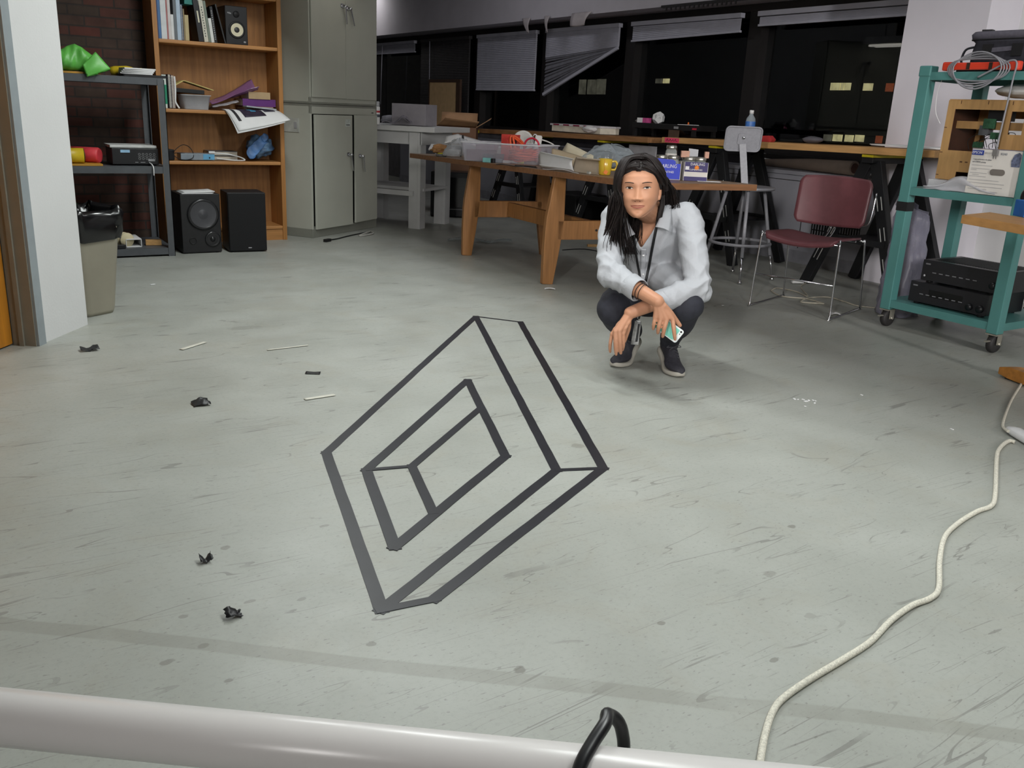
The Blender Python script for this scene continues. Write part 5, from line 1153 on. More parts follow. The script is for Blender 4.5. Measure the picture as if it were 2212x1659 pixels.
# big clear bag behind the mug
q = TX(1312, .60); put('plastic_bag', 'large puffed clear plastic bag behind the yellow mug on the work table', 'bag', MB().sheet(bagf(q + TN * .02, .20, .11, .135, 12), 36, 12, .002), clear_mat('blue_clear_film', (190, 200, 206), .16, .12))
# mug with tea bag tag
q = TP(1307, 379); t = thing('yellow_mug', 'yellow mug with an orange tea bag tag at the front edge of the work table', 'mug', tuple(q)); M_MUG = mat('yellow_glaze', (212, 178, 54), .25, var=.05, coat=.3); q = q + FW0 * .042
MB().lathe([(0, .001), (.033, .001), (.037, .006), (.044, .096), (.042, .098), (.040, .094), (.034, .01), (0, .009)], q, None, 32).build('cup', M_MUG, t)
MB().tube(smooth_path([q + RT0 * .040 + V(0, 0, .082), q + RT0 * .064 + V(0, 0, .083), q + RT0 * .074 + V(0, 0, .060), q + RT0 * .062 + V(0, 0, .036), q + RT0 * .038 + V(0, 0, .034)], 6), .007, 10).build('handle', M_MUG, t)
a = q - FW0 * .0455 + RT0 * -.004; b = MB(); b.tube([q - FW0 * .043 + V(0, 0, .099) - RT0 * .008, a + V(0, 0, .06) - RT0 * .006, a + V(0, 0, .032)], .0008, 5); b.box(a + RT0 * .006 + V(0, 0, .020) - FW0 * .0005, (.022, .0012, .024), np.stack([RT0, FW0, V(0, 0, 1)], 1) @ roty(.45)); b.build('tea_bag_tag', colm('orange_tag', (232, 130, 50), .6), t)
# papers further back, seen between bag and head
# preserving jars and their boxes, right of the head
def jar(lab, q, h=.12, grp='jars in the carton boxes'):
    t = thing('glass_jar', lab, 'jar', tuple(q), 0, grp)
    MB().lathe([(0, .001), (.032, .001), (.036, .008), (.036, h - .03), (.030, h - .018), (.030, h)], q, None, 24).build('glass', clear_mat('jar_glass', (200, 206, 204), .30, .05), t)
    MB().lathe([(.033, h - .014), (.034, h - .012), (.034, h + .004), (.030, h + .007), (0, h + .006)], q, None, 24).build('lid', mat('tin_lid', (186, 184, 176), .3, .9, var=.06), t); return t
M_JARBOX = mat('navy_carton', (52, 44, 100), .5, var=.05); M_BLUEBOX = mat('royal_blue_carton', (44, 62, 190), .5, var=.05); M_WCARD = mat('white_carton_card', (214, 210, 204), .6, var=.03)
jb0 = TX(1476, .42); ju = nrm(RT0 - TN * (RT0 @ TN)); jb1 = jb0 + ju * .138; jv = np.cross(TN, ju); Rj = np.stack([ju, jv, TN], 1); jw = np.linalg.norm(jb1 - jb0)
t = thing('jar_carton', 'white and navy carton of canning jars at the near end of the work table', 'carton', tuple(jb0 + ju * jw / 2))
b = MB(); c = jb0 + ju * jw / 2 + jv * .09
for s_ in (-1, 1): b.box(c + ju * s_ * jw / 2 + TN * .0555, (.003, .18, .108), Rj); b.box(c + jv * s_ * .09 + TN * .0555, (jw, .003, .108), Rj)
b.box(c + TN * .003, (jw, .18, .003), Rj); b.build('carton', M_WCARD, t)
fa = jb0 + jv * -.0025
MB().box(fa + ju * jw / 2 + TN * .082, (jw - .002, .002, .056), Rj).build('navy_panel', M_JARBOX, t); MB().box(fa + ju * jw / 2 + TN * .014, (jw - .002, .002, .024), Rj).build('navy_band', M_JARBOX, t)
MB().lathe([(0, 0), (.0135, 0), (.0135, .0015), (0, .0015)], fa + ju * jw * .52 + TN * .078, Rj @ rotx(math.radians(90)), 20).build('orange_emblem', colm('orange_fruit', (238, 140, 50), .5), t)
text('DARLING', .021, fa - jv * .0015 + ju * (jw * .24) + TN * .091, ju, TN, M_PAPER, 'print_title', t, sx=.95); text('CLEMENTINES', .013, fa - jv * .0015 + ju * (jw * .20) + TN * .062, ju, TN, M_PAPER, 'print_line', t, sx=.95)
MB().box(fa + ju * .016 + TN * .075 - jv * .001, (.022, .001, .020), Rj).build('barcode_patch', M_PAPER, t)
bb = TX(1472, .42); bu = ju; bw = .16; bv_ = np.cross(TN, bu); Rq = np.stack([bu, bv_, TN], 1); b0 = bb - bu * (bw + .008) + bv_ * .012
t = thing('jar_carton', 'royal blue carton of canning jars beside the woman\'s hair on the work table', 'carton', tuple(b0 + bu * bw / 2)); b = MB(); c = b0 + bu * bw / 2 + bv_ * .09
for s_ in (-1, 1): b.box(c + bu * s_ * bw / 2 + TN * .0555, (.003, .178, .108), Rq)
b.box(c + bv_ * .09 + TN * .0555, (bw, .003, .108), Rq); b.box(c + TN * .003, (bw, .178, .003), Rq); b.build('carton', M_WCARD, t)
MB().prism([(.0, .005), (bw - .004, .005), (bw - .004, .095), (bw - .035, .095), (bw - .035, .108), (bw - .05, .118), (.02, .122), (0, .122)], .003, b0 - bv_ * .0, bu, TN).build('blue_panel', M_BLUEBOX, t)
text('DARLING', .030, b0 - bv_ * .0045 + bu * (bw * .16) + TN * .070, bu, TN, M_PAPER, 'print_title', t, shear=.1, sx=.85); text('CLEMENTINES', .018, b0 - bv_ * .0045 + bu * (bw * .14) + TN * .040, bu, TN, M_PAPER, 'print_line', t, sx=.85)
for k, (u, v) in enumerate(((.26, .05), (.72, .05), (.26, .125), (.72, .125))): jar(['jar with a tin lid in the navy carton, front left', 'jar with a tin lid in the navy carton, front right', 'jar with a tin lid in the navy carton, back left', 'jar with a tin lid in the navy carton, back right'][k], jb0 + ju * jw * u + jv * v + TN * .006, .125)
for k, u in enumerate((.30, .74)): jar(['jar with a tin lid in the blue carton, partly behind the hair', 'jar with a tin lid in the blue carton, on its right'][k], b0 + bu * bw * u + bv_ * .05 + TN * .006, .128)
q = TX(1445, .66); t = jar('tall jar with a white label standing behind the blue carton', q, .185, 'jars behind the cartons'); MB().lathe([(.0365, .09), (.037, .092), (.037, .14), (.0365, .142)], q, None, 24).build('label', M_WCARD, t)
for k, (px, py, sz, lab) in enumerate(((1479, 336, (.05, .03, .05), 'pink wood block resting across the jar lids between the cartons'), (1522, 336, (.025, .03, .05), 'pink wood block at the right end of the navy carton'))):
    q = jb0 + ju * (jw * (.03 if k == 0 else .96)) + jv * .05 + TN * (.1405 + .012); b = MB().box(q, (sz[0], sz[1], .038), Rj); put('wood_block', lab, 'block', b, colm('pink_wood', (196, 150, 130), .6), bevel=.002)
q0, q1 = TP(1440, 384.5) + TN * .018 - FW0 * .0, TP(1480, 385.5) + TN * .018; t = thing('white_tube', 'white rolled tube lying before the jar cartons', 'tube', tuple(q0)); b = MB(); b.cyl(q0, q1, .017); b.build('roll', M_PAPER, t); MB().cyl(q1, q1 + nrm(q1 - q0) * .006, .0175).build('end_rim', M_PAPER, t)
b = MB(); b.tube(smooth_path([q1 + RT0 * .01 - TN * .012, q1 + RT0 * .05 - TN * .012, q1 + RT0 * .12 - TN * .013], 5), .003, 6); put('black_pen', 'thin black pen lying right of the white rolled tube', 'pen', b, M_BLACK)
q = TX(1530, .55); put('white_card', 'white card lying flat at the near corner of the work table', 'card', MB().box(q + TN * .003, (.14, .06, .002), np.stack([RT0, FW0, TN], 1)), M_PAPER)
# grey bracket behind the cartons
q = TX(1482, .70); t = thing('grey_bracket', 'grey folded card standing behind the jar cartons', 'card', tuple(q)); MB().prism([(0, .001), (.055, .001), (.075, .09), (.10, .115), (.06, .125), (.06, .175), (0, .18)], .004, q, RT0, (0, 0, 1)).build('card', colm('pale_grey_cap', (176, 178, 182), .5), t)
# light grey panel behind the head, under the black side shelf
q0, q1 = PX(1361, 312, 5.42), PX(1417, 338, 5.42); put('backing_board', 'pale grey board standing on the floor behind the bench behind the woman\'s head', 'panel', MB().box2((5.41, q1[1], .0), (5.425, q0[1], q0[2])), colm('pale_panel', (168, 166, 170), .6))
# floor under the table: clear wrap, wood offcut, wires
q = FL(1030, 525); put('plastic_wrap', 'clear plastic wrap lying on the floor under the work table', 'plastic', MB().sheet(crumple(lambda u, v: q + RT0 * (.55 * u - .25) + FW0 * (.12 * v) + V(0, 0, .012 + .02 * math.sin(5 * u) ** 2), .012, 8), 20, 6, .002), clear_mat('thin_wrap', (170, 180, 178), .22, .15))
q = FL(1188, 626); t = put('paper_scrap', 'small white paper scrap on the floor before the nearest table leg', 'scrap', MB().sheet(lambda u, v: q + RT0 * (.07 * u - .035) + FW0 * (.04 * v) + V(0, 0, .003 + .006 * math.sin(3 * u)), 5, 3, .0015), M_PAPER)
b = MB(); b.tube(smooth_path([FL(1215, 540, .004), FL(1260, 538, .004), FL(1300, 545, .004), FL(1340, 560, .004)], 6), .004, 6); put('thin_black_wire', 'thin black wire on the floor under the work table behind the woman', 'wire', b, M_BLACK)
q = FL(1283, 533); put('wood_offcut', 'pale wood offcut on the floor under the near end of the work table', 'offcut', MB().box(q + V(0, 0, .0105), (.12, .03, .02), np.stack([RT0, FW0, V(0, 0, 1)], 1) @ rotz(.2)), colm('pale_pine', (196, 152, 96), .6))

# ------------------------------------------------------------------ stool, chair, cart
M_GREYMET = mat('grey_hammered_enamel', (142, 142, 148), .4, var=.06, scale=60)
so = V(4.895, 4.545, 0)
st = thing('drafting_stool', 'grey metal stool with a small square backrest behind the work table', 'stool', tuple(so))
MB().lathe([(0, .640), (.185, .640), (.200, .646), (.203, .656), (.196, .662), (.15, .655), (0, .650)], so, None, 44).build('seat', M_GREYMET, st)
for a in (-2.27, -.68, .85, 2.4):
    d = V(math.cos(a), math.sin(a), 0); p0 = so + d * .13 + V(0, 0, .642); p1 = so + d * .262
    b = MB(); b.tube([p0, p0 + (p1 - p0) * .72], .0125, 12); b.build('leg', M_GREYMET, st); b = MB(); b.tube([p0 + (p1 - p0) * .70, p1 + V(0, 0, .012)], .009, 12); b.build('leg_extension', M_CHROME, st); MB().lathe([(0, .001), (.016, .001), (.016, .014), (.009, .02)], p1, None, 16).build('foot_glide', M_CHROME, st)
b = MB(); b.tube([so + V(.214 * math.cos(a), .214 * math.sin(a), .262) for a in np.linspace(0, 6.283, 48, False)], .011, 10, True); b.build('foot_ring', M_GREYMET, st)
bp_ = PD(1605, 300, so @ FW0 - .135); bn_ = nrm(-FW0 * .97 - V(0, 0, .18)); bxv = nrm(np.cross(V(0, 0, 1), bn_)); byv = np.cross(bn_, bxv)
# the backrest is a shallow pressed tray seen from behind, with its strut
pw, ph = .252, .168
MB().prism(rrect(pw, ph, .028), .006, bp_, bxv, byv).build('backrest', M_GREYMET, st, bevel=.002)
b = MB(); b.tube([bp_ + bxv * x + byv * y + bn_ * .006 for x, y in rrect(pw - .006, ph - .006, .028, 6)], .006, 8, True); b.build('backrest_rim', M_GREYMET, st)
MB().prism(rrect(.075, .075, .012), .006, bp_ + bn_ * .006, bxv, byv).build('mounting_plate', M_GREYMET, st)
MB().lathe([(0, .012), (.010, .012), (.010, .018), (.006, .021), (0, .021)], bp_ + byv * .01, np.stack([bxv, byv, bn_], 1), 14).build('bolt', M_CHROME, st)
sb = so - FW0 * .185 - RT0 * .055 + V(0, 0, .655); s2 = bp_ + bn_ * .014 - byv * .03
MB().beam(sb, s2, .048, .006, bn_).build('strut', M_GREYMET, st, bevel=.002)

# maroon stacking chair
M_MAROON = mat('maroon_shell', (96, 54, 59), .42, var=.05, scale=30)
cfl, cfr, cbl, cbr = FL(1622, 661), FL(1794, 694), FL(1688, 640), FL(1853, 668)
cc = (cfl + cfr + cbl + cbr) / 4; cw = nrm((cfr - cfl) + (cbr - cbl)); cdv = nrm(V(-cw[1], cw[0], 0));
if cdv @ FW0 < 0: cdv = -cdv
HW, HD = .255, .245
def CP(a, d, z): return cc + cw * a + cdv * d + V(0, 0, z)
ch = thing('stacking_chair', 'maroon stacking chair on a chrome wire frame facing the open floor', 'chair', tuple(cc))
for s_ in (-1, 1):
    P = [CP(s_ * .215, .17, .435), CP(s_ * .236, .175, .430), CP(s_ * .243, .19, .41), CP(s_ * HW, HD, .03), CP(s_ * HW, HD - .02, .008), CP(s_ * HW, -HD + .02, .008), CP(s_ * HW, -HD, .03), CP(s_ * .243, -.225, .435), CP(s_ * .238, -.215, .452), CP(s_ * .215, -.2, .452)]
    MB().tube(smooth_path(P, 3), .0058, 10).build('side_frame', M_CHROME, ch)
MB().tube([CP(-.250, -.236, .205), CP(.250, -.236, .205)], .0058, 10).build('front_crossbar', M_CHROME, ch)
b = MB(); b.tube([CP(-.2, .15, .428), CP(.2, .15, .428)], .0058, 8); b.tube([CP(-.2, -.14, .428), CP(.2, -.14, .428)], .0058, 8); b.build('seat_support', M_CHROME, ch)
def seatf(u, v):
    a = (u - .5) * .47; d = -.245 + .43 * v; return CP(a, d, .468 - .034 * (1 - ((u - .5) * 2) ** 2) * (1 - .35 * v) - .018 * v - .025 * max(0, (.12 - v) / .12) ** 2)
def rnd_sheet(f, corner=.16):
    def g(u, v):
        # squeeze the ends so that the corners come out round
        e = abs(v - .5) * 2; k = 1 - corner * max(0, (e - .7) / .3) ** 2.2; return f(.5 + (u - .5) * k, v)
    return g
MB().sheet(rnd_sheet(seatf, .14), 22, 18, .012).build('seat', M_MAROON, ch)
def backf(u, v):
    a = (u - .5) * .455; z = .505 + .285 * v; d = .215 + .05 * v - .035 * (1 - ((u - .5) * 2) ** 2) * -1 - .0; return CP(a * (1 + .02 * v) - .02, d, z + .012 * (1 - ((u - .5) * 2) ** 2) * (1 if v > .5 else -1))
MB().sheet(rnd_sheet(backf, .12), 22, 16, .013).build('backrest', M_MAROON, ch)
b = MB()
for s_ in (-1, 1):
    P = [CP(s_ * .014, .13, .428), CP(s_ * .014, .20, .433), CP(s_ * .014, .262, .47), CP(s_ * .014, .268, .495), CP(s_ * .05, .265, .508), CP(s_ * .20, .243, .52), CP(s_ * .236, .238, .56), CP(s_ * .240, .26, .72)]
    b.tube(smooth_path(P, 4), .005, 8)
b.build('back_frame', M_CHROME, ch)
# teal cart
M_TEAL = mat('teal_enamel', (78, 130, 127), .42, var=.05, scale=5)
CX0, CX1, CY0, CY1 = 4.54, 5.12, 2.385, 3.085; PWd = .062
ct = thing('utility_cart', 'teal metal cart on casters beside the white column', 'cart', ((CX0 + CX1) / 2, (CY0 + CY1) / 2, 0))
for x in (CX0, CX1 - PWd):
    for y in (CY0, CY1 - PWd):
        ps = MB().box2((x, y, .105), (x + PWd, y + PWd, 1.405)).build('post', M_TEAL, ct, bevel=.004)
        MB().box2((x - .004, y - .004, 1.375), (x + PWd + .004, y + PWd + .004, 1.43)).build('post_cap', M_TEAL, ps, bevel=.006)
        if x == CX0 and y > 2.8: MB().box2((x - .002, y - .002, .665), (x + PWd + .002, y + PWd + .002, .715)).build('black_tape_band', M_BLACK, ps)
        wc = V(x + PWd / 2 + .015, y + PWd / 2, .052); cs = MB()
        cs.box(V(x + PWd / 2, y + PWd / 2, .101), (.06, .06, .007)); cs.box(V(wc[0], wc[1] - .026, .075), (.04, .004, .055)); cs.box(V(wc[0], wc[1] + .026, .075), (.04, .004, .055)); cs.cyl(V(wc[0], wc[1] - .036, .052), V(wc[0], wc[1] + .036, .052), .007, n=12); cs.box(V(wc[0] - .05, wc[1], .068), (.07, .014, .006))
        cf = cs.build('caster', mat('dull_steel', (176, 172, 160), .4, .7, var=.1), ct); MB().lathe([(.02, -.017), (.046, -.017), (.051, -.010), (.051, .010), (.046, .017), (.02, .017)], wc, rotx(math.radians(90)), 28).build('wheel', mat('dark_rubber', (44, 42, 42), .6), cf)
def tray(z, nm='shelf'):
    b = MB(); b.box2((CX0 + .01, CY0 + .01, z), (CX1 - .01, CY1 - .01, z + .006))
    b.box2((CX0 + .004, CY0 + PWd, z - .035), (CX0 + .010, CY1 - PWd, z + .006)); b.box2((CX1 - .010, CY0 + PWd, z - .035), (CX1 - .004, CY1 - PWd, z + .006)); b.box2((CX0 + PWd, CY0 + .004, z - .035), (CX1 - PWd, CY0 + .010, z + .006)); b.box2((CX0 + PWd, CY1 - .010, z - .035), (CX1 - PWd, CY1 - .004, z + .006)); return b.build(nm, M_TEAL, ct)
tray(.155); tray(.790); tray(1.392)
ZC0, ZC1, ZC2 = .162, .797, 1.399
# receivers
def receiver(lab, x0, y0, z, w, h, d, knobs, top):
    t = thing('stereo_receiver', lab, 'receiver', (x0 + d / 2, y0 + w / 2, z)); zb_ = z + .012
    MB().box2((x0 + .006, y0, zb_), (x0 + d, y0 + w, z + h)).build('chassis', M_BLACKG, t, bevel=.002); MB().box2((x0, y0, zb_), (x0 + .0055, y0 + w, z + h - .001)).build('front_panel', mat('black_brushed_panel', (30, 30, 34), .4, var=.1, stretch=(1, 1, 40)), t, bevel=.002)
    for k in range(4): MB().cyl((x0 + .03 + (d - .06) * (k % 2), y0 + .04 + (w - .08) * (k // 2), z + .0008), (x0 + .03 + (d - .06) * (k % 2), y0 + .04 + (w - .08) * (k // 2), zb_), .018, n=14).build('foot', M_BLACK, t)
    for (f, zz, r) in knobs: MB().lathe([(r, 0), (r * .94, .014), (0, .015)], (x0 - .0002, y0 + w * f, z + zz), roty(math.radians(-90)), 24).build('knob', M_BLACKG, t)
    b = MB()
    for k in range(7): b.box2((x0 - .0012, y0 + w * (.30 + .085 * k), z + h * .46), (x0 - .0002, y0 + w * (.30 + .085 * k) + .022, z + h * .50))
    b.box2((x0 - .0012, y0 + w * .90, z + h * .80), (x0 - .0002, y0 + w * .96, z + h * .86)); b.build('front_marks', colm('dim_print', (120, 120, 124), .5), t)
    if top:
        b = MB()
        for k in range(26): b.box2((x0 + .05, y0 + .03 + (w - .06) * k / 26, z + h), (x0 + d - .03, y0 + .03 + (w - .06) * (k + .45) / 26, z + h + .0015))
        b.build('top_vents', M_BLACK, t)
        MB().ball((x0 - .001, y0 + w * .955, z + h * .30), (.003, .006, .006)).build('power_button', colm('silver_print', (180, 180, 184), .3), t)
    else: MB().box2((x0 - .001, y0 + w * .30, z + h * .42), (x0 - .0002, y0 + w * .74, z + h * .74)).build('display', mat('dark_glass', (10, 10, 12), .15), t)
    return t
receiver('lower black receiver with two round knobs on the bottom shelf of the teal cart', 4.60, 2.50, ZC0, .455, .125, .36, ((.20, .045, .018), (.07, .045, .020)), False)
receiver('upper black receiver with vent slots stacked on the other receiver in the teal cart', 4.605, 2.445, ZC0 + .127, .46, .125, .36, ((.10, .05, .018), (.04, .05, .014)), True)
# loose black wire bundle by the cart's right post
b = MB(); rr = random.Random(3); P = []
for k in range(46):
    a = k * 1.05; P.append((4.985 + .035 * math.cos(a) + .015 * math.sin(k), 2.475 + .012 * math.sin(a * 1.3) + .01 * math.sin(k * .7), ZC0 + .012 + .0026 * k + .006 * math.sin(a)))
b.tube(smooth_path(P, 4), .0035, 6); tag(b.build('wire_bundle', M_BLACK), 'tangle of thin black wires behind the receivers on the bottom cart shelf', 'wires')
# laser cut wooden frame
M_LPLY = mat('laser_cut_plywood', (182, 142, 92), .55, var=.08, scale=7, stretch=(1, 6, 1)); M_LEDGE = mat('burnt_ply_edge', (84, 52, 36), .7)
fz = ZC1 + .052; t = thing('plywood_machine_frame', 'laser cut plywood frame of a small machine on the middle shelf of the teal cart', 'machine frame', (4.84, 2.68, fz))
fy1 = 2.975; fy0 = 2.50; fX = 4.68; fh = 1.262 - fz
def plate(x, th, y0, y1, z0, z1, holes, nm):
    # front plate with square windows: solid strips around each hole, one mesh
    ys = sorted({y0, y1, *[h[0] for h in holes], *[h[1] for h in holes]}); zs = sorted({z0, z1, *[h[2] for h in holes], *[h[3] for h in holes]}); vs = {}; b = MB()
    inside = lambda i, j: 0 <= i < len(ys) - 1 and 0 <= j < len(zs) - 1 and not any(h[0] - 1e-6 <= ys[i] and ys[i + 1] <= h[1] + 1e-6 and h[2] - 1e-6 <= zs[j] and zs[j + 1] <= h[3] + 1e-6 for h in holes)
    def vid(i, j, s_):
        if (i, j, s_) not in vs: vs[(i, j, s_)] = len(b.v); b.v.append((x + th * s_, ys[i], zs[j]))
        return vs[(i, j, s_)]
    def f(q, mi): b.f.append(q); b.m.append(mi); b.sm.append(False)
    for i in range(len(ys) - 1):
        for j in range(len(zs) - 1):
            if not inside(i, j): continue
            f((vid(i, j, 0), vid(i, j + 1, 0), vid(i + 1, j + 1, 0), vid(i + 1, j, 0)), 0); f((vid(i, j, 1), vid(i + 1, j, 1), vid(i + 1, j + 1, 1), vid(i, j + 1, 1)), 0)
            for (di, dj, a, c) in ((-1, 0, (i, j), (i, j + 1)), (1, 0, (i + 1, j), (i + 1, j + 1)), (0, -1, (i, j), (i + 1, j)), (0, 1, (i, j + 1), (i + 1, j + 1))):
                if not inside(i + di, j + dj): f((vid(*a, 0), vid(*c, 0), vid(*c, 1), vid(*a, 1)), 1)
    return b.build(nm, [M_LPLY, M_LEDGE], t)
ztop = fz + fh
plate(fX, .006, fy0, fy1, fz, ztop, [(2.655, fy1 - .045, fz + .155, ztop - .045), (fy0 + .05, 2.62, fz + .25, ztop - .05), (2.66, 2.86, fz, fz + .045)], 'front_plate')
plate(fX + .30, .006, fy0, fy1, fz, ztop, [(2.66, fy1 - .06, fz + .12, ztop - .08), (fy0 + .05, 2.61, fz + .2, ztop - .06)], 'back_plate')
for y in (fy0 - .001, fy1 - .005): MB().box2((fX + .006, y, fz), (fX + .30, y + .006, ztop)).build('side_plate', [M_LEDGE], t)
MB().box2((fX + .0065, fy0, ztop + .0), (fX + .299, fy1, ztop + .006)).build('top_plate', M_LPLY, t)
MB().box2((fX + .10, fy0, fz + .27), (fX + .13, fy1, fz + .31)).build('inner_rail', M_LPLY, t)
b = MB(); 
for k in range(3): b.box2((fX - .0006, 2.775 + .03 * k, fz + .095), (fX + .0, 2.79 + .03 * k, fz + .101))
for z in (fz + .02, fz + .14, fz + .27): b.box2((fX - .0006, fy1 - .016, z), (fX, fy1, z + .004))
for y in (2.9, 2.75, 2.62): b.box2((fX - .0006, y, ztop - .018), (fX, y + .004, ztop))
b.build('burn_marks', M_LEDGE, t)
b = MB(); b.box((fX + .06, 2.76, fz + .30), (.02, .06, .05)); b.box((fX + .07, 2.70, fz + .24), (.02, .09, .035)); b.box((fX + .06, 2.80, fz + .19), (.02, .05, .03)); b.build('circuit_board', colm('green_board', (44, 84, 60), .5, var=.2, scale=80), t)
MB().box((fX + .09, 2.72, fz + .345), (.05, .12, .06)).build('black_motor', M_BLACKG, t); MB().box((fX + .09, 2.79, fz + .265), (.05, .05, .05)).build('grey_motor', colm('steel_grey', (110, 112, 116), .4, metal=.6), t)
b = MB(); rr = random.Random(12)
for k in range(7):
    p = V(fX + .05, 2.84 - .03 * k, fz + .16); b.tube(smooth_path([p, p + V(.01, .02, .03 + rr.uniform(0, .05)), p + V(.02, -.05 + rr.uniform(-.02, .02), .06 + rr.uniform(-.02, .05)), p + V(.01, -.09, .02)], 5), .0018, 5)
b.build('wiring', M_BLACK, t)
# flat white base box under the frame, printer carton, plastic
t2 = thing('flat_white_box', 'flat white box under the plywood frame on the teal cart', 'box', (4.78, 2.76, ZC1)); MB().box2((4.62, 2.48, ZC1 + .001), (5.02, 2.975, ZC1 + .050)).build('carton', colm('white_carton', (200, 198, 202), .6, var=.05), t2, bevel=.003)
t = thing('printer_carton', 'white printer carton with a blue badge and a hand hole leaning in the teal cart', 'carton', (4.59, 2.55, ZC1))
py0, py1 = 2.452, 2.715; pz1 = 1.022; MB().box2((4.5525, py0, ZC1 + .001), (4.615, py1, pz1)).build('carton', mat('white_carton_card', (214, 210, 204), .6, var=.03), t, bevel=.002)
MB().box2((4.5515, py0, pz1 + .0005), (4.616, py1, pz1 + .003)).build('top_edge', colm('lavender_card', (128, 122, 138), .6), t)
YA, ZA = V(0, -1, 0), V(0, 0, 1); px_ = 4.5515
MB().box2((px_ - .0005, 2.650, .992), (px_, 2.713, 1.016)).build('blue_badge', colm('logo_blue', (40, 62, 150), .5), t)
text('EPSON', .0195, (px_ - .0012, 2.7105, .9975), YA, ZA, M_PAPER, 'badge_lettering', t, sx=.88); text('STYLUS PHOTO', .0135, (px_ - .0006, 2.645, .9995), YA, ZA, colm('faint_grey_print', (186, 184, 182), .6), 'faint_title', t, sx=.62); text('R340', .0165, (px_ - .0006, 2.560, .9985), YA, ZA, colm('steel_print', (132, 136, 144), .6), 'model_number', t, sx=.95)
gp = colm('grey_print', (150, 150, 152), .5)
text('4 easy performance for photo', .0095, (px_ - .0005, 2.700, .968), YA, ZA, colm('mid_print', (120, 120, 124), .6), 'print_line', t, sx=.85); text('and CD/DVD printing', .0095, (px_ - .0005, 2.702, .955), YA, ZA, colm('mid_print', (120, 120, 124), .6), 'print_line', t, sx=.85)
b = MB(); rr = random.Random(6)
for k, (z, y0, L_) in enumerate(((.940, 2.702, .11), (.924, 2.702, .10), (.917, 2.702, .03), (.902, 2.704, .09), (.893, 2.69, .035), (.885, 2.706, .09), (.868, 2.704, .16), (.853, 2.704, .19), (.835, 2.70, .18), (.822, 2.70, .10), (.812, 2.64, .10))): b.box2((px_ - .0005, y0 - L_, z), (px_, y0, z + .0028))
b.build('small_print', colm('faint_line_print', (172, 170, 170), .6), t)
MB().prism(rrect(.078, .030, .0149, 8), .002, (px_ - .0008, 2.560, .913), (0, -1, 0), (0, 0, 1)).build('hand_hole', colm('hole_shade', (112, 106, 100), .8), t)
MB().prism([(0, .0), (.043, 0), (.043, .06), (.030, .07), (.008, .06), (-.004, .03)], .0006, (px_ - .0006, 2.497, .945), (0, -1, 0), (0, 0, 1)).build('printer_picture', colm('printer_print', (96, 104, 128), .5, var=.4, scale=90), t)
def pb_(u, v): return V(4.546 + .02 * math.sin(4 * v + u) ** 2, 2.95 - .40 * u, ZC1 + .003 + (.085 * math.exp(-((u - .52) / .22) ** 2) + .012) * v * (1 + .2 * math.sin(9 * u)))
tag(MB().sheet(crumple(pb_, .008, 41), 30, 8, .0015).build('plastic_bag', clear_mat('clear_bag_film2', (220, 220, 226), .34, .08)), 'clear crumpled plastic bag along the front edge of the middle cart shelf', 'bag')
q = V(4.548, 2.435, ZC1 - .018); 
# things on top of the cart
t = thing('laptop_bag', 'black laptop bag with a grey top flap lying on top of the teal cart', 'bag', (4.86, 2.66, ZC2)); M_BAGF = mat('dark_grey_nylon', (46, 46, 54), .7, var=.12, scale=60)
R8 = np.stack([V(0, -1, 0), V(1, 0, 0), V(0, 0, 1)], 1)
bc2 = V(4.84, 2.70, ZC2 + .0165)
rings = []
for z, w, d in ((.0, .42, .25), (.03, .46, .29), (.09, .455, .29), (.135, .44, .28), (.15, .47, .30), (.175, .48, .31), (.19, .46, .29)): rings.append([bc2 + R8 @ V(x, y, z) for x, y in rrect(w, d, .05, 5)])
b = MB(); b.loft(rings[:5]); b.build('bag_body', M_BAGF, t); b = MB(); b.loft(rings[4:]); b.build('top_flap', mat('grey_nylon', (84, 82, 92), .7, var=.1, scale=60), t)
b = MB(); b.tube([p + V(0, 0, .0) for p in rings[4]], .004, 6, True); b.build('zipper', M_BLACK, t)
b = MB(); b.beam(bc2 + R8 @ V(-.11, -.148, .095), bc2 + R8 @ V(.02, -.148, .103), .012, .022); b.build('handle', mat('grey_nylon', (84, 82, 92), .7), t)
for x in (-.12, .035): MB().box(bc2 + R8 @ V(x, -.148, .095), (.02, .05, .06)).build('buckle_pad', M_BLACK, t)
MB().box(bc2 + R8 @ V(-.17, -.09, .196), (.04, .05, .012), rotz(.2)).build('top_tab', M_BLACK, t)
b = MB(); b.tube(smooth_path([bc2 + R8 @ V(-.225, -.08, .12), bc2 + R8 @ V(-.27, -.10, .105), bc2 + R8 @ V(-.285, -.10, .05), bc2 + R8 @ V(-.275, -.08, .022), bc2 + R8 @ V(-.22, -.06, .022)], 6), .016, 10, flat=.35); b.build('strap', M_BAGF, t)
tt = thing('black_tray', 'flat black tray hanging over the cart top below the laptop bag', 'tray', (4.84, 2.66, ZC2)); MB().box2((4.62, 2.42, ZC2 + .001), (5.05, 2.93, ZC2 + .014)).build('tray_base', M_BLACKG, tt, bevel=.003)
t = thing('power_strip', 'red power strip with grey cable wound round it at the cart top', 'power strip', (4.535, 2.70, ZC2)); 
ya, yb = PX(2033, 150, 4.52)[1], PX(2200, 150, 4.52)[1]; zc = 1.4235
M_REDP = mat('red_orange_plastic', (206, 62, 40), .4, var=.05)
MB().box2((4.524, yb, zc - .018), (4.556, ya, zc + .018)).build('strip_body', M_REDP, t, bevel=.006)
for y in (ya - .030, yb + .030): MB().box((4.54, y, zc), (.040, .058, .044)).build('end_cap', M_REDP, t, bevel=.008)
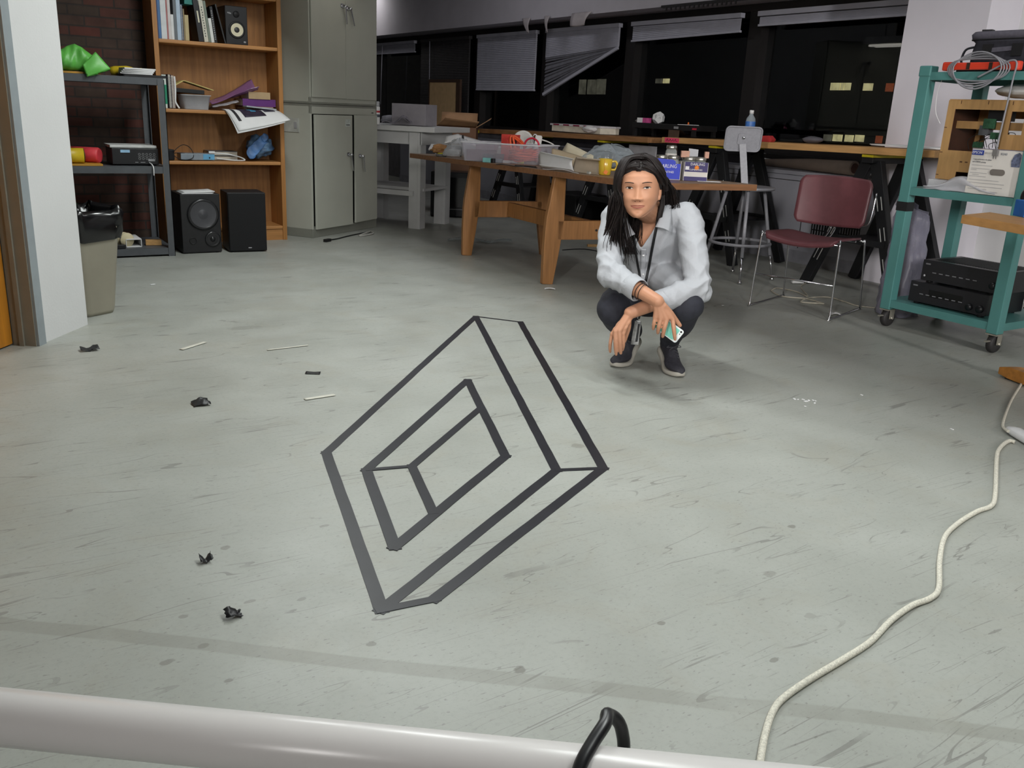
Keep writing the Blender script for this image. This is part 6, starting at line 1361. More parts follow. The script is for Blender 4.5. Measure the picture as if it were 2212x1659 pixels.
for k in (.33, .62): MB().box2((4.522, ya + (yb - ya) * k - .018, zc - .016), (4.525, ya + (yb - ya) * k + .0, zc + .016)).build('outlet_block', colm('dark_outlet', (48, 32, 24), .6), t)
b = MB(); yc_, L2 = (ya + yb) / 2, abs(ya - yb) / 2
for k in range(4):
    P = [(4.515 - .004 * k, yc_ + (L2 * .80 - .012 * k) * math.cos(a), zc - .012 + (.050 + .008 * k) * math.sin(a) * (1.0 if math.sin(a) > 0 else 1.3) + .004 * math.sin(3 * a + k)) for a in np.linspace(0, 6.283, 30, False)]; b.tube(P, .0042, 6, True)
b.tube(smooth_path([(4.51, yc_ - .01, zc - .055), (4.508, yc_ - .10, zc - .01), (4.508, yc_ - L2 * .8, zc + .022), (4.512, yc_ - L2 * .95, zc + .01), (4.515, yc_ - L2 * .93, zc - .06), (4.517, yc_ - L2 * .90, zc - .20), (4.517, yc_ - L2 * .86, zc - .40)], 8), .0045, 8)
cb = b.build('cable', colm('grey_cable', (132, 132, 138), .45), t)
qe = V(4.517, yc_ - L2 * .86, zc - .40); b = MB(); b.box(qe - V(0, 0, .015), (.018, .024, .030)); b.box(qe - V(0, -.006, .036), (.004, .004, .016)); b.box(qe - V(0, .006, .036), (.004, .004, .016)); b.build('plug', colm('grey_plug', (120, 118, 116), .5), cb)
q = V(4.80, 2.66, 1.262); tag(lumpy(MB(), (4.82, 2.655, ztop + .006 + .049), (.12, .145, .040), 17, .14, 36, 22).build('bubble_wrap', clear_mat('bubble_wrap', (218, 216, 214), .75, .3)), 'bundle of grey bubble wrap between the plywood frame and the cart top', 'bubble wrap')
b = MB(); b.tube(smooth_path([(4.60, 2.985, ZC2 - .03), (4.60, 3.0, ZC2 - .10), (4.60, 2.99, ZC2 - .20), (4.62, 2.965, ZC2 - .26)], 8), .0016, 5); tag(b.build('thin_white_filament', M_PAPER), 'thin white filament curving down from the cart top to the plywood frame', 'filament')
# grey plastic sack behind the cart's left post
q0, q1 = FL(1900, 655), FL(1990, 640)
def sk(u, v):
    w = .36 * (1 - .35 * (v - .2) ** 2); x = 4.98 + .05 * math.sin(3 * u + 2 * v); return V(x + .05 * math.sin(7 * v), 3.16 + .26 * u * (1 - .25 * v) + .03 * v, .004 + .64 * v - .10 * abs(u - .5) * v)
t = thing('plastic_sack', 'tall grey see-through plastic sack standing behind the teal cart', 'sack', (4.95, 3.25, 0))
c0 = V(4.93, 3.235, 0)
def sack(u, v):
    a = 2 * math.pi * u; r = (1 - .15 * v) * (1 + .08 * math.sin(5 * a + 3 * v)); return c0 + V(.115 * math.cos(a) * r * (1 - .55 * v), .125 * math.sin(a) * r, .003 + .66 * v + .05 * math.sin(a) * v)
MB().sheet(crumple(sack, .030, 33, 5.0), 36, 18, .002).build('film', clear_mat('grey_sack_film', (160, 158, 176), .34, .3), t)

# wooden table at the right edge: top, post and a foot on the floor
M_RT = mat('golden_wood_top', (196, 146, 90), .45, var=.10, scale=6, stretch=(7, .8, 7)); M_RTE = mat('golden_oak_foot', (190, 128, 58), .42, var=.12, scale=5, stretch=(.9, 8, 8))
pA = FL(2078, 464, .76); rt = thing('wooden_table', 'golden wooden table at the right edge of the picture in front of the teal cart', 'table', (4.35, 1.9, 0)); 
e1 = FL(2212, 487, .76); dE = nrm(e1 - pA); dN = nrm(V(-dE[1], dE[0], 0)); 
if dN @ FW0 > 0: dN = -dN
Rr_ = np.stack([dE, np.cross(V(0, 0, 1), dE), V(0, 0, 1)], 1); yy_ = Rr_[:, 1]; sg = 1 if yy_ @ FW0 > 0 else -1
LE = 1.5; Wt = .075
pts = [pA, pA + dE * LE, pA + dE * LE + nrm(RT0 + FW0 * .1) * .62, pA + nrm(V(.86, -.2, 0)) * .50]
pts = [pA, pA + dE * LE, pA + dE * LE + V(.36, .18, 0), pA + V(.30, .05, 0)]
b = MB(); b.add([p for p in pts] + [p - V(0, 0, .036) for p in pts], [(0, 1, 2, 3), (7, 6, 5, 4), (0, 4, 5, 1), (1, 5, 6, 2), (2, 6, 7, 3), (3, 7, 4, 0)]); b.build('table_top', M_RT, rt, bevel=.002)
fA = FL(2152, 812, 0.0); fd = nrm(V(.80, -.60, 0)); fd = nrm(FL(2212, 836) - fA); fb = MB(); fn_ = V(-fd[1], fd[0], 0); ff = fA + fn_ * .04
fb.loft([[ff + fn_ * a * .035 + V(0, 0, z) for a, z in ((-1, .012), (1, .012), (1, .045), (-1, .045))], [ff + fd * .06 + fn_ * a * .036 + V(0, 0, z) for a, z in ((-1, .006), (1, .006), (1, .06), (-1, .06))], [ff + fd * .62 + fn_ * a * .036 + V(0, 0, z) for a, z in ((-1, .006), (1, .006), (1, .07), (-1, .07))]], smooth=False); fb.build('foot', M_RTE, rt, bevel=.003)
for k in (.06, .5): MB().box(ff + fd * k + V(0, 0, .003), (.05, .05, .005)).build('foot_pad', M_BLACK, rt)
MB().box(ff + fd * .36 + V(0, 0, .385), (.09, .045, .63), np.stack([fd, fn_, V(0, 0, 1)], 1)).build('post', M_RTE, rt); MB().box(ff + fd * .36 + V(0, 0, .70), (.5, .05, .044), np.stack([fd, fn_, V(0, 0, 1)], 1)).build('top_rail', M_RTE, rt)
q = FL(2203, 470, .76); t = thing('blue_box', 'bright blue box at the corner of the golden wooden table', 'box', tuple(q)); MB().box(q + RT0 * .085 + FW0 * .045 + V(0, 0, .0355), (.14, .09, .07), np.stack([RT0, FW0, V(0, 0, 1)], 1)).build('carton', colm('bright_blue', (40, 110, 196), .45), t, bevel=.003)
q = FL(2208, 452, .765); tag(lumpy(MB(), q + FW0 * .10 + RT0 * .08 + V(0, 0, .055), (.055, .04, .048), 5, .08, 24, 16).build('black_pouch', M_BLACKG), 'black rounded pouch behind the blue box on the golden table', 'pouch')

# ------------------------------------------------------------------ floor: tape figure, scraps, cord, rail
M_TAPE = mat('black_gaffer_tape', (30, 30, 36), .42, var=.18, scale=9)
td = thing('tape_drawing', 'black tape outline of a leaning hollow box on the floor', 'tape drawing', tuple(FL(1000, 1010)))
def strip(a, c, w0=.048, ext=.018, lift=0):
    A, B_ = FL(*a), FL(*c); d = nrm(B_ - A); A = A - d * ext; B_ = B_ + d * ext; n = V(-d[1], d[0], 0) * w0 / 2; z = .0012 + .00012 * lift; N_ = max(2, int(np.linalg.norm(B_ - A) / .08)); rr = random.Random(int(a[0] * 7 + c[1] * 13) % 1000); up_ = []; lo_ = []
    for k in range(N_ + 1):
        p = A + (B_ - A) * k / N_ + n * rr.uniform(-.05, .05); up_.append(p + n); lo_.append(p - n)
    b = MB(); nn_ = len(up_); vs = up_ + lo_; vs = [V(p[0], p[1], z) for p in vs] + [V(p[0], p[1], .0003) for p in vs]
    fs = []
    for k in range(N_): fs += [(k, nn_ + k, nn_ + k + 1, k + 1), (2 * nn_ + k, k, k + 1, 2 * nn_ + k + 1), (nn_ + k, 3 * nn_ + k, 3 * nn_ + k + 1, nn_ + k + 1)]
    fs += [(0, 2 * nn_, 3 * nn_, nn_), (nn_ - 1, 2 * nn_ - 1, 4 * nn_ - 1, 3 * nn_ - 1)]
    b.add(vs, fs); b.build('tape_strip', M_TAPE, td)
q = [(1028, 684), (705, 978), (824, 1318), (1202, 1016), (1124, 696), (1303, 1012), (938, 1295), (1010, 822), (792, 1016), (852, 1183), (1092, 986), (1036, 884), (890, 1008), (935, 1107)]
O, Lf, Bt, Rg, T2, R2, B2, i0, i1, i2, i3, j0, j1, j2 = q
for k, (a, c, w) in enumerate(((O, Lf, .046), (Lf, Bt, .048), (Bt, Rg, .047), (Rg, O, .048), (T2, R2, .048), (R2, B2, .047), (O, T2, .018), (Rg, R2, .024), (Bt, B2, .036), (i0, i1, .047), (i1, i2, .048), (i2, i3, .047), (i3, i0, .046), (j0, j1, .040), (j1, j2, .042), (i1, j1, .022))): strip(a, c, w * .70 if w > .03 else w * .85, .014 if w > .03 else .004, k)
def scrap(px, py, w, h, lab, m, nm='tape_scrap', cat='scrap', seed=1, grp=None, z=.012, rz=0.0):
    c = FL(px, py); Rz = rotz(rz)
    f = lambda u, v: c + Rz @ V((u - .5) * w, (v - .5) * h, .003 + z * abs(math.sin(2.6 * u + seed)) * (.4 + v * .6))
    return tag(MB().sheet(crumple(f, z * .35, seed), 8, 6, .001).build(nm, m), lab, cat, grp)
M_SCR = mat('black_tape_scrap', (20, 20, 22), .45)
for k, (px, py, w, h, lab) in enumerate(((194, 757, .075, .045, 'crumpled black tape scrap on the floor nearest the white wall'), (434, 874, .06, .05, 'crumpled black tape scrap left of the middle of the tape drawing'), (504, 1332, .034, .026, 'crumpled black tape scrap lying lowest in the picture'), (445, 1214, .030, .022, 'small black tape scrap below and left of the tape drawing'))): scrap(px, py, w, h, lab, M_SCR, seed=k + 2, z=.018)
scrap(676, 807, .062, .030, 'flat black tape piece above the upper left tape line', M_SCR, seed=8, z=.002, rz=-.5)
M_MASK = mat('masking_tape', (206, 204, 192), .6)
for k, (px, py, w, h, rz, lab) in enumerate(((418, 748, .16, .022, .62, 'pale tape strip on the floor beyond the black scraps, the left one of two'), (622, 752, .20, .012, .05, 'pale tape strip on the floor beyond the black scraps, the right one of two'), (691, 859, .125, .020, .05, 'pale tape strip on the floor beside the flat black tape piece'))): scrap(px, py, w, h, lab, M_MASK, 'masking_tape_strip', 'tape', k + 1, None, .0008, rz)
tag(MB().box(FL(330, 615) + V(0, 0, .002), (.03, .016, .002), rotz(.3)).build('paper_chip', M_PAPER), 'lone white chip on the floor between the trash can and the rack', 'chip')
for (px, py, w) in ((1716, 863, .016), (1724, 864, .010), (1735, 864, .012), (1741, 868, .018), (1747, 866, .014), (1757, 866, .012), (1761, 867, .010), (1739, 879, .010), (1760, 872, .012)):
    tag(MB().box(FL(px, py) + V(0, 0, .0025), (w, w * .6, .002), rotz(px * .7)).build('paper_chip', M_PAPER), 'tiny white chip in the loose group on the open floor before the teal cart', 'chip', 'white chips in a group on the floor')
for (px, py, lab) in ((1861, 854, 'tiny white chip right of the group of chips'), (2056, 928, 'tiny white chip near the white power strip'), (1561, 660, 'tiny white chip on the floor right of the crouching woman')): tag(MB().box(FL(px, py) + V(0, 0, .002), (.014, .007, .002), rotz(px)).build('paper_chip', M_PAPER), lab, 'chip')
q = FL(1806, 682); tag(MB().sheet(crumple(lambda u, v: q + RT0 * (.06 * u - .03) + FW0 * .05 * v + V(0, 0, .006 + .008 * math.sin(3 * u)), .008, 14), 6, 5, .0015).build('crumpled_wrapper', M_PAPER), 'crumpled white wrapper on the floor under the maroon chair', 'wrapper')
# cable on the floor under the chair
b = MB(); P = [FL(x, y, .006) for x, y in ((1665, 628), (1690, 640), (1740, 645), (1778, 655), (1768, 655), (1730, 652), (1750, 643), (1790, 642), (1820, 650), (1850, 660), (1890, 665))]; b.tube(smooth_path(P, 7), .004, 6); P = [FL(x, y, .006) for x, y in ((1665, 628), (1680, 622), (1720, 630), (1745, 640), (1730, 620), (1740, 612))]; b.tube(smooth_path(P, 7), .004, 6); cbl_ = b.build('white_extension_cable', colm('ivory_cable', (180, 174, 158), .6)); tag(cbl_, 'thin ivory cable coiled on the floor under the maroon chair', 'cable')
tag(MB().box(FL(1722, 613) + V(0, 0, .016), (.09, .03, .022), rotz(-.4)).build('white_cable_plug', M_PAPER, bevel=.004), 'white plug block on the floor behind the maroon chair', 'plug')
# white woven cord and the white power strip at the right
M_CORD = mat('white_woven_cord', (214, 210, 196), .75, var=.16, scale=260)
P = [(1641, 1652), (1652, 1590), (1668, 1540), (1692, 1508), (1750, 1467), (1820, 1425), (1880, 1386), (1925, 1340), (1970, 1308), (2010, 1292), (2028, 1270), (2030, 1210), (2041, 1160), (2070, 1130), (2110, 1105), (2142, 1092), (2150, 1065), (2153, 990), (2160, 968), (2178, 953), (2192, 955)]
b = MB(); b.tube(smooth_path([FL(x, y, .0072) for x, y in P] , 7), .0071, 10); tag(b.build('white_cord_on_floor', M_CORD), 'long white woven power cable snaking over the floor to the power strip', 'cable')
P = [FL(2178, 932, .020), FL(2170, 926, .012), FL(2166, 918, .0062), FL(2172, 895, .0062), FL(2182, 870, .0062), FL(2192, 852, .0062), FL(2206, 830, .0062), FL(2225, 795, .0062)]
b = MB(); b.tube(smooth_path(P, 7), .0055, 10); tag(b.build('white_cable_on_floor', M_CORD), 'short white cable running from the power strip past the wooden foot', 'cable')
pA_ = FL(2176, 934); pB_ = FL(2260, 985); dS = nrm(pB_ - pA_); nS = V(-dS[1], dS[0], 0); t = thing('white_power_strip', 'white rounded power strip on the floor at the right edge of the picture', 'power strip', tuple(pA_ + dS * .15))
rings = []
for (x, w, z0, z1) in ((0, .018, .012, .022), (.012, .036, .006, .030), (.05, .050, .003, .038), (.28, .052, .003, .040), (.33, .04, .004, .034), (.345, .02, .01, .024)):
    c = pA_ + dS * x; rings.append([c + nS * (w / 2 * math.copysign(abs(math.cos(a)) ** .7, math.cos(a))) + V(0, 0, (z0 + z1) / 2 + (z1 - z0) / 2 * math.copysign(abs(math.sin(a)) ** .7, math.sin(a))) for a in np.linspace(0, 6.283, 20, False)])
b = MB(); b.loft(rings); b.build('housing', colm('white_plastic_glossy', (226, 226, 228), .3, var=.02), t)
# white rail across the foreground with a black cable over it
dp = .62; rA = PD(-330, 1530, .66); rA[2] = .6035; rB = PD(2500, 1690, .55); 
zc_ = .6035
pL = PD(0, 1567, .61); pR = PD(1650, 1642 + 72, .565); pL[2] = zc_; pR[2] = zc_; dR = nrm(pR - pL); rad_ = .0228
t = thing('white_rail', 'white round rail crossing the bottom of the picture close to the camera', 'rail', tuple(V(*((pL + pR) / 2)[:2], 0)))
M_RAIL = mat('white_rail_paint', (226, 222, 220), .28, var=.015, scale=6)
eA, eB = pL - dR * .55, pR + dR * .55
MB().tube([eA, eB], rad_, 40).build('rail_tube', M_RAIL, t)
for p in (eA + dR * .06, eB - dR * .06): MB().cyl(V(p[0], p[1], .002), V(p[0], p[1], zc_ - rad_ * .8), .022).build('post', M_RAIL, t)
nR = V(-dR[1], dR[0], 0); 
if nR @ FW0 < 0: nR = -nR
def onr(px): # point on the rail axis in pixel column px
    a, c = -.5, 1.4
    for _ in range(40):
        m_ = (a + c) / 2; p = pL + dR * m_
        if _px(p) < px: a = m_
        else: c = m_
    return pL + dR * a
c1, c2 = onr(1240), onr(1345); up_ = rad_ + .0062
P = [c1 - nR * .036 + V(0, 0, -.16), c1 - nR * .040 + V(0, 0, -.015), c1 - nR * .036 + V(0, 0, .008), c1 - nR * .020 + V(0, 0, .023) + dR * .003, c1 + dR * .012 + V(0, 0, .0298), c1 + dR * .022 + nR * .020 + V(0, 0, .034), (c1 + c2) / 2 + dR * .006 + nR * .036 + V(0, 0, .031), c2 + nR * .044 + V(0, 0, .010), c2 + dR * .006 + nR * .044 + V(0, 0, -.05), c2 + dR * .02 + nR * .05 + V(0, 0, -.30)]
b = MB(); b.tube(smooth_path(P, 8), .0055, 12); tag(b.build('black_cable_hanging', M_BLACKG), 'black cable looped over the white rail at the bottom of the picture', 'cable')

# ------------------------------------------------------------------ the crouching woman
def LP(r, f, z): return RT0 * r + FW0 * f + V(0, 0, z)
pr = thing('person', 'woman in a white shirt and dark trousers crouching on the floor beside the tape drawing', 'person', tuple(LP(.61, 3.93, 0)))
M_SKIN = mat('warm_skin', (184, 134, 106), .48, var=.03, scale=18, spec=.35)
M_LIP = mat('lips', (150, 86, 74), .55, var=.03)
M_HAIR = mat('black_brown_hair', (27, 20, 19), .48, var=.4, scale=30, stretch=(4, 4, .4), spec=.32)
M_SHIRT = mat('white_cotton', (166, 168, 173), .8, var=.02, bump=.12, bscale=160)
M_JEAN = mat('charcoal_denim', (40, 41, 50), .8, var=.14, scale=30, bump=.1, bscale=220)
M_SHOE = mat('charcoal_knit', (44, 43, 50), .7, var=.15, scale=90)
M_SOLE = mat('pale_rubber', (168, 164, 154), .6, var=.06)

def remeshed(b, voxel, smooth=2, fac=.5):
    me = b.mesh('tmp'); o = bpy.data.objects.new('tmp', me); COL.objects.link(o)
    m = o.modifiers.new('r', 'REMESH'); m.mode = 'VOXEL'; m.voxel_size = voxel; m.adaptivity = 0
    if smooth: s = o.modifiers.new('s', 'SMOOTH'); s.factor = fac; s.iterations = smooth
    dg = bpy.context.evaluated_depsgraph_get(); out = bpy.data.meshes.new_from_object(o.evaluated_get(dg)); bpy.data.objects.remove(o); bpy.data.meshes.remove(me)
    return out
def to_child(me, name, mats, parent):
    me.transform(parent_mat(parent).inverted()); me.materials.clear()
    for m in (mats if isinstance(mats, list) else [mats]): me.materials.append(m)
    me.polygons.foreach_set('use_smooth', [True] * len(me.polygons)); me.update()
    o = bpy.data.objects.new(name, me); COL.objects.link(o); o.parent = parent; return o
def limb(b, pts, rad, n=18, k=6, ends=True):
    P = smooth_path(pts, k); m = len(P); R_ = np.interp(np.linspace(0, len(rad) - 1, m), range(len(rad)), rad); b.tube(P, list(R_), n)
    if ends: b.ball(P[0], R_[0] * .995, 14, 10); b.ball(P[-1], R_[-1] * .995, 14, 10)
    return b

# --- head (own frame: x to the picture's right, y to the front, z up from the chin)
HS = 1.085
hh = [0, .006, .015, .03, .05, .075, .10, .13, .16, .19, .208, .219, .2245]
hw = [.015, .026, .037, .0505, .0615, .0690, .0725, .0740, .0725, .062, .045, .025, .004]
hf = [.078, .0835, .0850, .0830, .0850, .0835, .0830, .0860, .0850, .0700, .0480, .0260, .003]
hb = [.050, .030, .010, -.025, -.058, -.084, -.095, -.0985, -.0920, -.0730, -.0500, -.0260, -.004]
def fr_y(x, h):
    # front surface of the face
    w = np.interp(h, hh, hw); yf = np.interp(h, hh, hf); t = min(.999, abs(x) / max(w, 1e-4)); y = yf * (1 - t ** 2.35) ** (1 / 2.35)
    G = lambda cx, ch, sx, sh: math.exp(-((x - cx) / sx) ** 2 - ((h - ch) / sh) ** 2)
    d = 0
    if h < .135 and h > .056:
        f_ = (h - .074) / .046
        a = (.0200 * max(0, 1 - max(0, f_)) ** 1.25 + .0022 * max(0, min(1, (.135 - h) / .012))) if h >= .074 else .0220 * math.exp(-((h - .074) / .0075) ** 2)
        d += a * math.exp(-(x / (.0068 + .0062 * max(0, 1 - max(0, f_) * 1.3))) ** 2)
    for s in (-1, 1):
        d += .0085 * G(s * .0140, .0710, .0068, .0058) - .0075 * G(s * .0310, .1165, .0150, .0100) - .0030 * G(s * .016, .112, .007, .012)
        d += .0070 * G(s * .041, .078, .021, .018) + .0030 * G(s * .033, .137, .020, .008) - .0025 * G(s * .029, .050, .008, .010) + .002 * G(s * .031, .105, .012, .004)
    hm = .0445 + 4.2 * x * x
    d += .0036 * G(0, .0495, .018, .0045) + .0046 * G(0, .0385, .0160, .0048) - .0036 * math.exp(-((h - hm) / .0017) ** 2 - (x / .027) ** 2) - .0030 * G(0, .0285, .014, .005) + .0045 * G(0, .011, .014, .010)
    return y + d * (1 - t ** 6)
def head_ring(h, n=88):
    w = np.interp(h, hh, hw); yb = np.interp(h, hh, hb); yf = np.interp(h, hh, hf); y0 = (yf + yb) * .5 if h < .035 else 0.0; out = []
    for k in range(n):
        a = 2 * math.pi * k / n; x = w * math.copysign(abs(math.cos(a)) ** .86, math.cos(a)); s = math.sin(a)
        if s >= 0 and h >= .0: y = max(fr_y(x, h), y0) if h >= .035 else max(fr_y(x, h), y0)
        else: y = y0 - abs(y0 - yb) * (1 - min(1, abs(x) / max(w, 1e-5)) ** 2.2) ** (1 / 2.2)
        out.append(V(x, y, h))
    return out
eyeL, eyeR = PD(1359.5, 406, 3.62), PD(1398, 405.5, 3.62)
em = (eyeL + eyeR) / 2
Fh = nrm(CAM - em); Fh = rotz(math.radians(-5.0)) @ Fh; Fh = nrm(Fh + V(0, 0, -.02))
Uh = nrm(V(0, 0, 1) - Fh * Fh[2]); tilt = math.radians(3.8); Xh = np.cross(Fh, Uh) ; Xh = nrm(Xh)
if Xh @ RT0 < 0: Xh = -Xh
Uh2 = nrm(Uh * math.cos(tilt) - Xh * math.sin(tilt)); Xh2 = nrm(Xh * math.cos(tilt) + Uh * math.sin(tilt))
Hm = np.stack([Xh2 * HS, Fh * HS, Uh2 * HS * .94], 1)
Hbase = em - Hm @ V(0, fr_y(.031, .1165) + .002, .1165)
def HP(x, y, h): return Hbase + Hm @ V(x, y, h)
b = MB()
zs = np.concatenate([np.linspace(0, .03, 13)[:-1], np.linspace(.03, .14, 74)[:-1], np.linspace(.14, .2245, 30)])
b.loft([[HP(*p) for p in head_ring(h)] for h in zs])
for s in (-1, 1):   # ears
    b.ball(HP(s * .0735, -.006, .101), V(.0085, .0165, .0300) * HS, 14, 10, np.stack([nrm(Xh2 * s + Fh * .3), nrm(Fh), nrm(Uh2)], 1)); b.ball(HP(s * .0715, .002, .076), V(.006, .009, .010) * HS, 10, 8)
# neck, trunk, arms, legs
neckT, neckB = HP(0, -.028, .045), LP(.562, 3.855, .705)
limb(b, [HP(0, -.02, .07), neckT, (neckT + neckB) / 2 + FW0 * .0, neckB, LP(.575, 3.90, .64)], [.050, .049, .049, .060, .085])
shR, shL = LP(.412, 3.850, .690), LP(.716, 3.830, .695)
elR, elL = PD(1318, 590, 3.665), PD(1506, 620, 3.625)
wrR, wrL = PD(1421, 651, 3.455), PD(1361, 676, 3.545)
def torso(b, e):
    C_ = [LP(.625, 4.10, .245), LP(.625, 4.10, .29), LP(.615, 4.06, .38), LP(.595, 3.985, .50), LP(.572, 3.905, .62), LP(.562, 3.865, .695), LP(.562, 3.85, .735)]; Wd_ = [.105, .150, .138, .142, .152, .120, .055]; Dd = [.09, .115, .100, .104, .098, .072, .050]; rings = []
    P = smooth_path(C_, 5); m = len(P); ws = np.interp(np.linspace(0, 6, m), range(7), Wd_); ds = np.interp(np.linspace(0, 6, m), range(7), Dd)
    for i in range(m):
        T_ = nrm(P[min(i + 1, m - 1)] - P[max(i - 1, 0)]); y = nrm(np.cross(T_, RT0)); 
        rings.append([P[i] + RT0 * (ws[i] + e) * math.copysign(abs(math.cos(a)) ** .85, math.cos(a)) + y * (ds[i] + e) * math.copysign(abs(math.sin(a)) ** .9, math.sin(a)) for a in np.linspace(0, 2 * math.pi, 40, False)])
    b.loft(rings)
torso(b, -.012)
for sh, el, wr in ((shR, elR, wrR), (shL, elL, wrL)):
    limb(b, [sh, sh + (el - sh) * .5, el], [.046, .040, .034]); limb(b, [el, el + (wr - el) * .3, el + (wr - el) * .72, wr], [.035, .037, .029, .0255])
def hand(b, wr, kn, tips, bend, thumb, th=.0085, el=None):
    # kn: four knuckles (index..little); tips with a middle joint pushed out along bend
    c = sum(kn) / 4; d0 = nrm(c - wr)
    for i, k_ in enumerate(kn):
        limb(b, [wr + (k_ - c) * .35, wr + (k_ - wr) * .55 + (k_ - c) * .0, k_], [.0145, .0125, .0105], 12, 4)
        t_ = tips[i]; v = t_ - k_; m1 = k_ + v * .46 + bend[i]; m2 = k_ + v * .78 + bend[i] * .75; r_ = th * (1, 1.02, 1, .86)[i]
        limb(b, [k_, m1, m2, t_], [r_ * 1.15, r_ * 1.04, r_ * .96, r_ * .74], 12, 5)
    b.ball(wr + (c - wr) * .55, (.030, .030, .013), 16, 12, np.stack([nrm(kn[0] - kn[3]), d0, np.cross(nrm(kn[0] - kn[3]), d0)], 1))
    b.ball(wr + (c - wr) * .78, (.032, .022, .011), 16, 12, np.stack([nrm(kn[0] - kn[3]), d0, np.cross(nrm(kn[0] - kn[3]), d0)], 1))
    limb(b, thumb, [.0150, .0125, .0105, .0080], 12, 5)
TOW = nrm(CAM - LP(.55, 3.45, .35))      # towards the viewer
# right hand (picture's middle) holding the phone
D1 = 3.45
knR = [PD(1453, 690, D1 + .005), PD(1440, 691, D1 - .006), PD(1427, 690, D1 - .006), PD(1415.5, 686, D1 + .002)]
tpR = [PD(1458, 733, D1 - .004), PD(1431.5, 727, D1 + .004), PD(1421, 719, D1 + .010), PD(1411, 711, D1 + .014)]
hand(b, wrR, knR, tpR, [TOW * .010, TOW * .013 - RT0 * .001, TOW * .012 - RT0 * .001, TOW * .010 - RT0 * .001], [wrR + (knR[0] - wrR) * .25 + RT0 * .008, PD(1448, 676, D1 + .018), PD(1459, 690, D1 + .030), PD(1469, 703, D1 + .032)])
# left hand hanging relaxed
D2 = 3.525
knL = [PD(1345.5, 721, D2 - .012), PD(1338, 715, D2 - .020), PD(1329.5, 716, D2 - .014), PD(1322.5, 722, D2 + .004)]
tpL = [PD(1344.5, 756, D2 + .008), PD(1341, 763, D2 - .008), PD(1331, 765.5, D2 - .004), PD(1318, 760, D2 + .014)]
hand(b, wrL, knL, tpL, [TOW * .010 + RT0 * .003, TOW * .012, TOW * .012 - RT0 * .001, TOW * .010 - RT0 * .003], [wrL + (knL[0] - wrL) * .2 + FW0 * .016, PD(1357, 706, D2 + .03), PD(1353, 722, D2 + .038), PD(1349, 737, D2 + .036)])
hipR, hipL = LP(.555, 4.085, .305), LP(.690, 4.075, .305)
knR_, knL_ = LP(.415, 3.685, .315), LP(.708, 3.625, .362)
anR, anL = LP(.553, 4.010, .150), LP(.706, 3.915, .135)
for hp, kn_, an in ((hipR, knR_, anR), (hipL, knL_, anL)): limb(b, [hp, kn_], [.07, .05], k=3); limb(b, [kn_, an], [.048, .034], k=3)
me = remeshed(b, .0030, 2, .45)
# lips get their own colour
body = to_child(me, 'body', [M_SKIN], pr); body_co = np.array([v.co[:] for v in me.vertices]) + np.array(parent_mat(pr))[:3, 3]; body_pol = [tuple(p.vertices) for p in me.polygons]; pm = np.array(parent_mat(pr))

# eyes, lashes, brows, mouth line
M_EYEW = mat('eye_white', (206, 198, 190), .25, var=.02); M_IRIS = mat('dark_iris', (38, 26, 20), .2, var=.1); M_LASH = mat('lash_black', (20, 15, 14), .5)
for s in (-1, 1):
    cx_, ch_ = s * .0325, .1160; b = MB(); N1, N2 = 24, 10; idx = {}
    for i in range(N1 + 1):
        u = -1 + 2 * i / N1; x = cx_ + .0142 * u; up_ = .0036 * (1 - abs(u) ** 2.0); lo_ = -.0030 * (1 - abs(u) ** 2.2); sl = .0010 * u * s
        for j in range(N2 + 1):
            v = j / N2; h = ch_ + lo_ + (up_ - lo_) * v + sl; idx[i, j] = len(b.v); b.v.append(tuple(HP(x, fr_y(x, h) + .0012 + .0022 * (1 - u * u), h)))
    for i in range(N1):
        for j in range(N2):
            u = -1 + 2 * (i + .5) / N1; h = (-.0030 + .0066 * (j + .5) / N2); d = math.hypot(.0142 * u - 0.0008, h - .0004)
            b.f.append((idx[i, j], idx[i + 1, j], idx[i + 1, j + 1], idx[i, j + 1])); b.m.append(1 if d < .0056 else 0); b.sm.append(True)
    ey = b.build('eye', [M_EYEW, M_IRIS], pr)
    b = MB(); P = []
    for i in range(17):
        u = -1 + 2 * i / 16; x = cx_ + .0152 * u; h = ch_ + .0038 * (1 - abs(u) ** 2.0) + .0010 * u * s + .0004; P.append(HP(x, fr_y(x, h) + .0035, h))
    b.tube(P, [.0004 + .0011 * math.sin(math.pi * i / 16) ** .6 for i in range(17)], 8); b.build('eyelashes', M_LASH, pr)
    b = MB(); P = []
    for i in range(13):
        u = i / 12; x = s * (.0155 + .034 * u); h = .1345 + .0055 * math.sin(u * 2.0) - .0035 * u; P.append(HP(x, fr_y(x, h) + .0006, h))
    b.tube(P, [.0016 + .0024 * math.sin(math.pi * (.15 + .8 * i / 12)) for i in range(13)], 8, flat=.5); b.build('eyebrow', mat('brow_hair', (58, 42, 34), .7), pr)
for s in (-1, 1): MB().ball(HP(s * .0085, fr_y(s * .0085, .0655) - .0012, .0652), V(.0036, .002, .0018) * HS, 10, 8).build('nostril', mat('nostril_shade', (92, 50, 40), .8), pr)
def lipf(up):
    def f(u, v):
        q_ = 2 * u - 1; x = .0262 * q_; m_ = .0445 + 4.2 * x * x; e_ = max(0, 1 - abs(q_) ** 2.2)
        t_ = .0058 * e_ ** .8 * (1 - .16 * math.exp(-(x / .0042) ** 2)) if up else -.0072 * e_ ** .75
        h = m_ + t_ * v; return HP(x, fr_y(x, h) + .0004 + .0004 * math.sin(math.pi * v), h)
    return f
for up in (True, False): MB().sheet(lipf(up), 28, 6, .0006).build('lip', M_LIP, pr)
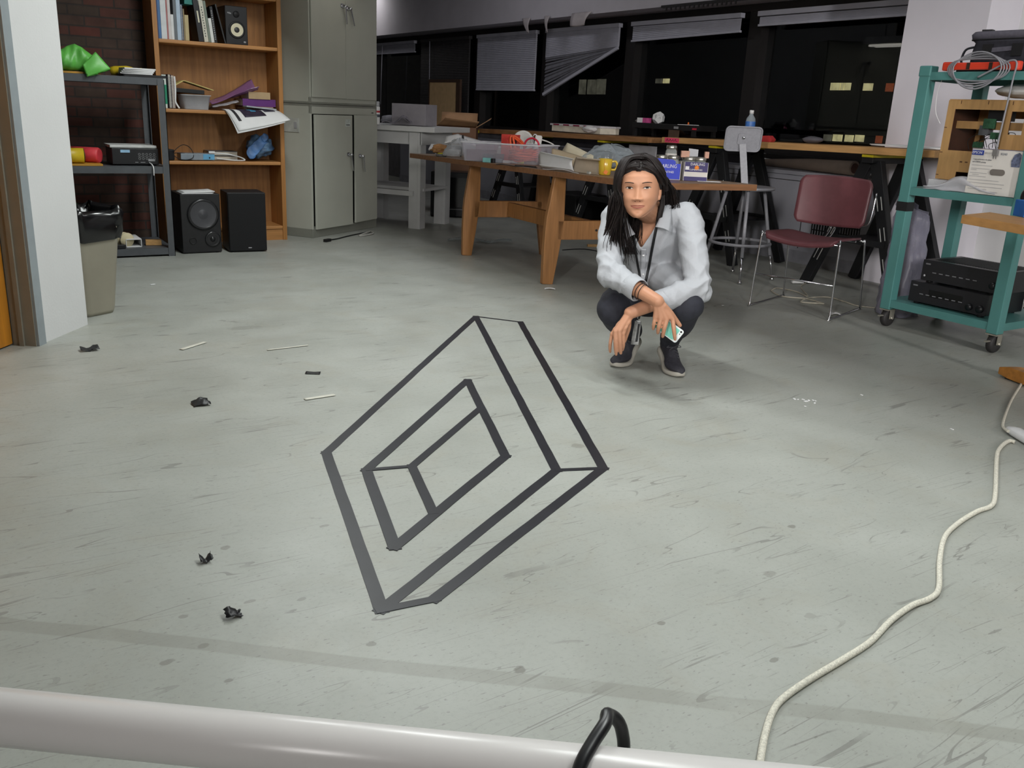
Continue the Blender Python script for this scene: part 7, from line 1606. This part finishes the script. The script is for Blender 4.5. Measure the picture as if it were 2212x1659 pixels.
P = [HP(x, fr_y(x, .0445 + 4.2 * x * x) + .0010, .0445 + 4.2 * x * x) for x in np.linspace(-.0275, .0275, 17)]; MB().tube(P, [.0003 + .0006 * math.sin(math.pi * i / 16) for i in range(17)], 6).build('mouth_line', mat('mouth_shade', (104, 50, 44), .6), pr)

# --- shirt
b = MB(); torso(b, .006)
cuR, cuL = elR + (wrR - elR) * .50, elL + (wrL - elL) * .52
for sh, el, cu in ((shR, elR, cuR), (shL, elL, cuL)):
    limb(b, [sh + (LP(.56, 3.86, .70) - sh) * .35, sh, sh + (el - sh) * .5 + RT0 * (.006 if sh is shL else -.006), el], [.052, .064, .061, .058], 20); limb(b, [el, el + (cu - el) * .5, cu], [.058, .055, .048], 20, ends=False)
limb(b, [LP(.63, 3.97, .43), LP(.665, 3.85, .415), LP(.695, 3.76, .405)], [.085, .078, .068]); b.ball(LP(.645, 3.965, .425), (.150, .110, .085), 24, 16, np.stack([RT0, FW0, V(0, 0, 1)], 1)); b.ball(elL + RT0 * .012 - V(0, 0, .018) + FW0 * .02, (.055, .05, .05)); b.ball(elR - V(0, 0, .01) - RT0 * .01, (.055, .05, .055))
limb(b, [LP(.735, 3.98, .42), LP(.765, 3.86, .40), elL + RT0 * .02 - V(0, 0, .03)], [.05, .05, .042])
me = remeshed(b, .005, 3, .5)
n_ = len(me.vertices); co = np.zeros(n_ * 3); no_ = np.zeros(n_ * 3); me.vertices.foreach_get('co', co); me.vertices.foreach_get('normal', no_); co = co.reshape(-1, 3); no_ = no_.reshape(-1, 3)
def ridge(a): return 1 - 2 * np.abs(np.sin(a)) ** 1.0
L3 = np.stack([co @ RT0, co @ FW0, co[:, 2]], 1)
def wr_dir(dv, fr, seed):
    rs = np.random.RandomState(seed); w = rs.randn(3) * 6; return ridge(fr * (L3 @ nrm(dv)) + 1.6 * np.sin(L3 @ w + seed) + .8 * np.sin(L3 @ (rs.randn(3) * 14)))
def arm_t(a, c): d = c - a; t = ((co - a) @ d) / (d @ d); rad = np.linalg.norm(co - a - np.outer(np.clip(t, 0, 1), d), axis=1); return t, np.exp(-(rad / .075) ** 2)
disp = .0022 * wr_dir((.3, .2, 1), 26, 1) + .0024 * wr_dir((1, .3, .55), 30, 2) + .0012 * wr_dir((-.6, .3, .8), 60, 9)
disp += .0025 * wr_dir((1, .2, -.2), 30, 5) * np.exp(-((L3[:, 2] - .47) / .10) ** 2) * np.exp(-((L3[:, 0] - .585) / .07) ** 2)
for k, (a, c) in enumerate(((shR, elR), (shL, elL), (elR, cuR), (elL, cuL))):
    t, w = arm_t(a, c); d = nrm(c - a); fold = ridge(38 * ((co - a) @ d) + 1.5 * np.sin(40 * (co @ RT0) + k) + 1.2 * np.sin(30 * co[:, 2] + 2 * k)); near = np.clip(.35 + .9 * (t if k < 2 else 1 - t), .2, 1.2); disp += .0046 * fold * w * near
co2 = co + no_ * disp[:, None]
me.vertices.foreach_set('co', co2.ravel())
# open neck
import bmesh
apex = PD(1389, 541, 3.755); nl = PD(1366, 492, 3.80); nr2 = PD(1426, 468, 3.80)
def loc2(p): return np.array([p @ RT0, p[2]])
ap, al, ar = loc2(apex), loc2(nl), loc2(nr2)
bm = bmesh.new(); bm.from_mesh(me); kill = []
for v in bm.verts:
    p = np.array(v.co); r, f, z = p @ RT0, p @ FW0, p[2]
    if z > .735 and abs(r - .562) < .085: kill.append(v); continue
    if z > ap[1] and f < 3.90 + (z - .6) * .0:
        t = (z - ap[1]) / (al[1] - ap[1]); lft = ap[0] + (al[0] - ap[0]) * min(t, 1.25); t2 = (z - ap[1]) / (ar[1] - ap[1]); rgt = ap[0] + (ar[0] - ap[0]) * min(t2, 1.2)
        if lft < r < rgt and f < 3.845: kill.append(v)
bmesh.ops.delete(bm, geom=kill, context='VERTS')
for axp, cu in ((nrm(wrR - elR), cuR), (nrm(wrL - elL), cuL)):
    ks = [v for v in bm.verts if (np.array(v.co) - cu) @ axp > .004 and np.linalg.norm(np.array(v.co) - cu) < .075]
    bmesh.ops.delete(bm, geom=ks, context='VERTS')
edge_n = {}
for e in bm.edges:
    if len(e.link_faces) == 1:
        a, c = e.verts; edge_n.setdefault(a, []).append(c); edge_n.setdefault(c, []).append(a)
for it in range(14):
    new = {v: v.co * .5 + sum((n.co for n in ns), Vector()) / len(ns) * .5 for v, ns in edge_n.items() if len(ns) >= 2}
    for v, q_ in new.items(): v.co = q_
bmesh.ops.delete(bm, geom=[v for v in bm.verts if not v.link_faces], context='VERTS')
bm.to_mesh(me); bm.free()
sh_ = to_child(me, 'shirt', M_SHIRT, pr); so_ = sh_.modifiers.new('thickness', 'SOLIDIFY'); so_.thickness = .0025; so_.offset = -1
# cuffs, collar, placket
def cuff(el, wr, t, r, L_, nm='cuff'):
    d = nrm(wr - el); c = el + (wr - el) * t; F3 = frame_to(d); b = MB(); rings = []
    for (s, rr_) in ((-.5, r * .97), (-.45, r * 1.03), (.0, r * 1.02), (.45, r), (.5, r * .97), (.46, r * .90), (-.2, r * .88)):
        rings.append([c + d * L_ * s + F3 @ V(math.cos(a), math.sin(a), 0) * rr_ * (1 + .05 * math.sin(3 * a + s * 3)) for a in np.linspace(0, 6.283, 36, False)])
    b.loft(rings, caps=False); return b.build(nm, M_SHIRT, sh_)
cuff(elR, wrR, .52, .0475, .062); cuff(elL, wrL, .53, .0470, .066)
def collar(pts_in, pts_out):
    A = smooth_path(pts_in, 6); B_ = smooth_path(pts_out, 6); n = len(A)
    def f(u, v):
        i = min(n - 1, int(round(u * (n - 1)))); return A[i] + (B_[i] - A[i]) * v + (-FW0 * .006 + V(0, 0, .004)) * math.sin(math.pi * v)
    MB().sheet(f, n - 1, 6, .003).build('collar', M_SHIRT, sh_)
collar([PD(1424, 442, 3.86), PD(1426, 455, 3.80), PD(1424, 472, 3.765), PD(1416, 490, 3.738)], [PD(1450, 441, 3.845), PD(1450, 458, 3.785), PD(1449, 480, 3.755), PD(1446, 500, 3.735)])
collar([PD(1352, 450, 3.86), PD(1354, 470, 3.80), PD(1362, 490, 3.765), PD(1372, 506, 3.745)], [PD(1330, 452, 3.845), PD(1331, 475, 3.785), PD(1336, 498, 3.755), PD(1348, 520, 3.735)])
# find the shirt front for the strap and the placket
from mathutils.bvhtree import BVHTree
nb_ = len(body_co); bv = BVHTree.FromPolygons([tuple(v) for v in body_co] + [tuple(v.co + Vector(pm[:3, 3])) for v in me.vertices], body_pol + [tuple(i + nb_ for i in p.vertices) for p in me.polygons])
def front(r, z, lift=.004, start=3.605):
    hit = bv.ray_cast(Vector(LP(r, start, z)), Vector(FW0), 1.0)
    return np.array(hit[0]) - FW0 * lift if hit[0] is not None else LP(r, 3.76, z)
zA = ap[1] - .004; b = MB()
def plk(u, v): z = zA - .150 * u; p = front(ap[0] + .012 + .020 * u, z, .0035); return p + RT0 * (v - .5) * .022 
b.sheet(plk, 26, 3, .002); b.build('placket', M_SHIRT, sh_)
for u in (.2, .8): MB().lathe([(0, 0), (.005, 0), (.005, .0015), (0, .0018)], front(ap[0] + .012 + .020 * u, zA - .150 * u, .005), frame_to(-FW0), 14).build('button', M_PAPER, sh_)

# --- trousers
b = MB(); b.ball(LP(.622, 4.10, .300), (.158, .125, .100), 30, 20, np.stack([RT0, FW0, V(0, 0, 1)], 1))
for hp, kn_, an, o in ((hipR, knR_, anR, -1), (hipL, knL_, anL, 1)):
    limb(b, [hp, hp + (kn_ - hp) * .45 + RT0 * o * .008, hp + (kn_ - hp) * .8 + RT0 * o * .004, kn_], [.090, .090, .081, .071], 22); limb(b, [kn_, kn_ + (an - kn_) * .35 + V(0, 0, -.015), kn_ + (an - kn_) * .75, an], [.069, .066, .050, .043], 20)
    b.ball(kn_ - FW0 * .004, .0735, 18, 14)
me2 = remeshed(b, .006, 3, .5)
n_ = len(me2.vertices); co = np.zeros(n_ * 3); no_ = np.zeros(n_ * 3); me2.vertices.foreach_get('co', co); me2.vertices.foreach_get('normal', no_); co = co.reshape(-1, 3); no_ = no_.reshape(-1, 3); L3 = np.stack([co @ RT0, co @ FW0, co[:, 2]], 1)
disp = .0012 * wr_dir((.2, 1, .3), 40, 3) + .0012 * wr_dir((1, .3, .5), 34, 4)
me2.vertices.foreach_set('co', (co + no_ * disp[:, None]).ravel()); to_child(me2, 'trousers', M_JEAN, pr)

# --- running shoes, heels lifted
def shoe(toe, heel, lift, side):
    # along the foot: toe (0) .. heel (1); the rear bends up from the ball of the foot
    tz, hz = V(toe[0], toe[1], 0), V(heel[0], heel[1], 0); d = nrm(hz - tz); L_ = .262; w_ = np.cross(V(0, 0, 1), d); e = bpy.data.objects.new('shoe', None); COL.objects.link(e); e.parent = pr; e.empty_display_size = .05
    ca = math.asin(min(.9, lift / (L_ * .66)))
    def path(s):   # sole line
        if s < .34: return tz + d * L_ * s + V(0, 0, .002 + .010 * max(0, (.10 - s) / .10) ** 2), d, V(0, 0, 1)
        k = (s - .34) / .66; a = ca * min(1, k * 3.0); p = tz + d * L_ * .34; n_s = 12; st = L_ * .66 * k / n_s
        for i in range(n_s):
            aa = ca * min(1, (i + .5) / n_s * k * 3.0); p = p + (d * math.cos(aa) + V(0, 0, math.sin(aa))) * st
        t = d * math.cos(a) + V(0, 0, math.sin(a)); return p + V(0, 0, .002), t, np.cross(t, w_) * -1 if np.cross(t, w_)[2] < 0 else np.cross(t, w_)
    ss = [0, .02, .06, .12, .2, .3, .42, .55, .7, .84, .94, .985, 1.0]; wid = [.012, .032, .052, .064, .076, .083, .080, .070, .062, .064, .060, .046, .022]; hgt = [.012, .030, .042, .050, .055, .064, .078, .094, .106, .104, .100, .090, .070]; sw = [.014, .036, .056, .069, .082, .089, .086, .076, .068, .070, .067, .052, .026]; sh2 = [.014, .022, .024, .024, .022, .021, .022, .025, .029, .033, .034, .032, .026]
    up_, so2 = [], []
    for s, w, h, w2, h2 in zip(ss, wid, hgt, sw, sh2):
        p, t, n = path(s); off = .010 * math.sin(math.pi * min(1, s / .6)) * side
        up_.append([p + w_ * (off + w / 2 * math.copysign(abs(math.cos(a)) ** .75, math.cos(a)) * (1 - .28 * max(0, math.sin(a)))) + n * (h2 * .6 + (h - h2 * .6) * (.5 + .5 * math.sin(a)) ** .8) for a in np.linspace(0, 6.283, 26, False)])
        so2.append([p + w_ * (off + w2 / 2 * math.copysign(abs(math.cos(a)) ** .55, math.cos(a))) + n * (h2 * (.5 + .5 * math.copysign(abs(math.sin(a)) ** .5, math.sin(a)))) for a in np.linspace(0, 6.283, 26, False)])
    b = MB(); b.loft(up_); b.build('upper', M_SHOE, e, sub=1); b = MB(); b.loft(so2); b.build('sole', M_SOLE, e, sub=1)
    p, t, n = path(.78); b = MB(); rr_ = [[p + t * .0 + n * z + V(0, 0, 0) + (d * math.sin(a) * .046 + w_ * math.cos(a) * .038) * k for a in np.linspace(0, 6.283, 24, False)] for z, k in ((.07, 1.0), (.10, 1.0), (.125, .98), (.13, .90), (.10, .86))]
    b.loft(rr_, caps=False); b.build('ankle_collar', M_SHOE, e)
    b = MB()
    for i, s in enumerate((.36, .44, .52, .60)):
        p, t, n = path(s); h = np.interp(s, ss, hgt); w = np.interp(s, ss, wid); b.tube(smooth_path([p + w_ * (w * .30) + n * (h * .90), p + w_ * 0 + n * (h + .003) + t * .006, p - w_ * (w * .30) + n * (h * .90)], 4), .0022, 6)
    p, t, n = path(.62); h = np.interp(.62, ss, hgt)
    for sg_ in (-1, 1): b.tube(smooth_path([p + n * (h + .003), p + w_ * .018 * sg_ + n * (h + .014), p + w_ * .034 * sg_ + n * (h + .002), p + n * (h + .004)], 5), .0018, 6)
    b.build('laces', mat('grey_laces', (70, 70, 76), .7), e)
    return e
shoe(FL(1322, 795), LP(.575, 4.06, 0), .105, -1); shoe(FL(1472, 818), LP(.700, 3.965, 0), .075, 1)

# --- lanyard with badge, bracelet
def strap(path, w, nm):
    P = smooth_path(path, 4); b = MB(); n = len(P)
    def f(u, v):
        i = min(n - 1, int(round(u * (n - 1)))); return P[i] + RT0 * (v - .5) * w
    b.sheet(f, n - 1, 2, .0018); return b.build(nm, M_BLACK, pr)
def fs(px, py, lift=.007): 
    p = PD(px, py, 3.72)
    for _ in range(3): q_ = front(p @ RT0, p[2], lift); p = PD(px, py, q_ @ FW0)
    return p
zl_ = [fs(np.interp(y, [470, 506, 545, 611, 625], [1364, 1369, 1373, 1384.5, 1387]), y, .006) for y in range(470, 622, 10)]
zr_ = [fs(np.interp(y, [446, 490, 535, 575, 613, 630], [1424, 1418, 1409, 1402, 1394, 1391]), y, .006) for y in range(446, 626, 10)]
strap(zl_, .010, 'lanyard'); strap(zr_, .011, 'lanyard')
cl_ = [fs(1384.5, 611), fs(1388, 618), fs(1394, 613)]; bd0 = PD(1380, 689, 3.66)
strap([PD(1389, 604, 3.70), PD(1389, 640, 3.66), PD(1384, 672, 3.655), bd0], .008, 'lanyard_tail')
p1, p2, p3, p4 = PD(1372, 693, 3.655), PD(1385, 694, 3.675), PD(1379, 745, 3.67), PD(1362.5, 744, 3.65)
def bdg(u, v): return (p1 + (p2 - p1) * u) * (1 - v) + (p4 + (p3 - p4) * u) * v
MB().sheet(bdg, 6, 10, .003).build('badge_holder', mat('badge_sleeve', (176, 176, 176), .25, var=.45, scale=22), pr)
b = MB(); b.sheet(lambda u, v: bdg(.52 + .30 * u, .12 + .75 * v) - FW0 * .002, 3, 6, .001); b.build('badge_print', mat('badge_dark', (62, 62, 64), .4, var=.4, scale=40), pr); b = MB(); b.box((p1 + p2) / 2 - FW0 * .002, (.018, .004, .007), np.stack([RT0, FW0, V(0, 0, 1)], 1)); b.build('badge_clip', M_CHROME, pr)
for k, t in enumerate((.60, .65)):
    d = nrm(wrR - elR); c = elR + (wrR - elR) * (t + .05); F3 = frame_to(nrm(d + RT0 * (.25 if k else .1))); MB().tube([c + F3 @ V(math.cos(a), math.sin(a), 0) * .0345 for a in np.linspace(0, 6.283, 32, False)], .0018, 6, True).build('bracelet', mat('brown_cord', (44, 30, 24), .6), pr)

# --- hair: a cap over the skull and long locks
def surf(a, h, off):
    # a: angle from the front towards the picture's right; h: height over the chin
    w = np.interp(h, hh, hw); x = w * math.sin(a); yb = np.interp(h, hh, hb); yf = np.interp(h, hh, hf)
    c = math.cos(a); y = yf * c if c >= 0 else -yb * c
    n = nrm(V(math.sin(a) * .9, c * .9, max(0, (h - .15) / .06))); return V(x, y, h) + n * off
def hairline(a):
    A = abs(math.degrees(a)); return float(np.interp(A, [0, 20, 45, 62, 78, 95, 120, 180], [.182, .180, .166, .140, .118, .085, .045, .035])) - (.004 if A < 6 else 0)
PARTX = .012
b = MB(); NA, NH = 72, 18; idx = {}
for i in range(NA):
    a = 2 * math.pi * i / NA - math.pi; hl = hairline(a)
    for j in range(NH + 1):
        h = hl + (.2245 - hl) * (j / NH) ** .9; off = .003 + .011 * min(1, j / 3) + .003 * math.sin(9 * a + 3 * j * .4) * (j > 0); idx[i, j] = len(b.v); b.v.append(tuple(HP(*surf(a, min(h, .2243), off))))
for i in range(NA):
    for j in range(NH): b.f.append((idx[i, j], idx[(i + 1) % NA, j], idx[(i + 1) % NA, j + 1], idx[i, j + 1])); b.m.append(0); b.sm.append(True)
rs = np.random.RandomState(5)
def hp(p): return HP(*p)
def lock(P, r0, flat=.45):
    Q = smooth_path(P, 5); m = len(Q); b.tube(Q, [r0 * (.55 + .6 * math.sin(math.pi * min(1, .15 + i / m)) ) * (1 - max(0, (i / m - .8) / .2) * .75) for i in range(m)], 7, flat=flat)
for k in range(430):   # picture-left side: over the temple, past the cheek, down in front of the shoulder
    t = rs.rand(); s = rs.rand(); a1 = -math.radians(48 + 105 * t); lay = rs.rand() * .010
    st = surf(math.radians(6) - .5 * t, .2235 - .03 * (1 - min(1, t * 3)), .012 + lay)
    st = V(PARTX + .004 * rs.randn(), .062 - .13 * t, .2 + .026 * math.sin(min(1, .25 + t) * 1.9)) + V(0, 0, .006 + lay)
    P = [hp(st + V(0, 0, .009)), hp(surf(a1 * .62, .207, .022 + lay)), hp(surf(a1 * .86, .165, .015 + lay)), hp(surf(a1, .115, .016 + lay))]
    if t < .62:
        q_ = t / .62; xx = 1336 + 12 * (1 - q_) - 14 * q_ + 4 * rs.randn() * .5; f0 = 3.655 + .10 * q_ + .012 * rs.randn()
        ex = 1304 + 48 * (1 - q_) ** 1.2 * rs.rand() + 30 * rs.rand() * (q_ < .8) + 3 * rs.randn(); ey_ = 540 + 26 * rs.rand() - (18 if rs.rand() < .2 else 0) + (10 if ex > 1338 else 0)
        P += [PD(xx - 1, 432 + 4 * rs.randn(), f0), PD(xx * .45 + ex * .55 - 3, 490, f0 + .015), PD(ex, ey_ - 22, f0 + .02), PD(ex + 2 * rs.randn() + 3, ey_, f0 + .03)]
    else:
        q_ = (t - .62) / .38; e = HP(-.065 + .06 * q_, -.085 - .02 * rs.rand(), .02); P += [e, e + V(0, 0, -.10) + FW0 * .02 + RT0 * .03 * rs.randn() * .5, e + V(0, 0, -.19) + FW0 * .05 + RT0 * .04 * rs.randn() * .5]
    lock(P, .0034 + .0014 * rs.rand())
for k in range(230):   # picture-right side: swept back behind the ear to the shoulder
    t = rs.rand(); a1 = math.radians(62 + 95 * t); lay = rs.rand() * .010
    st = V(PARTX + .003 * rs.randn(), .066 - .13 * t, .2 + .026 * math.sin(min(1, .25 + t) * 1.9)) + V(0, 0, .006 + lay)
    a2 = max(a1, math.radians(98 + 10 * rs.rand()))
    P = [hp(st + V(0, 0, .009)), hp(surf(a1 * .60, .207, .015 + lay)), hp(surf(a1 * .85, .172, .014 + lay)), hp(surf((a1 + a2) / 2, .140, .015 + lay)), hp(surf(a2, .105, .020 + lay))]
    q_ = rs.rand(); ex = 1432 + 29 * q_ + 3 * rs.randn(); ey_ = 432 + 14 * rs.rand() - 20 * (1 - q_) * 0; f0 = 3.80 + .05 * rs.rand()
    P += [PD(1431 + 12 * q_, 392 + 4 * rs.randn(), 3.755 + .03 * rs.rand()), PD(ex, ey_ - 14, f0), PD(ex + 4 * rs.randn(), ey_ + 6, f0 + .03)]
    lock(P, .0032 + .0014 * rs.rand())
for k in range(110):   # hair drawn sideways along the hairline
    sd = 1 if k % 2 else -1; t = rs.rand(); lay = .009 + rs.rand() * .008; q_ = rs.rand()
    a_ = [math.radians(sd * (3 + 24 * q_ * .2)), math.radians(sd * (22 + 8 * q_)), math.radians(sd * (44 + 8 * q_)), math.radians(sd * (64 + 8 * q_))]
    if sd > 0: P = [hp(surf(a_[0] + .10, hairline(a_[0]) + .008 + .030 * t, lay)), hp(surf(a_[1], hairline(a_[1]) + .006 + .026 * t, lay)), hp(surf(a_[2], hairline(a_[2]) + .005 + .022 * t, lay)), hp(surf(a_[3], hairline(a_[3]) + .004 + .018 * t, lay)), hp(surf(math.radians(88), .118 + .02 * t, lay + .003)), hp(surf(math.radians(102), .085 + .02 * t, lay + .004))]
    else: P = [hp(surf(a_[0] + .15, hairline(a_[0]) + .008 + .030 * t, lay)), hp(surf(a_[1], hairline(a_[1]) + .006 + .026 * t, lay)), hp(surf(a_[2], hairline(a_[2]) + .004 + .022 * t, lay)), hp(surf(a_[3] + .1, hairline(a_[3]) - .004 + .018 * t, lay + .002)), hp(surf(math.radians(-66 - 6 * q_), .10, lay + .004)), hp(surf(math.radians(-70 - 8 * q_), .06, lay + .006))]
    lock(P, .0034)
for k in range(26):    # strands beside the neck, behind the collar
    ex = 1421 + 9 * rs.rand(); P = [PD(1431 + 3 * rs.randn(), 421, 3.765), PD(ex + 5, 440, 3.765), PD(ex, 465, 3.765), PD(ex - 2 + 1.5 * rs.randn(), 472 + 14 * rs.rand(), 3.765)]; lock(P, .0036)
for k in range(14):    # loose hairs at the right shoulder
    e = PD(1455 + 14 * rs.rand(), 436 + 10 * rs.rand(), 3.80); P = [PD(1445 + 8 * rs.rand(), 400, 3.78), e, e + LP(0, 0, -.025) + RT0 * (-.01 + .02 * rs.randn())]; lock(P, .0012)
b.build('hair', M_HAIR, pr)

# --- phone in the right hand
ph0 = PD(1469, 729.5, D1 + .0215); pe = PD(1479, 717, D1 + .0215); pl3 = PD(1459, 742, D1 + .0215); ux_ = nrm(pe - pl3); lx = nrm(PD(1436, 711, D1 + .030) - ph0); lx = nrm(lx - ux_ * (lx @ ux_)); nx = nrm(np.cross(ux_, lx)); 
if nx @ TOW < 0: nx = -nx
t = thing('mobile_phone', 'mint and white mobile phone held in the crouching woman\'s right hand', 'phone', tuple(ph0 + lx * .06)); t.name = 'mobile_phone'
Rp = np.stack([ux_, lx, np.cross(ux_, lx)], 1); b = MB(); b.prism(rrect(.060, .124, .009, 6, 0, .062), .008, ph0 - nx * .008, ux_, lx, az=nx); b.build('case', mat('white_phone_case', (226, 230, 230), .35, var=.02), t, bevel=.002)
MB().prism(rrect(.050, .100, .007, 6, -.001, .067), .0006, ph0 + nx * .0001, ux_, lx, az=nx).build('mint_back', mat('mint_back', (128, 204, 186), .4, var=.06), t); MB().prism(rrect(.040, .016, .006, 5, .006, .010), .0012, ph0 + nx * .0001, ux_, lx, az=nx).build('camera_strip', mat('white_phone_case', (226, 230, 230), .35), t)
MB().lathe([(0, .0015), (.0042, .0015), (.0042, 0)], ph0 + ux_ * .021 + lx * .011, np.stack([ux_, lx, nx], 1), 14).build('lens', M_BLACK, t); MB().lathe([(0, .0015), (.002, .0015), (.002, 0)], ph0 + ux_ * .010 + lx * .0105, np.stack([ux_, lx, nx], 1), 10).build('flash', M_BLACK, t)
